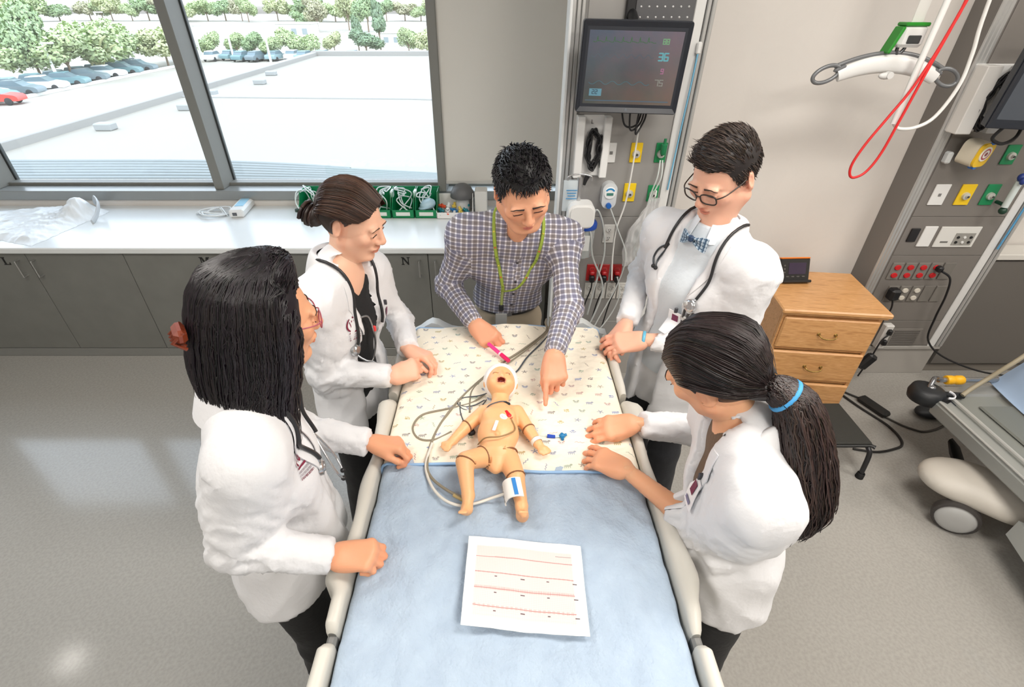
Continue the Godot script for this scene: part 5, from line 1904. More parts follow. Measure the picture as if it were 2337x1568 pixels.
func bed_things() -> void:
	var n1 := bedding_noise(6, 2.6)
	var n2 := bedding_noise(16, 9.0)
	n2.fractal_type = FastNoiseLite.FRACTAL_RIDGED
	var blue := mat(rgb(176, 193, 210), 0.85, 0.0, "blanket")
	blue.normal_enabled = true
	blue.normal_texture = noise_tex(0.06, 31, [], 512, 4, true, 5.0)
	blue.normal_scale = 0.55
	blue.albedo_texture = noise_tex(0.012, 33, [[0.0, Color(0.93, 0.935, 0.95)], [1.0, Color(1, 1, 1)]], 512, 4)
	triplanar(blue, 2.4)
	blue.rim_enabled = true
	blue.rim = 0.3
	var b := MB.new()
	b.sheet(96, 120, func(s, u):
		var p := drape_x(s, -0.346, 0.409 + 0.012 * smoothstep(0.45, 1.0, u))
		var z: float = -1.06 + 1.40 * u
		var w: float = n1.get_noise_2d(p.x * 1.6 + 3.0, z) * 0.010 + (0.5 - absf(n2.get_noise_2d(p.x * 0.9 + z * 0.35, z * 0.6 - p.x * 0.3))) * 0.008
		w += 0.010 * exp(-pow((p.x - 0.30 - 0.10 * (z + 0.6)) / 0.035, 2)) * smoothstep(-0.95, -0.7, z)
		w += 0.005 * exp(-pow((p.x + 0.24 + 0.05 * sin(z * 4.0)) / 0.03, 2))
		return V(p.x + 0.004 * n1.get_noise_2d(z * 3.0, p.x), BT - 0.004 + p.y + w * clampf(1.0 + p.y * 12.0, 0.2, 1.0), z), Vector3.UP, 0.004)
	one("blue_blanket", b, blue, "pale blue cotton blanket over the near half of the central bed", "blanket")
	var im := nursery_print()
	var pm := image_mat(im, 0.85)
	pm.rim_enabled = true
	pm.rim = 0.25
	pm.normal_enabled = true
	pm.normal_texture = noise_tex(0.09, 37, [], 256, 4, true, 3.0)
	pm.normal_scale = 0.4
	b = MB.new()
	var hem := []
	b.sheet(90, 80, func(s, u):
		var p := drape_x(s, -0.349, 0.412)
		var zend: float = -0.985 + 0.045 * smoothstep(-0.35, 0.41, p.x) + 0.006 * sin(p.x * 17.0) - p.y * 0.15
		var z: float = lerpf(-1.70, zend, u)
		var w: float = 0.006 * n1.get_noise_2d(p.x * 2.0 + 9.0, z * 1.5) + 0.006 * smoothstep(0.985, 0.93, u)
		w += 0.018 * smoothstep(-1.58, -1.70, z) * (0.5 + 0.5 * sin(p.x * 11.0 + 1.0))
		return V(p.x, BT + 0.003 + p.y * (1.0 if absf(p.y) > 0.001 else 1.0) + w * clampf(1.0 + p.y * 12.0, 0.2, 1.0), z), Vector3.UP, 0.003)
	var t := thing("nursery_blanket", "cream baby blanket printed with small animals under the manikin", "blanket", V(0.03, BT, -1.33))
	obj("cloth", b, pm, t)
	for e in 2:
		b = MB.new()
		var pts := PackedVector3Array()
		for i in 61:
			var p := drape_x(i / 60.0, -0.350, 0.413)
			var z: float = (-0.983 + 0.045 * smoothstep(-0.35, 0.41, p.x) + 0.006 * sin(p.x * 17.0) - p.y * 0.15) if e == 0 else -1.700
			pts.append(V(p.x, BT + 0.004 + p.y + (0.0 if e == 0 else 0.018 * (0.5 + 0.5 * sin(p.x * 11.0 + 1.0)) * clampf(1.0 + p.y * 12.0, 0.2, 1.0)), z))
		b.tube(pts, 0.0045, 7)
		var h := obj("hem", b, mat(rgb(150, 186, 224), 0.8), t)
		h.set_meta("label", "pale blue stitched hem")
	# printed trace sheet
	var doc := Image.create(560, 440, false, Image.FORMAT_RGB8)
	doc.fill(rgb(238, 236, 232))
	px_rect(doc, 45, 48, 465, 345, rgb(238, 210, 206))
	for i in 58: px_rect(doc, 45 + i * 8, 48, 1, 345, rgb(228, 190, 186))
	for i in 43: px_rect(doc, 45, 48 + i * 8, 465, 1, rgb(228, 190, 186))
	for row in 4:
		var y0: int = [104, 186, 262, 346][row]
		px_line(doc, Vector2(46, y0), Vector2(508, y0), 2.0, rgb(186, 128, 122))
		for i in 110:
			var x := 48 + int(i * 4.2)
			var hgt: int = [4, 4, 10, 8][row] if (i * (row + 3)) % 5 < 3 else 2
			if (row == 0 and i > 20) or row > 0: px_line(doc, Vector2(x, y0 - hgt), Vector2(x, y0 + hgt * 0.6), 0.8, rgb(176, 112, 108))
		if row: for k in 4: px_rect(doc, 138 + k * 122, y0 + 16, 12 + (k % 2) * 8, 5, rgb(96, 84, 86))
	px_rect(doc, 430, 66, 76, 4, rgb(176, 160, 158))
	px_rect(doc, 60, 376, 430, 2, rgb(222, 206, 202))
	var dm := image_mat(doc, 0.75)
	b = MB.new()
	var A := [V(-0.0765, 0, -0.729), V(0.201, 0, -0.708), V(0.1925, 0, -0.496), V(-0.0835, 0, -0.5155)]
	b.sheet(20, 16, func(s, u):
		var p: Vector3 = (A[0].lerp(A[1], s)).lerp(A[3].lerp(A[2], s), u)
		p.y = BT + 0.014 + 0.008 * pow(1.0 - s, 3) + 0.004 * sin(s * 4.0 + u * 2.0) + 0.004 * n1.get_noise_2d(s, u)
		return p, Vector3.UP, 0.0006)
	one("trace_printout", b, dm, "white sheet with pink printed heart traces on the blue blanket", "paper")

func manikin() -> void:
	var skin := mat(Color.WHITE, 0.42, 0.0, "manikin")
	skin.vertex_color_use_as_albedo = true
	skin.subsurf_scatter_enabled = true
	skin.subsurf_scatter_strength = 0.15
	var base := lin(238, 180, 128)
	var t := thing("baby_manikin", "jointed newborn training manikin lying on its back on the printed blanket", "manikin", V(0, BT, -1.03))
	var y := BT + 0.006
	var F := Field.new(V(-0.21, y - 0.005, -1.34), V(0.19, y + 0.17, -0.735), 0.0042)
	var u := Vector3(0, 1, 0)
	# torso, lying along z, head at -z
	F.cone(V(0.0, y + 0.044, -1.135), V(-0.004, y + 0.046, -1.05), 0.045, 0.048, 0.02, V(1, 0, 0), 1.20)
	F.cone(V(-0.004, y + 0.045, -1.05), V(-0.010, y + 0.040, -0.985), 0.047, 0.040, 0.02, V(1, 0, 0), 1.18)
	F.cone(V(-0.010, y + 0.036, -0.975), V(-0.010, y + 0.034, -0.95), 0.036, 0.028, 0.02, V(1, 0, 0), 1.2)
	F.cone(V(-0.010, y + 0.042, -0.945), V(-0.011, y + 0.034, -0.925), 0.014, 0.011, 0.015)
	F.cone(V(0.0, y + 0.048, -1.17), V(0.003, y + 0.058, -1.215), 0.026, 0.028, 0.02)
	for s in [-1.0, 1.0]: F.ball(V(s * 0.024 - 0.002, y + 0.082, -1.10), V(0.024, 0.012, 0.022), Basis(), 0.02)
	F.ball(V(-0.006, y + 0.090, -1.01), V(0.006, 0.006, 0.006), Basis(), 0.008)
	# arms
	F.cone(V(-0.050, y + 0.044, -1.150), V(-0.100, y + 0.034, -1.098), 0.0225, 0.019, 0.012)
	F.cone(V(-0.103, y + 0.033, -1.093), V(-0.138, y + 0.028, -1.045), 0.0195, 0.014, 0.005)
	F.cone(V(0.056, y + 0.044, -1.150), V(0.088, y + 0.034, -1.086), 0.0225, 0.019, 0.012)
	F.cone(V(0.090, y + 0.033, -1.080), V(0.114, y + 0.028, -1.030), 0.0195, 0.0145, 0.005)
	# hands: palms and short fingers
	hand_blob(F, V(-0.141, y + 0.026, -1.040), V(-0.60, 0.05, 0.75), 0.0135)
	hand_blob(F, V(0.117, y + 0.027, -1.024), V(0.62, 0.05, 0.80), 0.0135)
	# legs: the left one bent with its knee up and out
	F.cone(V(-0.040, y + 0.040, -0.968), V(-0.092, y + 0.072, -0.925), 0.031, 0.026, 0.006)
	F.cone(V(-0.096, y + 0.070, -0.920), V(-0.084, y + 0.030, -0.845), 0.0255, 0.017, 0.006)
	F.cone(V(-0.083, y + 0.026, -0.838), V(-0.086, y + 0.016, -0.808), 0.015, 0.014, 0.012)
	F.cone(V(-0.086, y + 0.015, -0.808), V(-0.093, y + 0.030, -0.790), 0.0135, 0.009, 0.012)
	F.cone(V(0.026, y + 0.036, -0.960), V(0.044, y + 0.040, -0.900), 0.0315, 0.026, 0.006)
	F.cone(V(0.045, y + 0.038, -0.893), V(0.058, y + 0.026, -0.815), 0.0245, 0.0165, 0.006)
	F.cone(V(0.058, y + 0.022, -0.808), V(0.059, y + 0.018, -0.786), 0.0155, 0.015, 0.01)
	F.cone(V(0.059, y + 0.019, -0.786), V(0.062, y + 0.044, -0.772), 0.013, 0.010, 0.012)
	for k in 5:
		F.cone(V(0.050 + k * 0.005, y + 0.046, -0.773), V(0.050 + k * 0.0055, y + 0.056, -0.770), 0.0045 - 0.0003 * k, 0.004 - 0.0003 * k, 0.003)
		F.cone(V(-0.100 + k * 0.004, y + 0.034, -0.788), V(-0.104 + k * 0.0045, y + 0.040, -0.780), 0.0042, 0.0036, 0.003)
	# joint grooves round hips, knees and elbows
	F.ring(V(-0.050, y + 0.045, -0.962), V(-0.75, 0.35, 0.6), 0.034, 0.0042)
	F.ring(V(0.022, y + 0.036, -0.975), V(0.35, 0.0, 1.0), 0.036, 0.0042)
	F.ring(V(-0.093, y + 0.071, -0.923), V(-0.3, -0.2, 0.9), 0.027, 0.003)
	F.ring(V(0.045, y + 0.039, -0.896), V(0.2, -0.1, 1.0), 0.027, 0.003)
	F.ring(V(-0.101, y + 0.034, -1.096), V(-0.7, 0, 0.7), 0.021, 0.0028)
	F.ring(V(0.089, y + 0.034, -1.083), V(0.45, 0, 0.9), 0.021, 0.0028)
	var b := MB.new()
	b.tint = base
	F.skin(b, Transform3D(), func(p: Vector3, nn: Vector3) -> Color:
		var k := 1.0
		for q in [V(-0.050, y + 0.045, -0.962), V(0.022, y + 0.036, -0.975)]: k = minf(k, 0.35 + 0.65 * smoothstep(0.028, 0.040, absf(p.distance_to(q) - 0.0)) if false else k)
		return base * k)
	# head in its own frame: z out of the face, y to the crown
	var H := Transform3D(facing(V(0.05, 0.97, 0.25), V(0.03, 0.25, -0.97)), V(0.004, y + 0.068, -1.265))
	F = Field.new(V(-0.07, -0.085, -0.075), V(0.07, 0.08, 0.085), 0.0032)
	F.ball(V(0, 0.010, -0.008), V(0.050, 0.056, 0.058), Basis(), 0.0)
	F.ball(V(0, -0.022, 0.020), V(0.043, 0.036, 0.036), Basis(), 0.02)
	for s in [-1.0, 1.0]:
		F.ball(V(s * 0.022, -0.022, 0.036), V(0.018, 0.018, 0.016), Basis(), 0.012)
		F.ball(V(s * 0.019, 0.004, 0.054), V(0.012, 0.007, 0.008), Basis(), 0.008, true)
		F.ball(V(s * 0.019, 0.003, 0.046), V(0.010, 0.0075, 0.0065), Basis(), 0.003)
		F.ball(V(s * 0.052, -0.004, -0.004), V(0.006, 0.015, 0.010), Basis(), 0.006)
	F.cone(V(0, 0.004, 0.050), V(0, -0.010, 0.056), 0.005, 0.0075, 0.008)
	F.ball(V(0, -0.046, 0.034), V(0.016, 0.011, 0.013), Basis(), 0.01)
	F.ball(V(0, -0.029, 0.052), V(0.0155, 0.0125, 0.012), Basis(), 0.006)
	F.ball(V(0, -0.029, 0.058), V(0.0105, 0.0085, 0.014), Basis(), 0.003, true)
	F.cone(V(0, -0.05, 0.0), V(0, -0.085, -0.005), 0.028, 0.028, 0.012)
	F.skin(b, H, func(p: Vector3, nn: Vector3) -> Color:
		if absf(p.x) < 0.012 and absf(p.y + 0.029) < 0.0095 and p.z < 0.0585 and p.z > 0.03: return lin(120, 34, 26)
		if Vector2(p.x / 0.0155, (p.y + 0.029) / 0.0125).length() < 1.05 and p.z > 0.055: return lin(232, 150, 112)
		for s in [-1.0, 1.0]:
			if absf(p.x - s * 0.019) < 0.009 and absf(p.y - 0.0015) < 0.0017 and p.z > 0.04: return lin(150, 96, 60)
		return base)
	obj("body", b, skin, t, true)
	# white net cap
	b = MB.new()
	F = Field.new(V(-0.075, -0.05, -0.085), V(0.075, 0.085, 0.075), 0.0045)
	F.ball(V(0, 0.012, -0.012), V(0.059, 0.064, 0.064), Basis(), 0.0)
	F.halfspace(V(0, -0.62, 1.0), 0.020)
	F.skin(b, H)
	var c := obj("net_cap", b, mat(rgb(240, 238, 236), 0.8), t)
	c.set_meta("label", "white gauze cap")
	# dark hip gaps
	for q in [[V(-0.050, y + 0.045, -0.962), V(-0.75, 0.35, 0.6), 0.030], [V(0.022, y + 0.036, -0.975), V(0.35, 0.0, 1.0), 0.031], [V(-0.094, y + 0.071, -0.923), V(-0.3, -0.2, 0.9), 0.0252], [V(0.045, y + 0.039, -0.897), V(0.2, -0.1, 1.0), 0.0250], [V(-0.1015, y + 0.034, -1.096), V(-0.7, 0, 0.7), 0.0192], [V(0.089, y + 0.034, -1.083), V(0.45, 0, 0.9), 0.0192]]:
		b = MB.new()
		var ax: Vector3 = q[1].normalized()
		var B := Basis(ax.cross(u).normalized(), ax, ax.cross(u).normalized().cross(ax))
		var ring := PackedVector3Array()
		for i in 25: ring.append(q[0] + B * V(cos(TAU * i / 24.0) * q[2], 0, sin(TAU * i / 24.0) * q[2]))
		b.tube(ring, 0.0026, 6, false)
		obj("joint_gap", b, mat(rgb(128, 82, 48), 0.6), t)
	# electrodes and dressings stuck on
	var pads := [["red_electrode", V(0.027, y + 0.088, -1.083), 0.013, rgb(214, 36, 44)], ["yellow_electrode", V(-0.036, y + 0.086, -1.095), 0.010, rgb(240, 206, 110)], ["white_electrode", V(0.012, y + 0.094, -1.075), 0.012, rgb(238, 232, 226)]]
	for p in pads:
		b = MB.new()
		b.lathe(PackedVector2Array([Vector2(0, 0.006), Vector2(p[2] * 0.5, 0.006), Vector2(p[2] * 0.55, 0.003), Vector2(p[2], 0.002), Vector2(p[2], -0.003)]), p[1], Basis(V(0, 0, 1), -0.25 * signf(p[1].x)), 18)
		obj(p[0], b, mat(p[3], 0.4), t)
	b = MB.new()
	b.box(V(0.024, y + 0.092, -1.09), V(0.016, 0.010, 0.03), 0.004, Basis(V(0, 1, 0), 0.5))
	obj("red_clip", b, mat(rgb(204, 30, 40), 0.4), t)
	b = MB.new()
	b.box(V(-0.012, y + 0.098, -1.035), V(0.010, 0.004, 0.042), 0.0015, Basis(V(0, 1, 0), -0.25))
	obj("white_tape", b, mat(rgb(244, 240, 232), 0.6), t)
	b = MB.new()
	b.box(V(0.022, y + 0.080, -1.150), V(0.024, 0.010, 0.012), 0.003, Basis(V(0, 1, 0), -0.5))
	obj("black_clip", b, mat(rgb(34, 34, 36), 0.5), t)
	b = MB.new()
	var band := PackedVector3Array()
	var wr := V(0.111, y + 0.029, -1.037)
	var wd := V(0.43, -0.05, 0.9).normalized()
	var wx := wd.cross(u).normalized()
	for i in 25: band.append(wr + wx * cos(TAU * i / 24.0) * 0.0165 + wx.cross(wd) * sin(TAU * i / 24.0) * 0.0165)
	b.tube(band, 0.0075, 6, false, 0.2, wd)
	obj("wrist_band", b, mat(rgb(236, 230, 220), 0.5), t)
	manikin_leads(y)

func hand_blob(F: Field, w: Vector3, d: Vector3, r: float) -> void:
	d = d.normalized()
	var side := d.cross(Vector3.UP).normalized()
	F.cone(w, w + d * 0.020, r * 0.85, r * 0.9, 0.01, Vector3.UP, 0.75)
	for k in 4:
		var o := side * (0.0075 * (k - 1.5))
		F.cone(w + d * 0.022 + o, w + d * (0.040 - 0.003 * absf(k - 1.3)) + o * 1.15 + V(0, -0.004, 0), 0.0048, 0.0042, 0.004)
	F.cone(w + d * 0.010 + side * 0.010, w + d * 0.026 + side * 0.019, 0.005, 0.0042, 0.005)

func manikin_leads(y: float) -> void:
	var k := BT + 0.010
	var grey := mat(rgb(138, 130, 112), 0.45)
	var pale := mat(rgb(220, 216, 206), 0.4)
	var dark := mat(rgb(74, 82, 90), 0.5)
	var black := mat(rgb(24, 26, 30), 0.5)
	cable("monitor_lead", [V(0.20, 1.03, -1.78), V(0.19, 1.055, -1.715), V(0.186, k + 0.004, -1.66), V(0.085, k, -1.538), V(-0.016, k, -1.428), V(-0.120, k, -1.281), V(-0.183, k, -1.152), V(-0.208, k, -1.057), V(-0.211, k, -0.97), V(-0.193, k, -0.922), V(-0.145, k + 0.002, -0.877), V(-0.095, k + 0.004, -0.848)], 0.0042, grey, "long grey lead looping from the headboard down to the manikin's bent leg", "lead")
	cable("monitor_lead", [V(0.215, 1.04, -1.78), V(0.208, 1.06, -1.715), V(0.19, k + 0.01, -1.65), V(0.10, k + 0.006, -1.53), V(0.0, k + 0.006, -1.415), V(-0.06, k + 0.002, -1.36), V(-0.095, k, -1.30), V(-0.10, k, -1.24), V(-0.098, k, -1.19)], 0.0032, grey, "grey lead ending at the manikin's shoulder", "lead")
	cable("monitor_lead", [V(0.225, 1.03, -1.78), V(0.222, 1.058, -1.715), V(0.205, k + 0.004, -1.655), V(0.16, k, -1.58), V(0.105, k, -1.495), V(0.07, k, -1.42), V(0.045, k, -1.385)], 0.0030, dark, "dark lead running straight to the manikin's cap", "lead")
	cable("pressure_tube", [V(-0.205, k + 0.004, -1.05), V(-0.215, k, -0.97), V(-0.193, k, -0.90), V(-0.154, k, -0.850), V(-0.106, k, -0.828), V(-0.06, k + 0.002, -0.835), V(-0.02, k + 0.006, -0.848), V(0.02, k + 0.03, -0.845)], 0.0042, pale, "white pressure tube curving round to the cuff on the manikin's leg", "tube")
	cable("sensor_loop", [V(-0.05, k + 0.01, -1.27), V(-0.096, k, -1.236), V(-0.174, k, -1.208), V(-0.251, k, -1.18), V(-0.275, k, -1.123), V(-0.251, k, -1.075), V(-0.202, k, -1.068), V(-0.151, k, -1.103)], 0.0032, grey, "thin grey lead coiled in a loop left of the manikin", "lead")
	var l := [[V(-0.03, y + 0.05, -1.24), V(-0.07, k + 0.01, -1.262), V(-0.125, k, -1.262), V(-0.140, k, -1.235), V(-0.118, k, -1.205), V(-0.075, k, -1.20), V(-0.042, y + 0.06, -1.19)], [V(-0.135, k, -1.225), V(-0.110, k, -1.218), V(-0.08, k + 0.005, -1.222), V(-0.05, k + 0.01, -1.24)], [V(-0.133, k, -1.24), V(-0.128, k, -1.19), V(-0.112, k, -1.14), V(-0.092, k, -1.105)], [V(-0.13, k, -1.225), V(-0.16, k, -1.21), V(-0.18, k, -1.21)]]
	for i in 4: cable("electrode_lead", l[i], 0.0022, dark if i != 3 else mat(rgb(150, 150, 146), 0.4), ["thin dark lead looping round the manikin's right shoulder", "short dark lead beside the manikin's neck", "thin dark lead running down to the black clip", "pale lead end beside the dark leads"][i], "lead")
	cable("chest_lead", [V(-0.063, y + 0.05, -1.005), V(-0.04, y + 0.088, -0.995), V(0.0, y + 0.096, -0.992), V(0.035, y + 0.089, -1.015), V(0.046, y + 0.082, -1.04), V(0.034, y + 0.088, -1.075)], 0.0021, mat(rgb(150, 120, 78), 0.5), "tan lead lying across the manikin's belly to the red electrode", "lead")
	cable("neck_lead", [V(-0.045, y + 0.06, -1.14), V(-0.03, y + 0.087, -1.135), V(0.0, y + 0.092, -1.145), V(0.022, y + 0.088, -1.150)], 0.0018, dark, "thin dark lead across the manikin's upper chest", "lead")
	var b := MB.new()
	b.box(V(-0.088, k + 0.004, -1.098), V(0.022, 0.016, 0.024), 0.005, Basis(V(0, 1, 0), 0.4))
	one("lead_connector", b, black, "small black lead connector under the manikin's right arm", "connector")
	b = MB.new()
	b.tube(PackedVector3Array([V(-0.098, k, -0.846), V(-0.125, k + 0.001, -0.862)]), 0.0058, 8)
	one("tube_joint", b, mat(rgb(190, 166, 110), 0.4), "tan tube joint where the grey lead meets the white tube", "connector")
	# cuff on the straight leg
	var t := thing("pressure_cuff", "white pressure cuff with a blue stripe wrapped on the manikin's straight leg", "cuff", V(0.045, BT, -0.845))
	b = MB.new()
	b.sheet(14, 12, func(s, u):
		var a: float = -0.9 + s * 2.3
		var c := V(0.0475, y + 0.034, -0.872).lerp(V(0.056, y + 0.028, -0.815), u)
		return c + V(-cos(a + 0.5) * 0.036 - 0.004, sin(a + 0.5) * 0.030 + 0.004, 0.0), Vector3.UP, 0.003)
	obj("wrap", b, mat(rgb(238, 236, 230), 0.6), t)
	b = MB.new()
	b.sheet(5, 10, func(s, u):
		var a: float = 0.72 + s * 0.3
		var c := V(0.0475, y + 0.034, -0.868).lerp(V(0.056, y + 0.028, -0.819), u)
		return c + V(-cos(a + 0.5) * 0.0365 - 0.004, sin(a + 0.5) * 0.0308 + 0.0045, 0.0), Vector3.UP, 0.001)
	obj("blue_stripe", b, mat(rgb(52, 132, 206), 0.5), t)
	# blue stopcock by the pointing finger
	t = thing("stopcock", "blue and teal stopcock lying under the pointing finger", "stopcock", V(0.175, BT, -1.08))
	b = MB.new()
	b.tube(PackedVector3Array([V(0.148, k + 0.002, -1.082), V(0.172, k + 0.002, -1.079)]), PackedFloat32Array([0.0065, 0.0055]), 10)
	obj("barrel", b, mat(rgb(30, 70, 176), 0.35), t)
	b = MB.new()
	b.tube(PackedVector3Array([V(0.172, k + 0.002, -1.079), V(0.186, k + 0.002, -1.081)]), 0.0035, 8)
	obj("stem", b, mat(rgb(190, 214, 226), 0.3), t)
	b = MB.new()
	b.ball(V(0.194, k + 0.004, -1.081), V(0.010, 0.009, 0.009))
	b.tube(PackedVector3Array([V(0.194, k + 0.003, -1.092), V(0.194, k + 0.003, -1.066)]), 0.005, 8)
	b.tube(PackedVector3Array([V(0.194, k + 0.004, -1.081), V(0.208, k + 0.006, -1.085)]), 0.0045, 8)
	obj("valve", b, mat(rgb(20, 116, 170), 0.35), t)
	cable("clear_line", [V(0.115, k, -1.12), V(0.118, k, -1.10), V(0.128, k, -1.083), V(0.148, k + 0.002, -1.082)], 0.0022, mat(rgb(206, 216, 210), 0.3), "short clear line joined to the blue stopcock", "tube")

func wood_mat(along: Vector3) -> StandardMaterial3D:
	var key := "oak%s" % along
	var m := mat(Color.WHITE, 0.38, 0.0, key)
	if m.albedo_texture: return m
	m.albedo_texture = noise_tex(0.012, 51, [[0.0, rgb(186, 130, 78)], [0.35, rgb(212, 158, 102)], [0.5, rgb(220, 168, 112)], [0.62, rgb(208, 152, 96)], [1.0, rgb(232, 184, 130)]], 512, 5)
	m.uv1_triplanar = true
	m.uv1_world_triplanar = false
	m.uv1_scale = Vector3.ONE * 6.0 - along * 5.2
	m.clearcoat_enabled = true
	m.clearcoat = 0.25
	m.clearcoat_roughness = 0.3
	return m

func add_part(nm: String, mb: MB, m: Material, par: Node3D) -> MeshInstance3D:
	var o := part_of(mb, nm)
	o.material_override = m
	par.add_child(o, true)
	return o

func nightstand_corner() -> void:
	var oak := wood_mat(V(1, 0, 0))
	var t := thing("oak_chest", "oak bedside chest of three drawers beside the right headwall", "chest", V(1.87, 0, -2.53))
	t.rotation.y = -0.115
	var parts := {}
	var b := MB.new()
	b.box2(V(-0.285, 0.735, -0.245), V(0.285, 0.762, 0.258), 0.007)
	b.box2(V(-0.275, 0.722, -0.24), V(0.275, 0.737, 0.248), 0.005)
	add_part("top", b, oak, t)
	b = MB.new()
	b.box2(V(-0.262, 0.03, -0.235), V(0.262, 0.722, 0.205), 0.004)
	b.box2(V(-0.262, 0.03, 0.205), V(-0.238, 0.722, 0.225), 0.003)
	b.box2(V(0.238, 0.03, 0.205), V(0.262, 0.722, 0.225), 0.003)
	for yy in [0.035, 0.262, 0.490, 0.706]: b.box2(V(-0.24, yy - 0.010, 0.205), V(0.24, yy + 0.012, 0.222), 0.003)
	add_part("carcass", b, oak, t)
	var brass := mat(rgb(176, 146, 86), 0.3, 0.9)
	for k in 3:
		var y0: float = [0.502, 0.275, 0.048][k]
		b = MB.new()
		b.box2(V(-0.252, y0, 0.222), V(0.252, y0 + 0.203, 0.243), 0.008)
		var d: MeshInstance3D = add_part("drawer", b, oak, t)
		b = MB.new()
		b.tube(curve([V(-0.045, y0 + 0.105, 0.245), V(-0.043, y0 + 0.103, 0.262), V(-0.03, y0 + 0.095, 0.270), V(0, y0 + 0.090, 0.272), V(0.03, y0 + 0.095, 0.270), V(0.043, y0 + 0.103, 0.262), V(0.045, y0 + 0.105, 0.245)], 4), 0.004, 8)
		for s in [-1.0, 1.0]: b.ball(V(s * 0.045, y0 + 0.106, 0.245), V(0.010, 0.010, 0.004))
		add_part("handle", b, brass, d)
	# handheld device leaning on its stand
	var D := Transform3D(Basis(V(0, 1, 0), 0.04) * Basis(V(1, 0, 0), -0.42), V(1.765, 0.826, -2.65))
	var m := thing("portable_recorder", "small black recorder with an orange top edge standing on the oak chest", "recorder", V(1.765, 0.762, -2.65))
	b = MB.new()
	b.box(D * V(0, 0, -0.015), V(0.18, 0.145, 0.03), 0.006, D.basis)
	b.box(D * V(0, -0.062, 0.01), V(0.17, 0.016, 0.05), 0.004, D.basis)
	obj("case", b, mat(rgb(38, 36, 34), 0.45), m)
	b = MB.new()
	b.box(D * V(0, 0.074, -0.016), V(0.178, 0.008, 0.032), 0.003, D.basis)
	obj("orange_edge", b, mat(rgb(244, 130, 34), 0.45), m)
	b = MB.new()
	b.box(D * V(0.012, 0.012, 0.001), V(0.105, 0.068, 0.003), 0.001, D.basis)
	obj("screen", b, mat(rgb(66, 56, 74), 0.15), m)
	b = MB.new()
	for k in 4: b.box(D * V(-0.045 + k * 0.032, -0.036, 0.002), V(0.018, 0.008, 0.004), 0.002, D.basis)
	for k in 3: b.box(D * V(-0.066, 0.03 - k * 0.02, 0.002), V(0.012, 0.010, 0.004), 0.002, D.basis)
	obj("keys", b, mat(rgb(92, 88, 84), 0.5), m)
	# black step stool
	var s := thing("step_stool", "black step stool with bent tube legs in front of the oak chest", "stool", V(1.81, 0, -1.99))
	b = MB.new()
	b.box2(V(1.635, 0.205, -2.15), V(1.985, 0.222, -1.832), 0.006)
	var tm := mat(rgb(52, 52, 48), 0.75, 0.0, "tread")
	tm.normal_enabled = true
	tm.normal_texture = noise_tex(0.2, 61, [], 256, 2, true, 5.0)
	tm.normal_scale = 0.5
	triplanar(tm, 5.0)
	obj("tread", b, tm, s)
	b = MB.new()
	b.tube(curve([V(1.636, 0.2, -2.14), V(1.636, 0.2, -1.84), V(1.645, 0.2, -1.832), V(1.975, 0.2, -1.832), V(1.985, 0.2, -1.84), V(1.985, 0.2, -2.14)], 3), 0.009, 8)
	obj("rim", b, mat(rgb(60, 60, 60), 0.35, 0.4), s)
	for x in [1.66, 1.965]:
		for z in [-2.13, -1.845]:
			var out := V(signf(x - 1.81) * 0.012, 0, signf(z + 1.99) * 0.055)
			b = MB.new()
			b.tube(curve([V(x, 0.20, z - out.z * 0.4), V(x + out.x * 0.6, 0.185, z + out.z * 0.35), V(x + out.x, 0.15, z + out.z * 0.7), V(x + out.x, 0.02, z + out.z)], 4), 0.0125, 10)
			var lg := obj("leg", b, mat(rgb(58, 58, 60), 0.3, 0.5), s)
			b = MB.new()
			b.lathe(PackedVector2Array([Vector2(0.015, 0.035), Vector2(0.019, 0.032), Vector2(0.021, 0), Vector2(0, 0)]), V(x + out.x, 0, z + out.z), Basis(), 12)
			obj("foot", b, mat(rgb(20, 20, 20), 0.7), lg)
	# floor cables
	var black := mat(rgb(30, 29, 28), 0.5)
	b = MB.new()
	b.box(V(2.392, 0.022, -2.34), V(0.065, 0.038, 0.19), 0.012, Basis(V(0, 1, 0), 0.36))
	one("power_brick", b, black, "black power brick lying on the floor right of the oak chest", "power brick")
	cable("floor_cable", [V(2.28, 0.008, -2.52), V(2.32, 0.008, -2.475), V(2.365, 0.012, -2.425), V(2.38, 0.02, -2.40)], 0.0062, black, "thick black cable from the oak chest to the power brick", "cable")
	cable("floor_cable", [V(2.405, 0.015, -2.26), V(2.432, 0.007, -2.24), V(2.477, 0.007, -2.183), V(2.52, 0.007, -2.15), V(2.57, 0.007, -2.13), V(2.66, 0.007, -2.15), V(2.76, 0.02, -2.19), V(2.80, 0.12, -2.16)], 0.0058, mat(rgb(62, 58, 52), 0.5), "dark cable snaking from the power brick towards the second bed", "cable")
	cable("floor_cable", [V(2.27, 0.008, -2.46), V(2.31, 0.008, -2.35), V(2.352, 0.008, -2.26), V(2.385, 0.008, -2.18), V(2.392, 0.008, -2.09), V(2.365, 0.008, -2.02), V(2.29, 0.008, -1.985), V(2.18, 0.008, -1.965), V(2.06, 0.008, -1.99)], 0.007, black, "black cable curving under the step stool's edge", "cable")

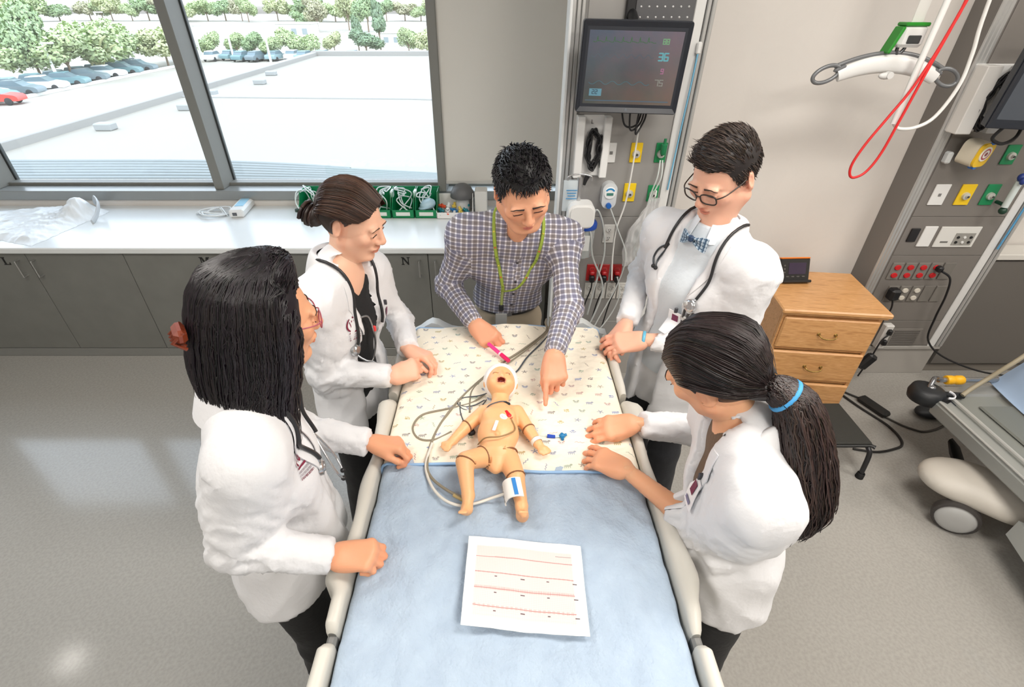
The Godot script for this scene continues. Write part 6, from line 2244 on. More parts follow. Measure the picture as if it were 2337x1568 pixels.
func second_bed() -> void:
	var h := 0.45
	var grey := mat(rgb(150, 150, 146), 0.4, 0.3)
	var pale := mat(rgb(196, 190, 180), 0.45)
	var black := mat(rgb(28, 30, 33), 0.5)
	var steel := mat(rgb(176, 178, 180), 0.25, 0.9)
	var t := thing("hospital_bed", "second hospital bed cut off at the photograph's right edge", "bed", V(2.75, 0, -1.4))
	var b := MB.new()
	b.box2(V(2.262, 0.36, -1.93), V(2.345, 0.45, 0.1), 0.016)
	obj("frame_rail", b, mat(rgb(164, 166, 162), 0.35, 0.4), t)
	b = MB.new()
	b.box2(V(2.33, 0.452, -1.91), V(2.348, 0.47, 0.1), 0.004)
	b.box2(V(2.262, 0.45, -1.90), V(2.274, 0.458, 0.1), 0.003)
	obj("rail_lip", b, mat(rgb(190, 190, 186), 0.3, 0.5), t)
	b = MB.new()
	b.box2(V(2.262, 0.392, -1.10), V(2.258, 0.422, -0.85), 0.001)
	obj("blue_sticker", b, mat(rgb(90, 160, 200), 0.4), t)
	b = MB.new()
	b.box2(V(2.35, 0.38, -2.0), V(3.2, 0.43, 0.1), 0.02)
	obj("deck_panel", b, mat(rgb(128, 130, 124), 0.4), t)
	b = MB.new()
	b.box2(V(2.46, 0.43, -1.88), V(3.1, 0.445, -1.5), 0.02)
	obj("deck_insert", b, mat(rgb(112, 114, 108), 0.4), t)
	b = MB.new()
	b.box2(V(2.46, 0.43, -1.44), V(3.1, 0.448, -0.6), 0.02)
	obj("deck_insert", b, mat(rgb(60, 62, 62), 0.4), t)
	b = MB.new()
	b.box2(V(2.38, 0.36, -2.06), V(3.2, 0.44, -1.96), 0.015)
	obj("head_beam", b, grey, t)
	b = MB.new()
	b.tube(PackedVector3Array([V(2.36, 0.475, -2.05), V(3.2, 0.475, -2.05)]), 0.014, 12)
	obj("steel_bar", b, steel, t)
	b = MB.new()
	b.lathe(PackedVector2Array([Vector2(0, -0.045), Vector2(0.022, -0.045), Vector2(0.025, -0.04), Vector2(0.025, -0.012), Vector2(0.022, -0.008), Vector2(0.022, 0.008), Vector2(0.025, 0.012), Vector2(0.025, 0.04), Vector2(0.022, 0.045), Vector2(0, 0.045)]), V(2.445, 0.475, -2.05), Basis(V(0, 1, 0), V(1, 0, 0), V(0, 0, 1)), 18)
	obj("yellow_sleeve", b, mat(rgb(238, 176, 20), 0.45), t)
	# black roller bumper at the corner
	b = MB.new()
	b.lathe(PackedVector2Array([Vector2(0, 0.05), Vector2(0.05, 0.048), Vector2(0.075, 0.035), Vector2(0.082, 0.0), Vector2(0.075, -0.03), Vector2(0.04, -0.05), Vector2(0, -0.05)]), V(2.27, 0.43, -1.985), Basis(), 26)
	b.box(V(2.32, 0.42, -1.93), V(0.12, 0.06, 0.10), 0.02, Basis(V(0, 1, 0), 0.5))
	b.box(V(2.38, 0.45, -1.955), V(0.12, 0.035, 0.03), 0.01, Basis(V(0, 1, 0), -0.1))
	obj("corner_bumper", b, black, t)
	b = MB.new()
	var arc := PackedVector3Array()
	for i in 13:
		var a := -0.6 + 2.6 * i / 12.0
		arc.append(V(2.315 + cos(a) * 0.035, 0.478, -1.93 + sin(a) * 0.035))
	b.tube(arc, 0.007, 8, true, 0.5)
	obj("white_ring", b, mat(rgb(236, 238, 242), 0.35), t)
	b = MB.new()
	b.tube(curve([V(2.27, 0.48, -1.99), V(2.30, 0.505, -2.02), V(2.34, 0.49, -2.045), V(2.38, 0.477, -2.05)], 4), 0.012, 10)
	b.ball(V(2.275, 0.48, -1.985), V(0.02, 0.012, 0.02))
	obj("knuckle", b, mat(rgb(140, 140, 142), 0.25, 0.8), t)
	# base with fender, wheel and pedal
	b = MB.new()
	var o := PackedVector2Array([Vector2(2.50, -1.20), Vector2(2.30, -1.33), Vector2(2.24, -1.10), Vector2(2.22, 0.1), Vector2(3.1, 0.1), Vector2(3.1, -1.5), Vector2(2.62, -1.55)])
	b.prism(o, Transform3D(Basis(V(1, 0, 0), V(0, 0, 1), V(0, -1, 0)), V(0, 0.26, 0)), 0.10, true)
	obj("base_shell", b, mat(rgb(172, 174, 170), 0.4), t)
	b = MB.new()
	b.box2(V(2.30, 0.262, -1.16), V(2.325, 0.264, -0.9), 0.0005)
	obj("blue_sticker", b, mat(rgb(70, 146, 204), 0.4), t)
	var f := MB.new()
	var F := Field.new(V(2.06, 0.08, -1.82), V(2.64, 0.36, -1.22), 0.014)
	F.ball(V(2.27, 0.20, -1.60), V(0.165, 0.075, 0.135), Basis(V(0, 1, 0), -0.4), 0.0)
	F.ball(V(2.36, 0.215, -1.50), V(0.19, 0.08, 0.13), Basis(V(0, 1, 0), -0.9), 0.06)
	F.halfspace(V(0, -1, 0), -0.165)
	F.skin(f, Transform3D())
	obj("fender", f, pale, t)
	b = MB.new()
	b.lathe(PackedVector2Array([Vector2(0, 0.030), Vector2(0.055, 0.035), Vector2(0.074, 0.022), Vector2(0.076, 0.020), Vector2(0.083, 0.018), Vector2(0.085, 0.0), Vector2(0.083, -0.02), Vector2(0.06, -0.03), Vector2(0, -0.03)]), V(2.215, 0.086, -1.47), Basis(V(0, 1, 0), V(-0.62, 0, 0.78), V(0.78, 0, 0.62)), 26)
	obj("wheel", b, mat(rgb(176, 176, 174), 0.45), t)
	b = MB.new()
	b.lathe(PackedVector2Array([Vector2(0.079, 0.024), Vector2(0.092, 0.018), Vector2(0.094, 0.0), Vector2(0.092, -0.02), Vector2(0.079, -0.026)]), V(2.215, 0.094, -1.47), Basis(V(0, 1, 0), V(-0.62, 0, 0.78), V(0.78, 0, 0.62)), 28)
	obj("tyre", b, mat(rgb(62, 58, 56), 0.6), t)
	b = MB.new()
	b.loft([PackedVector3Array([V(2.37, 0.15, -1.64), V(2.42, 0.15, -1.66), V(2.42, 0.17, -1.66), V(2.37, 0.17, -1.64)]), PackedVector3Array([V(2.35, 0.165, -1.70), V(2.41, 0.165, -1.73), V(2.41, 0.19, -1.73), V(2.35, 0.19, -1.70)]), PackedVector3Array([V(2.36, 0.20, -1.78), V(2.42, 0.20, -1.80), V(2.42, 0.225, -1.80), V(2.36, 0.225, -1.78)]), PackedVector3Array([V(2.385, 0.225, -1.84), V(2.41, 0.225, -1.85), V(2.41, 0.24, -1.85), V(2.385, 0.24, -1.84)])])
	obj("pedal", b, mat(rgb(24, 23, 22), 0.55), t)
	for q in [V(2.9, 0.085, -1.75), V(2.4, 0.085, 0.0), V(3.0, 0.085, 0.0)]:
		b = MB.new()
		b.lathe(PackedVector2Array([Vector2(0, -0.025), Vector2(0.07, -0.025), Vector2(0.084, -0.015), Vector2(0.084, 0.015), Vector2(0.07, 0.025), Vector2(0, 0.025)]), q, Basis(V(0, 1, 0), V(1, 0, 0), V(0, 0, 1)), 20)
		b.tube(PackedVector3Array([q, q + V(0, 0.14, 0)]), 0.02, 8)
		obj("caster", b, mat(rgb(48, 48, 50), 0.6), t)
	b = MB.new()
	for z in [-1.3, -0.2]: b.box2(V(2.6, 0.25, z - 0.06), V(2.8, 0.39, z + 0.06), 0.02)
	obj("lift_column", b, grey, t)
	b = MB.new()
	b.ball(V(2.70, 0.04, -2.27), V(0.10, 0.038, 0.06))
	b.tube(curve([V(2.72, 0.05, -2.26), V(2.85, 0.06, -2.3), V(3.1, 0.03, -2.35)], 4), 0.012, 8)
	one("foot_switch", b, black, "black foot switch on the floor under the second bed's head", "switch")
	# blue blanket heaped on it and the hose over the rail
	var n1 := bedding_noise(44, 3.0)
	b = MB.new()
	b.sheet(30, 40, func(s, u):
		var x: float = 2.655 + s * 0.5 - 0.04 * sin(u * 5.0)
		var z: float = -2.02 + u * 1.1
		var e: float = smoothstep(0.0, 0.22, s)
		return V(x, 0.455 + 0.24 * e + 0.03 * n1.get_noise_2d(x * 2.0, z * 2.0) * e, z - 0.04 * (1.0 - e)), Vector3.UP, 0.006)
	one("blue_blanket", b, mat(rgb(164, 186, 214), 0.85), "blue blanket heaped on the second bed at the right edge", "blanket")
	cable("bed_hose", [V(2.40, 0.47, -1.93), V(2.44, 0.50, -1.945), V(2.50, 0.56, -1.955), V(2.56, 0.66, -1.95), V(2.64, 0.74, -1.96), V(2.80, 0.78, -1.98)], 0.011, mat(rgb(156, 146, 124), 0.5), "tan hose curving over the second bed's head rail", "hose", "", 10)

class Pose:
	# the joints of one standing figure
	var pelvis: Vector3
	var chest: Vector3
	var neck: Vector3
	var f: Vector3
	var r: Vector3
	var up: Vector3
	var wide := 1.0
	var H: Transform3D
	var arms := []      # right, left: shoulder, elbow, wrist
	var legs := []      # right, left: hip, knee, ankle
	var HF: Field

	func local(p: Vector3) -> Vector3:
		var q := p - neck
		return Vector3(q.dot(r), q.dot(up), q.dot(f))

	func world(u: float, w: float, d: float) -> Vector3:
		return neck + r * u + up * w + f * d

func elbow(s: Vector3, w: Vector3, a: float, b: float, pole: Vector3) -> Vector3:
	var d := w - s
	var l := minf(d.length(), a + b - 0.002)
	var n := d.normalized()
	var x := (a * a - b * b + l * l) / (2.0 * l)
	var p := (pole - n * pole.dot(n)).normalized()
	return s + n * x + p * sqrt(maxf(a * a - x * x, 0.0))

func pose(pelvis: Vector3, chest: Vector3, neck: Vector3, head: Vector3, yaw: float, look: Vector3, lookup: Vector3, sh: float, ua: float, fa: float, wr: Vector3, wl: Vector3, pr: Vector3, pl: Vector3, feet: Vector3, wide := 1.0) -> Pose:
	var P := Pose.new()
	P.pelvis = pelvis
	P.chest = chest
	P.neck = neck
	P.wide = wide
	var a := deg_to_rad(yaw)
	P.up = (neck - chest).normalized()
	var f0 := V(sin(a), 0, cos(a))
	P.r = f0.cross(V(0, 1, 0))
	P.r = (P.r - P.up * P.r.dot(P.up)).normalized()
	P.f = P.up.cross(P.r).normalized()
	P.H = Transform3D(facing(look, lookup), head)
	for k in 2:
		var s := neck - P.up * 0.055 + P.r * (sh if k == 0 else -sh)
		var w := wr if k == 0 else wl
		P.arms.append([s, elbow(s, w, ua, fa, pr if k == 0 else pl), w])
		var side := P.r * (0.085 if k == 0 else -0.085)
		var hip := pelvis + side
		var ank := V(feet.x, 0.075, feet.z) + side * 1.05
		P.legs.append([hip, (hip + ank) * 0.5 + f0 * 0.03, ank, f0])
	return P

func torso(F: Field, P: Pose, g: float, low := true) -> void:
	var w := P.wide
	if low: F.cone(P.pelvis - V(0, 0.07, 0), P.pelvis + V(0, 0.05, 0), 0.098 * w + g, 0.092 * w + g, 0.04, P.r, 1.32)
	F.cone(P.pelvis + V(0, 0.05 if low else 0.12, 0), P.chest, 0.086 * w + g, 0.094 * w + g, 0.05, P.r, 1.32)
	F.cone(P.chest, P.neck - P.up * 0.085 - P.f * 0.010, 0.095 * w + g, 0.074 * w + g, 0.05, P.r, 1.55)
	F.cone(P.arms[0][0] - P.up * 0.006, P.arms[1][0] - P.up * 0.006, 0.042 * w + g, 0.042 * w + g, 0.05)
	for k in 2: F.cone(P.arms[k][0] - P.up * 0.045, P.chest + P.r * (0.085 if k == 0 else -0.085), 0.045 * w + g, 0.058 * w + g, 0.06)
	for k in 2: F.cone(P.neck - P.up * 0.030 - P.f * 0.010, P.arms[k][0] - P.up * 0.010, 0.050 * w + g, 0.043 * w + g, 0.05)
	for k in 2: F.cone(P.arms[k][0].lerp(P.neck, 0.25) + P.up * 0.010, P.neck + P.up * 0.02 - P.f * 0.012, 0.028 + g, 0.034 + g, 0.05)

func bounds(P: Pose, y0: float, grow: float) -> Array:
	var lo := P.neck
	var hi := P.neck
	for a in P.arms:
		for p in a:
			lo = lo.min(p); hi = hi.max(p)
	for p in [P.pelvis + P.r * 0.12, P.pelvis - P.r * 0.12, P.chest + P.f * 0.08, P.chest - P.f * 0.08]:
		lo = lo.min(p); hi = hi.max(p)
	lo -= Vector3.ONE * grow
	hi += Vector3.ONE * grow
	lo.y = y0
	return [lo, hi]

func wrinkle(b: MB, P: Pose, amp: float, seed_: int, first := 0) -> void:
	# folds: across the sleeves, strongest at the elbow, and long soft ones down the body
	var n1 := FastNoiseLite.new()
	n1.seed = seed_
	n1.frequency = 1.0
	n1.fractal_octaves = 2
	var n2 := FastNoiseLite.new()
	n2.seed = seed_ + 1
	n2.frequency = 1.0
	n2.fractal_type = FastNoiseLite.FRACTAL_RIDGED
	n2.fractal_octaves = 2
	for i in range(first, b.v.size()):
		var p := b.v[i]
		var q := P.local(p)
		var best := 0.10
		var d := 0.0
		for a in P.arms:
			var l0 := 0.0
			for k in 2:
				var s: Vector3 = a[k]
				var e: Vector3 = a[k + 1]
				var ab := e - s
				var t := clampf((p - s).dot(ab) / ab.length_squared(), 0.0, 1.0)
				var v := p - s - ab * t
				if v.length() < best and not (k == 0 and t < 0.12):
					best = v.length()
					var along := l0 + ab.length() * t
					var ax := ab.normalized()
					var side := ax.cross(P.f).normalized()
					var ang := atan2(v.dot(side), v.dot(ax.cross(side)))
					var el: float = exp(-pow((along - a[0].distance_to(a[1])) / 0.09, 2))
					d = (n2.get_noise_3d(along * 15.0 + sin(ang) * 1.1, cos(ang) * 0.8, sin(ang) * 0.8) * (0.45 + 0.9 * el) + n1.get_noise_3d(along * 8.0, cos(ang), sin(ang)) * 0.6)
				l0 += ab.length()
		if best >= 0.0999: d = n2.get_noise_3d(q.x * 6.0 + q.y * 2.4, q.y * 2.0, q.z * 6.0 - q.y) * 0.9 + n1.get_noise_3d(q.x * 8.0, q.y * 4.0, q.z * 8.0) * 0.45
		b.v[i] = p + b.n[i] * (d * amp)
	b.smooth(first)

func skin_mat() -> StandardMaterial3D:
	var m := mat(Color.WHITE, 0.46, 0.0, "skin")
	m.vertex_color_use_as_albedo = true
	m.subsurf_scatter_enabled = true
	m.subsurf_scatter_strength = 0.12
	m.metallic_specular = 0.45
	return m

func build_body(P: Pose, tone: Color, fem: float, face: Dictionary, hands: Array) -> MB:
	var b := MB.new()
	b.tint = tone
	var B := bounds(P, 0.05, 0.13)
	for l in P.legs:
		for q in l.slice(0, 3):
			B[0] = B[0].min(q - Vector3.ONE * 0.1); B[1] = B[1].max(q + Vector3.ONE * 0.1)
	B[0].y = 0.05
	var F := Field.new(B[0], B[1], 0.0125)
	torso(F, P, -0.005, false)
	F.cone(P.pelvis - V(0, 0.07, 0), P.pelvis + V(0, 0.05, 0), 0.08, 0.08, 0.04)
	for a in P.arms:
		F.cone(a[0], a[1], 0.042, 0.034, 0.02)
		F.cone(a[1], a[1].lerp(a[2], 0.3), 0.034, 0.036 - 0.004 * fem, 0.02)
		F.cone(a[1].lerp(a[2], 0.3), a[2], 0.036 - 0.004 * fem, 0.0245 - 0.003 * fem, 0.02)
	for l in P.legs:
		F.cone(l[0] - V(0, 0.05, 0), l[1], 0.056, 0.048, 0.03)
		F.cone(l[1], l[2], 0.046, 0.032, 0.03)
	var hb := P.H * V(0, -0.05, -0.022)
	F.cone(P.neck - P.up * 0.04, hb, 0.054 - 0.006 * fem, 0.050 - 0.006 * fem, 0.035)
	F.skin(b, Transform3D())
	head_mesh(b, P, tone, fem, face)
	for k in 2: hand_mesh(b, P.arms[k], hands[k], 1.0 if k == 0 else -1.0, tone, 0.93 if fem > 0.5 else 1.03)
	return b

func head_mesh(b: MB, P: Pose, tone: Color, fem: float, o: Dictionary) -> void:
	# in the head's frame: x to the person's left, y to the crown, z out of the face
	var w: float = o.get("w", 1.0)
	var F := Field.new(V(-0.105, -0.175, -0.125), V(0.105, 0.135, 0.145), 0.0038)
	F.ball(V(0, 0.030, -0.016), V(0.076 * w, 0.092, 0.097), Basis(), 0.0)
	F.ball(V(0, -0.022, 0.028), V(0.066 * w, 0.082, 0.066), Basis(), 0.03)
	for s in [-1.0, 1.0]:
		F.cone(V(s * 0.054 * w, -0.048, 0.004), V(s * 0.020 * w, -0.098, 0.058), 0.022, 0.017, 0.03)
		F.ball(V(s * 0.043 * w, -0.016, 0.066), V(0.022, 0.018, 0.018), Basis(), 0.022)
		F.ball(V(s * 0.031 * w, 0.022, 0.085), V(0.022, 0.009, 0.012), Basis(V(0, 0, 1), -s * 0.1), 0.014)
		F.ball(V(s * 0.031 * w, 0.004, 0.094), V(0.018, 0.011, 0.013), Basis(), 0.012, true)
		F.ball(V(s * 0.031 * w, 0.003, 0.0775), V(0.0155, 0.0125, 0.0125), Basis(), 0.004)
		F.cone(V(s * 0.031 * w - 0.013, 0.0005, 0.089), V(s * 0.031 * w + 0.013, 0.0005, 0.087), 0.0026, 0.0026, 0.003)
		# ear: shell with a hollow
		var E := Basis(V(0, 1, 0), s * 0.35)
		F.ball(V(s * 0.081 * w, 0.000, -0.014), V(0.008, 0.031, 0.019), Basis(V(0, 1, 0), s * 0.5), 0.006)
		F.ball(V(s * 0.0905 * w, 0.004, -0.006), V(0.006, 0.019, 0.010), E, 0.004, true)
	F.cone(V(0, 0.014, 0.090), V(0, -0.022, 0.110), 0.0085, 0.0105, 0.014)
	F.ball(V(0, -0.027, 0.108), V(0.0125, 0.010, 0.0105), Basis(), 0.008)
	for s in [-1.0, 1.0]:
		F.ball(V(s * 0.0125, -0.030, 0.099), V(0.0085, 0.0075, 0.010), Basis(), 0.006)
		F.ball(V(s * 0.0065, -0.038, 0.104), V(0.0035, 0.003, 0.005), Basis(), 0.002, true)
	F.cone(V(-0.017, -0.0575, 0.084), V(0.017, -0.0575, 0.084), 0.0085, 0.0085, 0.010)
	F.cone(V(0, -0.0545, 0.096), V(0, -0.0545, 0.097), 0.0062, 0.0062, 0.006, V(1, 0, 0), 2.6)
	F.ball(V(0, -0.0545, 0.0945), V(0.019, 0.0055, 0.0075), Basis(), 0.004)
	F.ball(V(0, -0.0665, 0.0925), V(0.0165, 0.0065, 0.0085), Basis(), 0.004)
	F.ball(V(0, -0.0605, 0.1035), V(0.021, 0.0016, 0.005), Basis(), 0.002, true)
	F.ball(V(0, -0.097, 0.077), V(0.019 + 0.004 * (1.0 - fem), 0.014, 0.014), Basis(), 0.018)
	if fem < 0.5:
		for s in [-1.0, 1.0]: F.cone(V(s * 0.060 * w, -0.052, 0.0), V(s * 0.028, -0.104, 0.058), 0.020, 0.015, 0.03)
	var nb := P.H.affine_inverse() * (P.neck - P.up * 0.01)
	F.cone(nb, V(0, -0.045, -0.022), 0.054 - 0.006 * fem, 0.050 - 0.006 * fem, 0.03)
	P.HF = F
	var lip: Color = o.get("lip", tone * Color(0.86, 0.55, 0.52))
	var blush: Color = o.get("blush", tone * Color(1.0, 0.90, 0.87))
	F.skin(b, P.H, func(p: Vector3, nn: Vector3) -> Color:
		var c := tone
		if p.z > 0.03:
			var bl := 0.0
			for s in [-1.0, 1.0]: bl += exp(-pow((p.x - s * 0.044) / 0.022, 2) - pow((p.y + 0.026) / 0.022, 2))
			bl += 0.7 * exp(-pow(p.x / 0.014, 2) - pow((p.y + 0.028) / 0.014, 2))
			c = c.lerp(blush, clampf(bl, 0.0, 1.0))
			var lp := Vector2(p.x / 0.0215, (p.y + 0.0605 + absf(p.x) * 0.10) / 0.0125).length()
			if p.z > 0.078: c = c.lerp(lip, 1.0 - smoothstep(0.8, 1.08, lp))
			if absf(p.y + 0.0605) < 0.0016 and absf(p.x) < 0.019: c = lip * 0.55
		if absf(p.x) > 0.07 * w and p.z < 0.02: c = c.lerp(blush, 0.7)
		return c)

func face_hair(t: Node3D, P: Pose, o: Dictionary, c: Color) -> void:
	# eyebrows and lash lines laid on the face
	var w: float = o.get("w", 1.0)
	for s in [-1.0, 1.0]:
		var b := MB.new()
		var l := MB.new()
		var pw := []
		for q in [[0.013, 0.0225], [0.020, 0.0250], [0.028, 0.0268], [0.037, 0.0268], [0.045, 0.0240], [0.052, 0.0190]]: pw.append(P.H * P.HF.hit(V(s * q[0] * w, q[1], 0.16), V(0, 0, -1), 0.2, 0.0002))
		var path := curve(pw, 5)
		var rr := PackedFloat32Array()
		for i in path.size(): rr.append(lerpf(o.get("brow", 0.0030), 0.0012, float(i) / (path.size() - 1)))
		b.tube(path, rr, 7, true, 0.55, P.H.basis.y)
		var e := []
		for k in 9:
			var u := k / 8.0 * 2.0 - 1.0
			e.append(P.H * P.HF.hit(V(s * 0.031 * w + u * 0.0145, 0.0002 - 0.0035 * (1.0 - u * u), 0.16), V(0, 0, -1), 0.2, 0.0004))
		l.tube(curve(e, 2), 0.0013, 5)
		obj("eyebrow", b, mat(c, 0.8), t)
		obj("eyelash", l, mat(rgb(40, 30, 28), 0.7), t)

func hand_mesh(b: MB, arm: Array, o: Dictionary, side: float, tone: Color, size: float) -> void:
	# o: dir (towards the knuckles), back (out of the back of the hand), curl of index..little in degrees, spread, thumb [out, curl]
	var w: Vector3 = arm[2]
	var z: Vector3 = o.dir.normalized()
	var y: Vector3 = o.back
	y = (y - z * y.dot(z)).normalized()
	var X := Transform3D(Basis(y.cross(z), y, z), w)
	X.basis = X.basis.scaled(Vector3.ONE)
	var F := Field.new(V(-0.085, -0.10, -0.055), V(0.085, 0.05, 0.21), 0.0033)
	var k := size
	# with z forward and y up, x points to the hand's left; a right hand lying palm down has its thumb on the left
	var th := side
	F.cone(V(0, 0, -0.016), V(0, 0, 0.012), 0.0165 * k, 0.0205 * k, 0.01, V(1, 0, 0), 1.25)
	var mx := [0.031, 0.0105, -0.0105, -0.0295]
	var ml := [0.088, 0.092, 0.087, 0.078]
	var fl := [[0.040, 0.024, 0.020], [0.045, 0.028, 0.021], [0.041, 0.026, 0.020], [0.032, 0.019, 0.018]]
	var fr := [0.0093, 0.0095, 0.0090, 0.0080]
	for i in 4:
		var x: float = mx[i] * th * k
		var knuckle := V(x, 0.0, ml[i] * k)
		F.cone(V(x * 0.55, -0.002, 0.010 * k), knuckle, 0.0155 * k, 0.0120 * k, 0.018)
		var cu: float = deg_to_rad(o.curl[i])
		var sp: float = -mx[i] * th * o.get("spread", 4.0)
		var ang := 0.0
		var p := knuckle
		for q in 3:
			ang += cu * [0.75, 1.1, 0.75][q]
			var d := V(-sin(sp) * cos(ang), -sin(ang), cos(ang) * cos(sp))
			var e: Vector3 = p + d * (fl[i][q] * k)
			var ra: float = fr[i] * k * (1.0 - 0.08 * q)
			F.cone(p, e, ra, ra * 0.90, 0.0055 if q else 0.010)
			p = e
	var tp := V(0.020 * th, -0.010, 0.022) * k
	var o1: float = deg_to_rad(o.get("thumb", [35.0, 15.0])[0])
	var o2: float = deg_to_rad(o.get("thumb", [35.0, 15.0])[1])
	F.ball(V(0.022 * th, -0.012, 0.040) * k, V(0.016, 0.014, 0.028) * k, Basis(V(0, 1, 0), th * 0.35), 0.016)
	F.ball(V(-0.022 * th, -0.010, 0.035) * k, V(0.013, 0.012, 0.030) * k, Basis(), 0.016)
	var td := V(sin(o1) * th, -0.35, cos(o1)).normalized()
	var t1 := tp + td * 0.042 * k
	F.cone(tp, t1, 0.0135 * k, 0.0110 * k, 0.014)
	var d2 := V(sin(o1 - o2) * th, -0.40, cos(o1 - o2)).normalized()
	var t2 := t1 + d2 * 0.032 * k
	F.cone(t1, t2, 0.0108 * k, 0.0102 * k, 0.006)
	var d3 := V(sin(o1 - 2.0 * o2) * th, -0.40, cos(o1 - 2.0 * o2)).normalized()
	F.cone(t2, t2 + d3 * 0.024 * k, 0.0100 * k, 0.0082 * k, 0.005)
	var red := tone * Color(1.0, 0.80, 0.76)
	F.skin(b, X, func(p: Vector3, nn: Vector3) -> Color:
		var tip := smoothstep(0.085, 0.13, Vector2(p.z, p.y * 1.4).length())
		return tone.lerp(red, 0.25 + 0.55 * tip))

func sleeve(F: Field, a: Array, g: float, upto: float, r0: float, r1: float) -> void:
	F.cone(a[0] - (a[0] - a[1]) * 0.05, a[1], 0.047 + g, r0 + g, 0.075)
	F.cone(a[1], a[1].lerp(a[2], upto), r0 + g, r1 + g, 0.02, Vector3.ZERO, 1.0, false, true)

func coat_field(P: Pose, cell: float, hem: float, cuffs: Array, opening: Callable, grow := 0.022, flare := 1.0) -> Field:
	var B := bounds(P, hem - 0.03, 0.20)
	var F := Field.new(B[0], B[1], cell)
	torso(F, P, grow)
	var low := V(P.pelvis.x, hem - 0.02, P.pelvis.z) - P.f * 0.005
	F.cone(P.pelvis + V(0, 0.05, 0), low, 0.094 + grow, 0.116 * flare + grow, 0.04, P.r, 1.32)
	F.halfspace(V(0, -1, 0), -hem)
	for k in 2: sleeve(F, P.arms[k], 0.0, cuffs[k], 0.047, 0.041)
	F.carve(opening, 0.030)
	return F

func cloth(c: Color, rough := 0.8, scale := 6.0) -> StandardMaterial3D:
	var m := mat(c, rough, 0.0, "cloth")
	if not m.normal_enabled:
		m.normal_enabled = true
		m.normal_texture = noise_tex(0.035, 71, [], 256, 4, true, 3.0)
		m.normal_scale = 0.35
		triplanar(m, 1.0)
		m.uv1_scale = Vector3.ONE * scale
		m.rim_enabled = true
		m.rim = 0.2
	return m

func trousers(t: Node3D, P: Pose, c: Color, shoe: Color) -> void:
	var lo: Vector3 = P.pelvis - Vector3.ONE * 0.26
	var hi: Vector3 = P.pelvis + Vector3.ONE * 0.26
	for l in P.legs:
		lo = lo.min(l[2] - Vector3.ONE * 0.12); hi = hi.max(l[2] + Vector3.ONE * 0.12)
	lo.y = 0.02
	hi.y = P.pelvis.y + 0.10
	var F := Field.new(lo, hi, 0.016)
	F.cone(P.pelvis - V(0, 0.07, 0), P.pelvis + V(0, 0.06, 0), 0.096 * P.wide, 0.090 * P.wide, 0.04, P.r, 1.30)
	for l in P.legs:
		F.cone(l[0] - V(0, 0.02, 0), l[1], 0.078, 0.064, 0.03)
		F.cone(l[1], l[2] - V(0, 0.03, 0), 0.066, 0.056, 0.02)
	F.halfspace(V(0, 1, 0), P.pelvis.y + 0.085)
	F.halfspace(V(0, -1, 0), -0.05)
	var b := MB.new()
	F.skin(b, Transform3D())
	wrinkle(b, P, 0.004, 5)
	obj("trousers", b, cloth(c), t)
	for l in P.legs:
		b = MB.new()
		var fd: Vector3 = l[3]
		var a: Vector3 = l[2]
		F = Field.new(a - V(0.22, 0.08, 0.22), a + V(0.22, 0.06, 0.22), 0.012)
		F.cone(V(a.x, 0.05, a.z) - fd * 0.04, V(a.x, 0.045, a.z) + fd * 0.05, 0.042, 0.044, 0.02)
		F.cone(V(a.x, 0.04, a.z) + fd * 0.05, V(a.x, 0.035, a.z) + fd * 0.14, 0.044, 0.036, 0.02)
		F.halfspace(V(0, -1, 0), -0.004)
		F.halfspace(V(0, 1, 0), 0.085)
		F.skin(b, Transform3D())
		obj("shoe", b, mat(shoe, 0.5), t)

func collar_and_lapels(t: Node3D, P: Pose, F: Field, m: Material, vtop: float, vlow: float, wide: float) -> void:
	# lapels folded back along the opening, and a collar round the back of the neck
	for s in [-1.0, 1.0]:
		var b := MB.new()
		b.sheet(8, 20, func(x, y):
			var w: float = lerpf(0.0, vlow, y)
			var inner: float = lerpf(vtop, 0.004, y)
			var outer: float = inner + wide * (sin(PI * clampf(y * 0.75 + 0.22, 0, 1)) + (0.18 if y < 0.34 else 0.0))
			var u: float = lerpf(inner, outer, x)
			return F.hit(P.world(u * s, w, 0.32), -P.f, 0.5, 0.004 + 0.006 * x * (1.0 - x) * 2.0 + 0.003 * x), P.f, 0.003)
		obj("lapel", b, m, t)
	var b := MB.new()
	b.sheet(30, 7, func(x, y):
		var a: float = lerpf(-2.25, 2.25, x)
		var rad: float = lerpf(0.063, 0.102, pow(y, 0.8)) + 0.004
		var hh: float = 0.052 - 0.085 * y * y - 0.060 * smoothstep(1.2, 2.25, absf(a)) + 0.02 * sin(PI * y)
		return P.neck + P.r * (sin(a) * rad * 1.08) - P.f * (cos(a) * rad + 0.012) + P.up * hh, P.up, 0.003)
	obj("collar", b, m, t)

func patch(P: Pose, F: Field, u: float, w: float, su: float, sw: float, lift := 0.004, turn := 0.0, n := 10, thick := 0.0) -> MB:
	# a small flat thing laid on the front of a garment
	var b := MB.new()
	b.sheet(n, n, func(x, y):
		var q := Vector2((x - 0.5) * su, (0.5 - y) * sw).rotated(turn)
		return F.hit(P.world(u - q.x, w + q.y, 0.19), -P.f, 0.6, lift), P.f, thick)
	return b

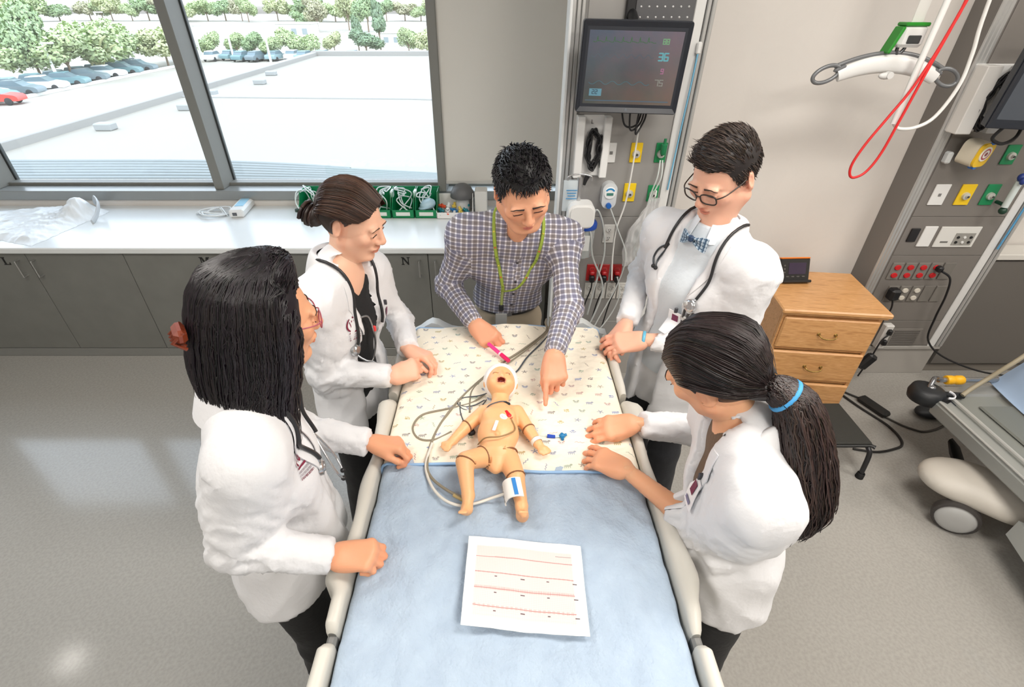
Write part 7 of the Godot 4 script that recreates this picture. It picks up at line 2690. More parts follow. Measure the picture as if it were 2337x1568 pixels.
func crest_image() -> Image:
	# maroon laurel ring round a plain shield, with rows of small lettering under it
	var im := Image.create(128, 160, false, Image.FORMAT_RGBA8)
	im.fill(Color(0, 0, 0, 0))
	var c := rgb(126, 28, 58)
	for s in [-1.0, 1.0]:
		for i in 14:
			var a := 0.75 + i * 0.155
			var p := Vector2(64 + s * sin(a) * 44, 48 + cos(a) * 42)
			px_line(im, p, p + Vector2(s * 7 * cos(a * 0.5), -8), 5.0 - i * 0.15, c)
	px_line(im, Vector2(64, 22), Vector2(64, 70), 4, c)
	for s in [-1.0, 1.0]:
		px_line(im, Vector2(64 + s * 18, 24), Vector2(64 + s * 16, 56), 3.2, c)
		px_line(im, Vector2(64 + s * 16, 56), Vector2(64, 72), 3.2, c)
	px_line(im, Vector2(28, 92), Vector2(100, 92), 4.5, c)
	for row in 3:
		for i in 14: px_line(im, Vector2(22 + i * 6.2, 106 + row * 15), Vector2(22 + i * 6.2 + (i * 5 % 3), 114 + row * 15), 1.6, c if row > 1 else rgb(170, 160, 168))
	return im

func hair_mat(rough := 0.42) -> StandardMaterial3D:
	var m := mat(Color.WHITE, rough, 0.0, "hair")
	m.vertex_color_use_as_albedo = true
	m.metallic_specular = 0.5
	return m

func strands(b: MB, X: Transform3D, guides: Array, count: int, r: float, jit: float, seed_: int, tone: Color, tones: Color, wave := 0.0, F: Field = null) -> void:
	# single strands that run between neighbouring guide lines
	var g := RandomNumberGenerator.new()
	g.seed = seed_
	var lines := []
	for a in guides: lines.append(curve(a, 4))
	var m: int = lines[0].size()
	for i in count:
		var at := g.randf() * (lines.size() - 1.001)
		var k := int(at)
		var off := V(g.randfn(), g.randfn(), g.randfn()) * jit
		var stop := int(m * g.randf_range(0.80, 1.0))
		var ph := g.randf() * TAU
		var pts := PackedVector3Array()
		var rr := PackedFloat32Array()
		for q in maxi(stop, 4):
			var u := float(q) / (m - 1)
			var p: Vector3 = lines[k][q].lerp(lines[k + 1][q], at - k)
			p += off * (0.25 + 1.2 * u) + V(sin(u * 9.0 + ph), 0.3 * sin(u * 7.0 + ph), cos(u * 8.0 + ph)) * wave * u
			if F != null:
				var lift := r * (0.9 + 1.3 * absf(sin(ph * 7.0)))
				for z in 3:
					var dd := F.at(p)
					if dd >= lift: break
					p += F.grad(p) * (lift - dd)
			pts.append(X * p)
			rr.append(r * (1.0 - 0.75 * u * u))
		b.tint = tone.lerp(tones, g.randf())
		b.tube(pts, rr, 3, false)

func hair_base(b: MB, X: Transform3D, cap: Array, guides: Array, rads: Array, lo: Vector3, hi: Vector3, tone: Color, line, cell := 0.0055) -> Field:
	# the mass under the strands: a cap on the skull and a thick cord along every guide
	var F := Field.new(lo, hi, cell)
	F.ball(cap[0], cap[1], Basis(), 0.0)
	var dense := []
	for k in guides.size():
		dense.append(guides[k])
		if k < guides.size() - 1:
			for q in [0.33, 0.67]:
				var mid := []
				for i in guides[k].size(): mid.append((guides[k][i] as Vector3).lerp(guides[k + 1][i], q))
				dense.append(mid)
	for a in dense:
		var c := curve(a, 2)
		for i in c.size() - 1:
			var u := float(i) / (c.size() - 1)
			F.cone(c[i], c[i + 1], lerpf(rads[0], rads[1], u), lerpf(rads[0], rads[1], u + 1.0 / (c.size() - 1)), 0.022)
	if line != null: F.carve(line, 0.06)
	b.tint = tone * 1.5
	F.skin(b, X)
	return F

func crop(b: MB, X: Transform3D, F: Field, n: int, length: float, r: float, seed_: int, tone: Color, tones: Color, flow: Callable, wild := 0.22, rise := 1.0) -> void:
	# short hair: tapered tufts rooted on the cap
	var g := RandomNumberGenerator.new()
	g.seed = seed_
	for i in n:
		var d := V(g.randfn(), g.randfn(), g.randfn()).normalized()
		if d.y < -0.5: continue
		var p := F.hit(d * 0.17 + V(0, 0.03, -0.01), -d, 0.2)
		if F.at(p) > 0.002: continue
		var nn := F.grad(p)
		var fl: Vector3 = flow.call(p, nn)
		fl = (fl - nn * fl.dot(nn) * 0.9 + V(g.randfn(), g.randfn(), g.randfn()) * wild).normalized()
		var l := length * g.randf_range(0.6, 1.25)
		b.tint = tone.lerp(tones, g.randf())
		b.tube(PackedVector3Array([X * (p - nn * 0.004), X * (p + nn * 0.004 * rise + fl * l * 0.45), X * (p + nn * (0.003 * rise - 0.002 * (1.0 - rise)) + fl * l)]), PackedFloat32Array([r, r * 0.8, r * 0.15]), 3, false)

func ear_gap(p: Vector3) -> float:
	# the hollow that the hair leaves round each ear
	return maxf(0.066 - absf(p.x), (Vector2((p.y + 0.002) / 0.033, (p.z + 0.010) / 0.022).length() - 1.0) * 0.022)

func spectacles(t: Node3D, P: Pose, c: Color, w: float, h: float, r: float, sq: float) -> void:
	var b := MB.new()
	var g := MB.new()
	for s in [-1.0, 1.0]:
		var rim := PackedVector3Array()
		for i in 29:
			var a := TAU * i / 28.0
			var e := V(signf(cos(a)) * pow(absf(cos(a)), sq) * w, signf(sin(a)) * pow(absf(sin(a)), sq) * h, 0)
			rim.append(P.H * (V(s * 0.033, -0.001, 0.1045) + e + V(0, 0, -0.004 * e.x * s / w)))
		b.tube(rim, r, 7, false)
		var side := [P.H * V(s * (0.033 + w), 0.006, 0.100), P.H * V(s * 0.074, 0.008, 0.080), P.H * V(s * 0.082, 0.010, 0.03), P.H * V(s * 0.084, 0.012, -0.012), P.H * V(s * 0.083, -0.006, -0.036)]
		b.tube(curve(side, 4), r * 0.9, 7)
		var c0 := g.vert(P.H * V(s * 0.033, -0.001, 0.1045), P.H.basis.z)
		var ids := []
		for i in 28: ids.append(g.vert(rim[i], P.H.basis.z))
		for i in 28: g.tri(c0, ids[i], ids[(i + 1) % 28])
	b.tube(curve([P.H * V(-0.033 + w, 0.004, 0.107), P.H * V(0, 0.008, 0.112), P.H * V(0.033 - w, 0.004, 0.107)], 4), r, 7)
	var o := obj("spectacles", b, mat(c, 0.3), t)
	obj("lens", g, glass_mat(Color(0.97, 0.98, 0.98), 0.06, 0.03), o)

func lying(F: Field, pts: Array, lift: float, steps := 7) -> PackedVector3Array:
	# a curve pushed just outside a garment
	var c := curve(pts, steps)
	for i in c.size():
		var d := F.at(c[i])
		if d < lift:
			for k in 5: c[i] += F.grad(c[i]) * maxf(lift - F.at(c[i]), 0.0)
	return c

func front(P: Pose, F: Field, u: float, w: float, lift := 0.006) -> Vector3:
	return F.hit(P.world(u, w, 0.19), -P.f, 0.6, lift)

func stethoscope(label: String, P: Pose, F: Field, left: Array, right: Array, bell: Vector3, tips: bool) -> void:
	# tube round the neck; left and right are its two hanging ends from the nape forwards
	var t := thing("stethoscope", label, "stethoscope", P.pelvis)
	var black := mat(rgb(36, 36, 38), 0.4)
	var steel := mat(rgb(190, 192, 194), 0.25, 0.9)
	var sg := signf(P.local(right[0]).x)
	var nape := [P.world(-0.062 * sg, 0.030, -0.045), P.world(0, 0.040, -0.085), P.world(0.062 * sg, 0.030, -0.045)]
	var all := left.duplicate()
	all.reverse()
	all.append_array(nape)
	all.append_array(right)
	var b := MB.new()
	b.tube(lying(F, all, 0.013), 0.0052, 9)
	obj("tube", b, black, t)
	b = MB.new()
	var B := facing(P.f + P.up * 0.2)
	b.lathe(PackedVector2Array([Vector2(0, 0.012), Vector2(0.012, 0.012), Vector2(0.014, 0.008), Vector2(0.022, 0.006), Vector2(0.023, -0.002), Vector2(0, -0.004)]), bell, Basis(B.x, B.z, -B.y), 22)
	b.tube(PackedVector3Array([right[-1], bell + P.f * 0.004]), 0.005, 8)
	obj("chest_piece", b, steel, t)
	if tips:
		var e: Vector3 = left[-1]
		var d: Vector3 = (left[-1] - left[-2]).normalized()
		b = MB.new()
		var c := MB.new()
		for s in [-1.0, 1.0]:
			var p := lying(F, [e, e + d * 0.05 + P.r * (s * 0.022), e + d * 0.11 + P.r * (s * 0.034), e + d * 0.145 + P.r * (s * 0.016)], 0.006, 5)
			b.tube(p, 0.0032, 7)
			c.ball(p[-1], V(0.007, 0.007, 0.007))
		obj("ear_tubes", b, steel, t)
		obj("ear_tip", c, mat(rgb(26, 26, 28), 0.5), t)

func person_node(label: String, P: Pose) -> Node3D:
	return thing("person", label, "person", V(P.pelvis.x, 0, P.pelvis.z), "people round the central bed")

func opening_v(P: Pose, top: float, low: float, gap: float) -> Callable:
	# the coat's front edge: a wedge from the collar down, then a narrow gap
	return func(p: Vector3) -> float:
		var q := P.local(p)
		if q.z < 0.0 or q.y > 0.06: return 1.0
		var hw: float = lerpf(top, gap, clampf(q.y / low, 0.0, 1.0)) if q.y > low else gap
		return absf(q.x) - hw

func people() -> void:
	woman_long_hair()
	woman_bun()
	man_checked()
	man_bow_tie()
	woman_ponytail()

func coat_obj(t: Node3D, P: Pose, F: Field, amp: float, seed_: int) -> Material:
	var m := cloth(rgb(226, 226, 228), 0.75)
	var b := MB.new()
	F.skin(b, Transform3D())
	wrinkle(b, P, amp, seed_)
	obj("coat", b, m, t)
	return m

func under_shirt(t: Node3D, P: Pose, c: Color, cut, called := "shirt", buttoned := false) -> Field:
	var B := bounds(P, P.pelvis.y - 0.04, 0.17)
	var F := Field.new(B[0], B[1], 0.0125)
	torso(F, P, 0.004)
	if buttoned: F.cone(P.neck - P.up * 0.07, P.neck + P.up * 0.04, 0.064, 0.060, 0.03)
	F.halfspace(P.up, P.up.dot(P.neck) + 0.03)
	if cut != null: F.carve(cut, 0.02)
	var b := MB.new()
	F.skin(b, Transform3D())
	obj(called, b, cloth(c), t)
	return F

func neckline(P: Pose, top: float, low: float) -> Callable:
	return func(p: Vector3) -> float:
		var q := P.local(p)
		if q.z < -0.01: return 1.0 if q.y < 0.0 else -0.01
		return maxf(absf(q.x) - lerpf(top, 0.0, clampf(q.y / low, 0.0, 1.0)), low - q.y)

func woman_long_hair() -> void:
	var P := pose(V(-0.600, 0.96, -0.80), V(-0.580, 1.25, -0.795), V(-0.548, 1.43, -0.83), V(-0.494, 1.598, -0.875), 108, V(0.80, -0.16, -0.58), V(0.06, 1, -0.02), 0.142, 0.245, 0.212, V(-0.385, 1.09, -0.652), V(-0.372, 1.10, -1.00), V(-0.9, -0.34, 0.25), V(-0.4, -0.8, -0.3), V(-0.62, 0, -0.80), 0.95)
	var t := person_node("woman with long black hair and pink glasses in a white coat, nearest on the left", P)
	var tone := lin(230, 168, 130)
	var b := build_body(P, tone, 1.0, {"brow": 0.0026}, [{"dir": V(0.95, -0.12, -0.10), "back": V(0, 1, 0.15), "curl": [62, 66, 68, 70], "spread": 1.0, "thumb": [22.0, 30.0]}, {"dir": V(0.96, -0.16, -0.04), "back": V(0.1, 0.9, -0.3), "curl": [58, 62, 64, 66], "spread": 1.5, "thumb": [26.0, 24.0]}])
	obj("body", b, skin_mat(), t, true)
	face_hair(t, P, {"brow": 0.0026}, rgb(36, 26, 24))
	trousers(t, P, rgb(22, 22, 24), rgb(30, 30, 32))
	under_shirt(t, P, rgb(190, 150, 140), null)
	var F := coat_field(P, 0.0095, 0.83, [0.97, 0.97], opening_v(P, 0.058, -0.24, 0.004), 0.016, 1.06)
	for k in 2: F.cone(P.world(0.05 - 0.1 * k, -0.20, 0.085), P.pelvis + P.r * (0.05 - 0.1 * k) + P.f * 0.145 + V(0, -0.02, 0), 0.040, 0.034, 0.06)
	var cm := coat_obj(t, P, F, 0.0075, 101)
	collar_and_lapels(t, P, F, cm, 0.056, -0.24, 0.052)
	var crest := image_mat(crest_image(), 0.8, true)
	obj("embroidered_crest", patch(P, F, 0.085, -0.130, 0.066, 0.082, 0.0055, -0.12), crest, t)
	obj("breast_pocket", patch(P, F, -0.09, -0.15, 0.10, 0.12, 0.004, 0.0, 8, 0.002), cm, t)
	# hair, in the head's frame
	var dark := lin(17, 15, 17)
	var lite := lin(46, 40, 44)
	var R := []
	# a curtain of guide lines from the parting, starting at the right temple and going round the back to the left
	for k in 11:
		var a: float = lerpf(-0.62, 3.95, k / 10.0)     # angle from the right side towards the back
		var c := cos(a)
		var s := sin(a)
		var fr := 1.0 - smoothstep(-0.3, 0.7, a)
		var low: float = -0.175 - 0.10 * maxf(fr, smoothstep(2.6, 3.9, a)) - 0.022 * sin(k * 2.1)
		R.append([V(-0.012 * signf(c), 0.122, 0.035 - 0.05 * clampf(s, 0, 1)), V(-0.060 * c, 0.098, -0.012 - 0.078 * s), V(-0.088 * c, 0.030, -0.022 - 0.096 * s), V(-0.094 * c, -0.055, -0.026 - 0.104 * s), V(-0.096 * c - 0.008 * fr, lerpf(-0.055, low, 0.45), -0.026 - 0.104 * s - 0.016 * fr), V(-0.092 * c - 0.022 * fr, lerpf(-0.055, low, 0.78), -0.024 - 0.100 * s - 0.022 * fr), V(-0.086 * c - 0.030 * fr, low, -0.022 - 0.094 * s - 0.020 * fr)])
	b = MB.new()
	var C := hair_base(b, P.H, [V(0, 0.036, -0.018), V(0.084, 0.099, 0.105)], R, [0.014, 0.008], V(-0.16, -0.29, -0.17), V(0.15, 0.16, 0.14), dark, func(p: Vector3) -> float:
		return maxf(absf(p.x) - 0.070, maxf(0.040 - p.z - 0.25 * maxf(p.y, 0.0), p.y - 0.084)))
	strands(b, P.H, R, 1300, 0.0015, 0.003, 11, dark, lite, 0.0, C)
	strands(b, P.H, R, 70, 0.0007, 0.012, 12, dark, lite, 0.010)
	obj("hair", b, hair_mat(0.36), t, true)
	spectacles(t, P, rgb(178, 84, 104), 0.022, 0.0165, 0.0015, 0.8)
	b = MB.new()
	b.box(P.H * V(-0.035, 0.02, -0.156), V(0.05, 0.03, 0.022), 0.008, P.H.basis)
	for k in 4: b.tube(PackedVector3Array([P.H * V(-0.055 + k * 0.013, 0.032, -0.150), P.H * V(-0.055 + k * 0.013, 0.012, -0.170), P.H * V(-0.055 + k * 0.013, -0.005, -0.150)]), 0.004, 6)
	obj("hair_clip", b, mat(rgb(120, 52, 30), 0.3), t)
	stethoscope("black stethoscope half hidden by the long haired woman's hair, bell on her coat", P, F, [P.world(-0.085, 0.0, 0.02), P.world(-0.095, -0.06, 0.08), front(P, F, -0.088, -0.12), front(P, F, -0.075, -0.17)], [P.world(0.088, 0.0, 0.02), front(P, F, 0.085, -0.07), front(P, F, 0.055, -0.12), front(P, F, 0.03, -0.17)], front(P, F, 0.022, -0.20, 0.008), true)

func woman_bun() -> void:
	var P := pose(V(-0.565, 0.95, -1.47), V(-0.55, 1.235, -1.47), V(-0.525, 1.415, -1.485), V(-0.472, 1.568, -1.515), 72, V(0.90, -0.33, 0.20), V(0.12, 1, 0.04), 0.162, 0.28, 0.24, V(-0.365, 1.10, -1.305), V(-0.335, 1.10, -1.46), V(-0.77, -0.7, -0.05), V(0.1, -0.8, -0.6), V(-0.60, 0, -1.47), 0.95)
	var t := person_node("woman with a brown bun in an open white coat over a black top, hands clasped", P)
	var tone := lin(238, 188, 160)
	var b := build_body(P, tone, 1.0, {"brow": 0.0028, "w": 0.97}, [{"dir": V(0.80, -0.05, -0.55), "back": V(0.25, 0.75, 0.6), "curl": [48, 52, 54, 56], "spread": 2.0, "thumb": [24.0, 20.0]}, {"dir": V(0.90, -0.12, 0.35), "back": V(0.2, 0.9, -0.3), "curl": [40, 44, 46, 48], "spread": 2.0, "thumb": [26.0, 20.0]}])
	obj("body", b, skin_mat(), t, true)
	face_hair(t, P, {"brow": 0.0028, "w": 0.97}, rgb(92, 66, 54))
	trousers(t, P, rgb(26, 26, 28), rgb(30, 30, 32))
	under_shirt(t, P, rgb(20, 20, 22), neckline(P, 0.085, -0.085), "top")
	var F := coat_field(P, 0.0105, 0.80, [0.97, 0.97], opening_v(P, 0.066, -0.30, 0.056), 0.018, 1.06)
	var cm := coat_obj(t, P, F, 0.0080, 202)
	collar_and_lapels(t, P, F, cm, 0.066, -0.29, 0.048)
	obj("embroidered_crest", patch(P, F, 0.100, -0.155, 0.066, 0.082, 0.005, 0.05), image_mat(crest_image(), 0.8, true), t)
	obj("breast_pocket", patch(P, F, -0.105, -0.15, 0.09, 0.11, 0.0035, 0.0, 8, 0.002), cm, t)
	var dark := lin(38, 27, 23)
	var lite := lin(88, 64, 52)
	var bun := V(0.0, -0.035, -0.122)
	var G := []
	var roots := [V(-0.074, 0.036, 0.020), V(-0.073, 0.045, 0.048), V(-0.060, 0.072, 0.075), V(-0.025, 0.098, 0.078), V(0.02, 0.104, 0.074), V(0.055, 0.075, 0.075), V(0.073, 0.045, 0.048), V(0.074, 0.036, 0.020)]
	for q in roots:
		G.append([q, (V(0, 0.03, -0.016) + (q - V(0, 0.03, -0.016)).normalized().slerp((V(0, 0.3, -1) + V(q.x * 6.0, 0, 0)).normalized(), 0.35) * 0.108), V(0, 0.03, -0.016) + (q - V(0, 0.03, -0.016)).normalized().slerp((V(0, 0.0, -1) + V(q.x * 5.0, 0, 0)).normalized(), 0.70) * 0.108, bun + (q - bun).normalized() * 0.030 + V(0, 0, 0.008)])
	b = MB.new()
	var hl := func(p: Vector3) -> float: return minf(ear_gap(p), maxf(p.y - lerpf(-0.062, 0.082, smoothstep(-0.060, 0.066, p.z)) + 0.012 * sin(absf(p.x) * 30.0), -p.z - 0.09))
	var C := hair_base(b, P.H, [V(0, 0.034, -0.018), V(0.0845, 0.101, 0.106)], [], [0.01, 0.01], V(-0.12, -0.12, -0.20), V(0.12, 0.16, 0.12), dark, hl)
	F = Field.new(V(-0.06, -0.10, -0.19), V(0.06, 0.04, -0.06), 0.005)
	F.ball(bun, V(0.036, 0.036, 0.030), Basis(), 0.0)
	F.skin(b, P.H)
	strands(b, P.H, G, 1000, 0.0015, 0.0022, 21, dark, lite, 0.0, C)
	for i in 9:
		var pts := PackedVector3Array()
		for k in 22:
			var a := TAU * k / 11.0 + i
			var rad := 0.012 + 0.028 * k / 21.0
			pts.append(P.H * (bun + V(cos(a) * rad, sin(a) * rad * 0.95, -0.022 + 0.018 * sin(i * 1.3) * rad / 0.04 + 0.010 - rad * 0.25)))
		b.tint = dark.lerp(lite, 0.15 * (i % 4))
		b.tube(pts, 0.0062, 5)
	obj("hair", b, hair_mat(0.40), t, true)
	F = coat_field(P, 0.02, 0.80, [0.97, 0.97], opening_v(P, 0.0, -0.30, 0.0), 0.014, 1.05)
	stethoscope("black stethoscope looped across the bun haired woman's open coat", P, F, [P.world(-0.075, 0.0, 0.03), front(P, F, -0.070, -0.08), front(P, F, -0.058, -0.15), front(P, F, -0.048, -0.19)], [P.world(0.075, 0.0, 0.03), front(P, F, 0.075, -0.06), front(P, F, 0.085, -0.14), front(P, F, 0.088, -0.21)], front(P, F, 0.088, -0.235, 0.008), false)
	t = thing("ear_piece_loop", "grey metal ear tubes of the stethoscope looping on the bun haired woman's coat", "stethoscope part", P.chest)
	b = MB.new()
	b.tube(lying(F, [front(P, F, 0.060, -0.13, 0.008), front(P, F, 0.030, -0.14, 0.012), front(P, F, 0.012, -0.20, 0.012), front(P, F, -0.012, -0.26, 0.014), front(P, F, -0.004, -0.315, 0.014), front(P, F, 0.022, -0.330, 0.012), front(P, F, 0.055, -0.335, 0.012), front(P, F, 0.078, -0.315, 0.010), front(P, F, 0.088, -0.25, 0.010)], 0.006), 0.0036, 8)
	obj("metal_tube", b, mat(rgb(150, 152, 154), 0.25, 0.8), t)
	b = MB.new()
	b.tube(lying(F, [front(P, F, 0.018, -0.329, 0.012), front(P, F, 0.052, -0.335, 0.012)], 0.006, 4), 0.0065, 8)
	obj("black_spring_cover", b, mat(rgb(26, 26, 28), 0.45), t)
	b = MB.new()
	b.box(front(P, F, 0.012, -0.185, 0.012), V(0.014, 0.022, 0.010), 0.003)
	obj("red_tag", b, mat(rgb(232, 66, 66), 0.5), t)
	badge("white name badge with a maroon mark on the bun haired woman's coat", P, F, -0.108, -0.19)

func badge(label: String, P: Pose, F: Field, u: float, w: float) -> void:
	var t := thing("name_badge", label, "badge", P.chest)
	obj("card", patch(P, F, u, w, 0.05, 0.075, 0.012, 0.0, 2, 0.0015), mat(rgb(240, 240, 242), 0.4), t)
	obj("crest_mark", patch(P, F, u, w + 0.012, 0.022, 0.028, 0.0135, 0.0, 2, 0.0005), mat(rgb(110, 30, 70), 0.5), t)
	obj("print_bar", patch(P, F, u, w - 0.022, 0.030, 0.008, 0.0135, 0.0, 2, 0.0005), mat(rgb(120, 120, 150), 0.5), t)
	var b := MB.new()
	b.box(front(P, F, u, w + 0.045, 0.012), V(0.012, 0.02, 0.008), 0.002)
	obj("clip", b, mat(rgb(60, 60, 66), 0.4), t)

func plaid_image() -> Image:
	var im := Image.create(128, 128, false, Image.FORMAT_RGB8)
	for y in 128:
		for x in 128:
			var c := Color(0.90, 0.90, 0.93)
			for k in 2:
				var q := fmod((x if k == 0 else y) / 64.0, 1.0)
				var odd := (x if k == 0 else y) >= 64
				var s := smoothstep(0.15, 0.22, q) * (1.0 - smoothstep(0.84, 0.91, q))
				c *= Color(1, 1, 1).lerp(Color(0.73, 0.71, 0.70) if odd else Color(0.71, 0.71, 0.76), s)
			im.set_pixel(x, y, c)
	return im

func plaid_uv(b: MB, P: Pose, tile: float) -> void:
	# unwraps a shirt round its trunk and sleeves, each face by the piece it lies on
	var v := PackedVector3Array()
	var n := PackedVector3Array()
	var uv := PackedVector2Array()
	var col := PackedColorArray()
	var idx := PackedInt32Array()
	for i in range(0, b.idx.size(), 3):
		var c := (b.v[b.idx[i]] + b.v[b.idx[i + 1]] + b.v[b.idx[i + 2]]) / 3.0
		var seg := -1
		var best := 0.078
		for a in 2:
			for k in 2:
				var s: Vector3 = P.arms[a][k]
				var e: Vector3 = P.arms[a][k + 1]
				var q := clampf((c - s).dot(e - s) / (e - s).length_squared(), 0.0, 1.0)
				var d := (c - s - (e - s) * q).length()
				if d < best and not (k == 0 and q < 0.16):
					best = d
					seg = a * 2 + k
		var a0 := 0.0
		for k in 3:
			var p := b.v[b.idx[i + k]]
			var w := Vector2.ZERO
			var ang := 0.0
			if seg < 0:
				var q := P.local(p)
				uv.append(Vector2(q.x, -q.y + 0.8 * q.z) / tile)
				idx.append(v.size())
				v.append(p); n.append(b.n[b.idx[i + k]]); col.append(Color.WHITE)
				continue
			else:
				var s: Vector3 = P.arms[seg / 2][seg % 2]
				var ax: Vector3 = (P.arms[seg / 2][seg % 2 + 1] - s).normalized()
				var sd := ax.cross(P.f if absf(ax.dot(P.f)) < 0.85 else P.up).normalized()
				ang = atan2((p - s).dot(sd), (p - s).dot(ax.cross(sd)))
				w = Vector2(0.052, (p - s).dot(ax))
			if k == 0: a0 = ang
			elif ang - a0 > PI: ang -= TAU
			elif a0 - ang > PI: ang += TAU
			idx.append(v.size())
			v.append(p); n.append(b.n[b.idx[i + k]]); col.append(Color.WHITE)
			uv.append(Vector2(ang * w.x, w.y) / tile)
	b.v = v; b.n = n; b.uv = uv; b.col = col; b.idx = idx

func man_checked() -> void:
	var P := pose(V(0.035, 0.955, -1.97), V(0.05, 1.265, -1.865), V(0.065, 1.46, -1.755), V(0.078, 1.628, -1.635), 0, V(0.16, -0.50, 0.85), V(-0.06, 1, 0.45), 0.185, 0.285, 0.25, V(-0.098, 1.10, -1.635), V(0.186, 1.165, -1.345), V(-0.45, -0.3, -0.6), V(0.5, -0.75, -0.35), V(0.03, 0, -2.02), 1.04)
	P.H = P.H.scaled_local(Vector3.ONE * 1.06)
	var t := person_node("man in a checked shirt leaning over the bed's head and pointing at it", P)
	var tone := lin(228, 168, 134)
	var b := build_body(P, tone, 0.0, {"brow": 0.0040, "w": 1.03, "lip": lin(206, 122, 108)}, [{"dir": V(0.62, -0.35, 0.62), "back": V(-0.2, 0.85, 0.5), "curl": [46, 52, 56, 60], "spread": 2.0, "thumb": [30.0, 26.0]}, {"dir": V(0.0, -0.52, 0.85), "back": V(0.12, 0.85, 0.5), "curl": [2, 66, 72, 76], "spread": 1.5, "thumb": [18.0, 16.0]}])
	obj("body", b, skin_mat(), t, true)
	face_hair(t, P, {"brow": 0.0040, "w": 1.03}, rgb(48, 38, 36))
	trousers(t, P, rgb(176, 162, 140), rgb(40, 34, 30))
	var B := bounds(P, 0.93, 0.19)
	var F := Field.new(B[0], B[1], 0.0105)
	torso(F, P, 0.012)
	F.cone(P.neck - P.up * 0.06, P.neck + P.up * 0.012, 0.062, 0.060, 0.03)
	F.cone(P.pelvis + V(0, 0.06, 0), P.pelvis + V(0, 0.12, 0.01), 0.104, 0.102, 0.03, P.r, 1.3)
	F.halfspace(V(0, -1, 0), -1.02)
	for k in 2: sleeve(F, P.arms[k], 0.0, 0.98, 0.050, 0.036)
	F.carve(func(p: Vector3) -> float:
		var q := P.local(p)
		return maxf(absf(q.x) - lerpf(0.040, 0.0, clampf((q.y - 0.01) / -0.055, 0.0, 1.0)), -0.022 - q.y) if q.z > 0.0 else 1.0, 0.03)
	b = MB.new()
	F.skin(b, Transform3D())
	wrinkle(b, P, 0.0065, 303)
	plaid_uv(b, P, 0.041)
	var pm := image_mat(plaid_image(), 0.85)
	obj("shirt", b, pm, t)
	var cm := image_mat(plaid_image(), 0.85)
	cm.uv1_scale = V(7, 3, 1)
	for s in [-1.0, 1.0]:
		b = MB.new()
		b.sheet(12, 6, func(x, y):
			var a: float = lerpf(0.15, 2.9, x)
			var rad: float = lerpf(0.060, 0.082, y)
			var hh: float = 0.045 - 0.055 * y * y - 0.040 * smoothstep(1.4, 2.9, a) - 0.02 * y * smoothstep(2.0, 2.9, a)
			return P.neck + P.r * (s * sin(a) * rad * 1.05) - P.f * (cos(a) * rad * 0.95 + 0.008) + P.up * hh, P.up, 0.003)
		obj("collar", b, cm, t)
	b = MB.new()
	b.sheet(3, 20, func(x, y): return F.hit(P.world(0.006 - x * 0.034, lerpf(-0.08, -0.46, y), 0.4), -P.f, 0.6, 0.003), P.f)
	var fm := image_mat(plaid_image(), 0.85)
	fm.uv1_scale = V(1, 11, 1)
	obj("placket", b, fm, t)
	for k in 5:
		b = MB.new()
		var c := front(P, F, -0.011, -0.11 - k * 0.085, 0.006)
		b.lathe(PackedVector2Array([Vector2(0, 0.002), Vector2(0.005, 0.002), Vector2(0.0058, 0)]), c, Basis(P.r, P.f, -P.up), 12)
		obj("button", b, mat(rgb(40, 38, 44), 0.4), t)
	b = MB.new()
	var ring := PackedVector3Array()
	for i in 37:
		var a := TAU * i / 36.0
		ring.append(V(P.pelvis.x + sin(a) * 0.138, 1.018, P.pelvis.z + 0.004 + cos(a) * 0.108))
	b.tube(ring, 0.017, 8, false, 0.25, V(0, 1, 0))
	obj("belt", b, mat(rgb(34, 30, 30), 0.4), t)
	b = MB.new()
	b.box(V(P.pelvis.x, 1.018, P.pelvis.z + 0.116), V(0.04, 0.034, 0.008), 0.003)
	obj("buckle", b, mat(rgb(150, 150, 150), 0.3, 0.8), t)
	# short black hair standing up in front
	var dark := lin(18, 17, 18)
	b = MB.new()
	var hl := func(p: Vector3) -> float:
		var line: float = lerpf(-0.070, -0.028, smoothstep(-0.07, -0.015, p.z))
		line = lerpf(line, 0.076, smoothstep(0.012, 0.052, p.z))
		return minf(ear_gap(p), p.y - line)
	var C := hair_base(b, P.H, [V(0, 0.036, -0.018), V(0.0830, 0.096, 0.103)], [], [0.01, 0.01], V(-0.12, -0.12, -0.15), V(0.12, 0.16, 0.12), dark, hl)
	crop(b, P.H, C, 2800, 0.022, 0.0026, 31, dark, lin(44, 42, 46), func(p: Vector3, nn: Vector3) -> Vector3:
		return V(p.x * 4.0, 0.65 if p.y > 0.09 else -0.55, 0.75 if p.y > 0.05 else -0.35), 0.16)
	obj("hair", b, hair_mat(0.5), t, true)
	# lanyard with a card holder
	var l := thing("lanyard", "green printed lanyard round the checked shirt man's neck", "lanyard", P.chest)
	var meet := front(P, F, 0.034, -0.27, 0.006)
	var runs := [[P.world(-0.06, 0.035, -0.06), P.world(-0.088, 0.012, 0.02), front(P, F, -0.085, -0.07), front(P, F, -0.066, -0.14), front(P, F, -0.025, -0.23), meet], [P.world(0.06, 0.035, -0.06), P.world(0.082, 0.012, 0.02), front(P, F, 0.074, -0.06), front(P, F, 0.056, -0.14), front(P, F, 0.036, -0.23), meet]]
	for r in runs:
		b = MB.new()
		b.tube(lying(F, r, 0.005), 0.0066, 6, true, 0.2, P.r)
		obj("strap", b, mat(rgb(150, 172, 66), 0.7), l)
		var lc := lying(F, r, 0.0068)
		for k in range(8, lc.size() - 4, 4):
			b = MB.new()
			b.ball(lc[k], V(0.0042, 0.0042, 0.0022), facing(P.f))
			obj("printed_dot", b, mat([rgb(206, 96, 60), rgb(110, 130, 40), rgb(226, 210, 90)][k / 4 % 3], 0.7), l)
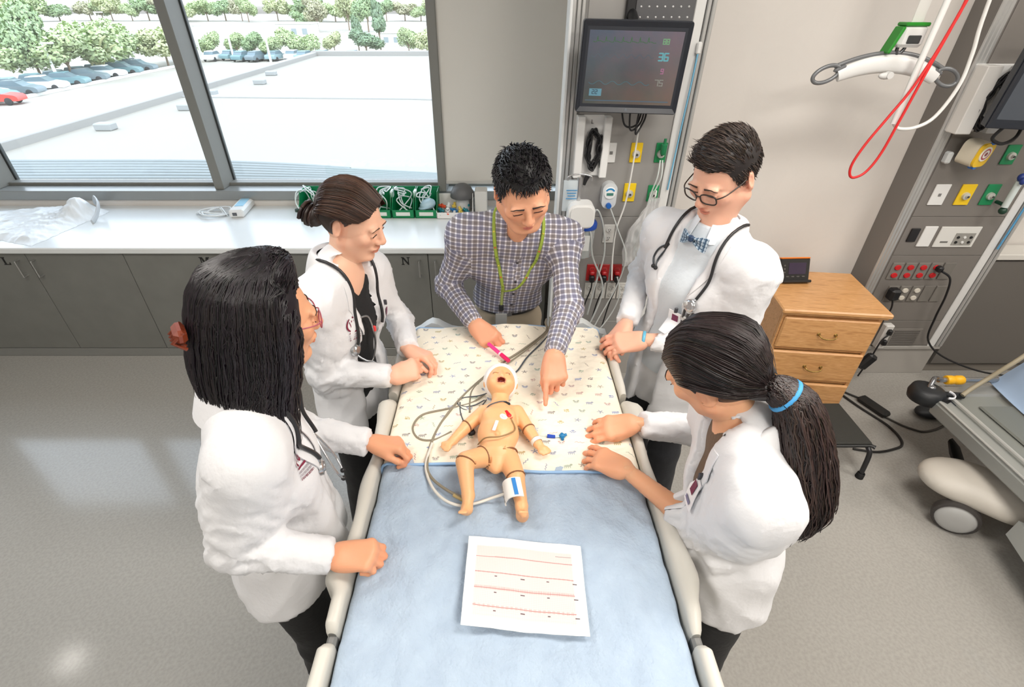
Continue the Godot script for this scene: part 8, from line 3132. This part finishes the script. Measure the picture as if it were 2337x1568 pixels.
	b = MB.new()
	b.tube(lying(F, [meet, front(P, F, 0.033, -0.32), front(P, F, 0.031, -0.37, 0.008)], 0.005), 0.006, 6, true, 0.35, P.r)
	obj("tail", b, mat(rgb(172, 186, 110), 0.7), l)
	b = MB.new()
	var cb := front(P, F, 0.030, -0.385, 0.012)
	b.box(cb, V(0.022, 0.03, 0.012), 0.004)
	obj("clasp", b, mat(rgb(30, 30, 32), 0.4), l)
	b = MB.new()
	b.box(cb - V(0, 0.062, -0.012), V(0.050, 0.085, 0.005), 0.002, Basis(V(1, 0, 0), 0.1))
	obj("card_holder", b, mat(rgb(150, 150, 146), 0.3), l)
	var m := thing("highlighter_pen", "pink marker pen held in the checked shirt man's right hand", "marker", V(0.0, 1.05, -1.49))
	b = MB.new()
	b.tube(PackedVector3Array([V(-0.042, 1.066, -1.545), V(0.002, 1.060, -1.490)]), 0.0075, 12)
	obj("barrel", b, mat(rgb(242, 60, 140), 0.35), m)
	b = MB.new()
	b.tube(PackedVector3Array([V(0.006, 1.0595, -1.485), V(0.034, 1.056, -1.450)]), 0.0082, 12)
	obj("cap", b, mat(rgb(226, 24, 96), 0.35), m)
	b = MB.new()
	b.tube(PackedVector3Array([V(0.001, 1.060, -1.491), V(0.007, 1.0595, -1.484)]), 0.0078, 12)
	obj("white_band", b, mat(rgb(250, 220, 232), 0.4), m)

func man_bow_tie() -> void:
	var P := pose(V(0.69, 0.97, -1.60), V(0.71, 1.285, -1.60), V(0.735, 1.495, -1.605), V(0.728, 1.682, -1.62), -58, V(-0.74, -0.46, 0.46), V(-0.10, 1, 0.05), 0.186, 0.265, 0.32, V(0.485, 1.13, -1.585), V(0.528, 1.132, -1.478), V(0.0, -0.75, -0.6), V(0.8, -0.2, 0.3), V(0.72, 0, -1.60), 1.05)
	P.H = P.H.scaled_local(Vector3.ONE * 1.07)
	var t := person_node("man in dark glasses, bow tie and white coat with his hands folded", P)
	var tone := lin(236, 182, 156)
	var b := build_body(P, tone, 0.0, {"brow": 0.0036, "w": 1.04}, [{"dir": V(-0.62, -0.35, 0.62), "back": V(-0.45, 0.75, -0.2), "curl": [34, 38, 40, 42], "spread": 2.0, "thumb": [24.0, 16.0]}, {"dir": V(-0.90, -0.22, -0.10), "back": V(-0.15, 0.85, 0.5), "curl": [26, 30, 32, 34], "spread": 3.0, "thumb": [24.0, 14.0]}])
	obj("body", b, skin_mat(), t, true)
	face_hair(t, P, {"brow": 0.0036, "w": 1.04}, rgb(64, 48, 42))
	trousers(t, P, rgb(30, 31, 36), rgb(28, 24, 22))
	under_shirt(t, P, rgb(214, 222, 228), null, "shirt", true)
	var F := coat_field(P, 0.0105, 0.74, [0.96, 0.96], opening_v(P, 0.080, -0.34, 0.055), 0.015, 1.08)
	var cm := coat_obj(t, P, F, 0.0090, 404)
	collar_and_lapels(t, P, F, cm, 0.078, -0.30, 0.050)
	b = MB.new()
	b.sheet(26, 5, func(x, y):
		var a: float = lerpf(-2.75, 2.75, x)
		var rad: float = lerpf(0.068, 0.090, y)
		return P.neck + P.r * (sin(a) * rad) - P.f * (cos(a) * rad + 0.004) + P.up * (0.066 - 0.062 * y - 0.024 * smoothstep(1.4, 2.75, absf(a))), P.up, 0.003)
	obj("shirt_collar", b, cloth(rgb(232, 236, 240)), t)
	# bow tie: two wings and a knot
	var kc := P.world(0.0, -0.012, 0.098)
	b = MB.new()
	for s in [-1.0, 1.0]:
		b.sheet(10, 8, func(x, y):
			var wv: float = lerpf(0.009, 0.024, smoothstep(0.0, 0.8, x))
			return kc + P.r * (s * (0.006 + 0.048 * x)) + P.up * ((0.5 - y) * 2.0 * wv - 0.010 * x) + P.f * (0.008 + 0.007 * sin(y * TAU) * (1.0 - x) + 0.006 * sin(PI * x) - 0.018 * x), P.f, 0.006)
	var bt := Image.create(64, 64, false, Image.FORMAT_RGB8)
	bt.fill(rgb(150, 172, 190))
	for k in 4:
		px_rect(bt, k * 16 + 3, 0, 5, 64, rgb(58, 84, 110))
		px_rect(bt, 0, k * 16 + 3, 64, 5, rgb(66, 92, 116))
		px_rect(bt, k * 16 + 11, 0, 2, 64, rgb(214, 220, 226))
	obj("bow_tie", b, image_mat(bt, 0.6), t)
	b = MB.new()
	b.box(kc + P.f * 0.012, V(0.018, 0.022, 0.016), 0.005, facing(P.f, P.up))
	obj("bow_tie_knot", b, mat(rgb(40, 62, 92), 0.6), t)
	var dark := lin(30, 24, 22)
	b = MB.new()
	var hl := func(p: Vector3) -> float:
		var line: float = lerpf(-0.072, -0.030, smoothstep(-0.07, -0.02, p.z))
		line = lerpf(line, 0.072 - 0.06 * p.x, smoothstep(0.014, 0.056, p.z))
		return minf(ear_gap(p), p.y - line)
	var C := hair_base(b, P.H, [V(0, 0.037, -0.018), V(0.0840, 0.101, 0.104)], [], [0.01, 0.01], V(-0.12, -0.12, -0.15), V(0.12, 0.17, 0.12), dark, hl)
	crop(b, P.H, C, 3400, 0.032, 0.0021, 41, dark, lin(72, 58, 50), func(p: Vector3, nn: Vector3) -> Vector3:
		return V(-0.95, 0.3, 0.12) if p.y > 0.055 else V(0, -0.8, -0.45), 0.07, 0.3)
	obj("hair", b, hair_mat(0.45), t, true)
	spectacles(t, P, rgb(46, 34, 26), 0.0255, 0.0175, 0.0024, 0.7)
	F = coat_field(P, 0.02, 0.80, [0.96, 0.96], opening_v(P, 0.0, -0.30, 0.0), 0.015, 1.08)
	stethoscope("black stethoscope over the bow tie man's shoulders with a cluster at its end", P, F, [P.world(0.088, 0.0, 0.03), front(P, F, 0.096, -0.06), front(P, F, 0.100, -0.09)], [P.world(-0.09, 0.0, 0.03), front(P, F, -0.105, -0.07), front(P, F, -0.110, -0.13), front(P, F, -0.100, -0.19)], front(P, F, -0.092, -0.215, 0.012), false)
	t = thing("ear_piece_loop", "stethoscope ear tubes lying on the bow tie man's right lapel", "stethoscope part", P.chest)
	b = MB.new()
	for s in [0.0, 0.026]: b.tube(lying(F, [front(P, F, 0.090, -0.07, 0.008), front(P, F, 0.100 + s, -0.10, 0.008), front(P, F, 0.108 + s, -0.14, 0.008), front(P, F, 0.098 + s * 0.6, -0.165, 0.008)], 0.006), 0.0036, 7)
	obj("metal_tube", b, mat(rgb(70, 74, 78), 0.3, 0.6), t)
	b = MB.new()
	for s in [0.0, 0.026]: b.ball(front(P, F, 0.098 + s * 0.6, -0.167, 0.008), V(0.008, 0.008, 0.008))
	obj("ear_tip", b, mat(rgb(24, 24, 26), 0.5), t)
	t = thing("clip_cluster", "cluster of clear and dark clips with a blue pen in the bow tie man's pocket", "clips", P.chest)
	b = MB.new()
	for k in 5: b.ball(front(P, F, -0.080 - 0.012 * (k % 3), -0.215 - 0.018 * k, 0.014), V(0.014, 0.012, 0.008), facing(P.f))
	obj("clear_clip", b, mat(rgb(196, 196, 194), 0.2, 0.3), t)
	b = MB.new()
	for k in 3: b.tube(PackedVector3Array([front(P, F, -0.080 - 0.014 * k, -0.235, 0.016), front(P, F, -0.078 - 0.014 * k, -0.315, 0.016)]), 0.0045, 7)
	obj("dark_clip", b, mat(rgb(60, 58, 58), 0.4), t)
	b = MB.new()
	b.tube(PackedVector3Array([front(P, F, -0.100, -0.27, 0.018), front(P, F, -0.098, -0.315, 0.018)]), 0.006, 8)
	obj("blue_pen", b, mat(rgb(34, 44, 120), 0.35), t)
	badge("white name badge low on the bow tie man's coat, just above the ponytailed woman", P, F, -0.05, -0.30)
	b = MB.new()
	var a: Array = ([V(0.520, 1.135, -1.485), V(0.774, 1.14, -1.40)])
	var d: Vector3 = (a[1] - a[0]).normalized()
	var sd := d.cross(V(0, 1, 0)).normalized()
	var rg := PackedVector3Array()
	for i in 25: rg.append(a[0] + d * 0.008 + sd * cos(TAU * i / 24.0) * 0.029 + sd.cross(d) * sin(TAU * i / 24.0) * 0.024)
	b.tube(rg, 0.006, 7, false, 0.4, d)
	one("wristband", b, mat(rgb(96, 176, 206), 0.4), "pale blue band on the bow tie man's left wrist", "wristband")

func woman_ponytail() -> void:
	var P := pose(V(0.612, 0.92, -0.775), V(0.590, 1.165, -0.785), V(0.556, 1.335, -0.815), V(0.484, 1.465, -0.868), -98, V(-0.64, -0.50, -0.64), V(-0.35, 1, 0.05), 0.158, 0.28, 0.245, V(0.412, 1.085, -1.092), V(0.345, 1.095, -0.905), V(0.3, -0.6, -0.4), V(0.6, -0.6, 0.4), V(0.70, 0, -0.77), 0.95)
	var t := person_node("woman with a dark ponytail in a white coat reaching over the bed's right side", P)
	var tone := lin(230, 170, 132)
	var b := build_body(P, tone, 1.0, {}, [{"dir": V(-0.96, -0.10, 0.10), "back": V(-0.1, 0.85, 0.5), "curl": [22, 26, 28, 30], "spread": 2.0, "thumb": [20.0, 12.0]}, {"dir": V(-0.70, -0.22, -0.66), "back": V(-0.05, 0.95, 0.2), "curl": [16, 20, 24, 26], "spread": 5.0, "thumb": [34.0, 14.0]}])
	obj("body", b, skin_mat(), t, true)
	face_hair(t, P, {}, rgb(36, 26, 24))
	trousers(t, P, rgb(28, 28, 30), rgb(30, 30, 32))
	under_shirt(t, P, rgb(104, 84, 66), null)
	var F := coat_field(P, 0.0095, 0.825, [0.90, 0.42], opening_v(P, 0.055, -0.24, 0.008), 0.016, 1.02)
	var cm := coat_obj(t, P, F, 0.0100, 505)
	collar_and_lapels(t, P, F, cm, 0.054, -0.24, 0.045)
	var dark := lin(19, 15, 15)
	var lite := lin(54, 43, 42)
	var tie := V(0.006, -0.048, -0.124)
	var G := []
	for q in [V(-0.074, 0.034, 0.015), V(-0.076, 0.03, 0.045), V(-0.066, 0.06, 0.072), V(-0.036, 0.098, 0.074), V(-0.016, 0.108, 0.070), V(0.01, 0.108, 0.070), V(0.05, 0.085, 0.072), V(0.076, 0.03, 0.045), V(0.074, 0.034, 0.015)]:
		var o := V(0, 0.03, -0.016)
		var d: Vector3 = (q - o).normalized()
		G.append([q, o + d.slerp((V(0, 0.35, -1) + V(q.x * 6.0, 0, 0)).normalized(), 0.33) * 0.110, o + d.slerp((V(0, 0.05, -1) + V(q.x * 5.0, -0.25, 0)).normalized(), 0.68) * 0.112, tie + (q - tie).normalized() * 0.018])
	b = MB.new()
	var C := hair_base(b, P.H, [V(0, 0.034, -0.018), V(0.085, 0.101, 0.107)], [[V(-0.03, -0.035, -0.085), V(-0.012, -0.044, -0.105), tie], [V(0.03, -0.035, -0.085), V(0.012, -0.044, -0.105), tie]], [0.010, 0.008], V(-0.12, -0.12, -0.17), V(0.12, 0.16, 0.12), dark, func(p: Vector3) -> float:
		return minf(ear_gap(p), maxf(p.y - lerpf(-0.060, 0.078, smoothstep(-0.03, 0.075, p.z)), -p.z - 0.10)))
	strands(b, P.H, G, 1200, 0.0015, 0.0022, 51, dark, lite, 0.0, C)
	# the tail hangs from the tie down the back
	var I := P.H.affine_inverse()
	var tail := []
	var tw := P.H * tie
	for k in 7:
		var a := TAU * k / 6.0
		var line := [tie]
		var stops := [V(0.032, -0.015, 0.012), V(0.058, -0.08, 0.035), V(0.076, -0.16, 0.065), V(0.084, -0.235, 0.095), V(0.074, -0.305, 0.115)]
		for i in stops.size():
			var rad: float = [0.022, 0.045, 0.052, 0.042, 0.014][i]
			line.append(I * (tw + stops[i] + V(cos(a) * rad * 0.85, 0.006 * sin(a * 2.0), sin(a) * rad * 1.15)))
		tail.append(line)
	var T := MB.new()
	var C2 := hair_base(T, P.H, [tie, V(0.014, 0.014, 0.014)], tail, [0.010, 0.004], tie - V(0.24, 0.46, 0.42), tie + V(0.28, 0.12, 0.2), dark, null, 0.0075)
	strands(T, P.H, tail, 900, 0.0019, 0.008, 52, dark, lin(66, 50, 46), 0.009, C2)
	b.tint = dark
	var off := b.v.size()
	b.v.append_array(T.v); b.n.append_array(T.n); b.uv.append_array(T.uv); b.col.append_array(T.col)
	for i in T.idx: b.idx.append(i + off)
	obj("hair", b, hair_mat(0.36), t, true)
	b = MB.new()
	var rg := PackedVector3Array()
	var td := V(0.75, -0.45, 0.35).normalized()
	var tx := td.cross(V(0, 1, 0)).normalized()
	for i in 21: rg.append(tw + td * 0.016 + tx * cos(TAU * i / 20.0) * 0.0355 + tx.cross(td) * sin(TAU * i / 20.0) * 0.0355)
	b.tube(rg, 0.0065, 7, false)
	obj("hair_tie", b, mat(rgb(70, 160, 220), 0.6), t)
	badge("badge cluster on the ponytailed woman's left lapel", P, F, -0.06, -0.13)
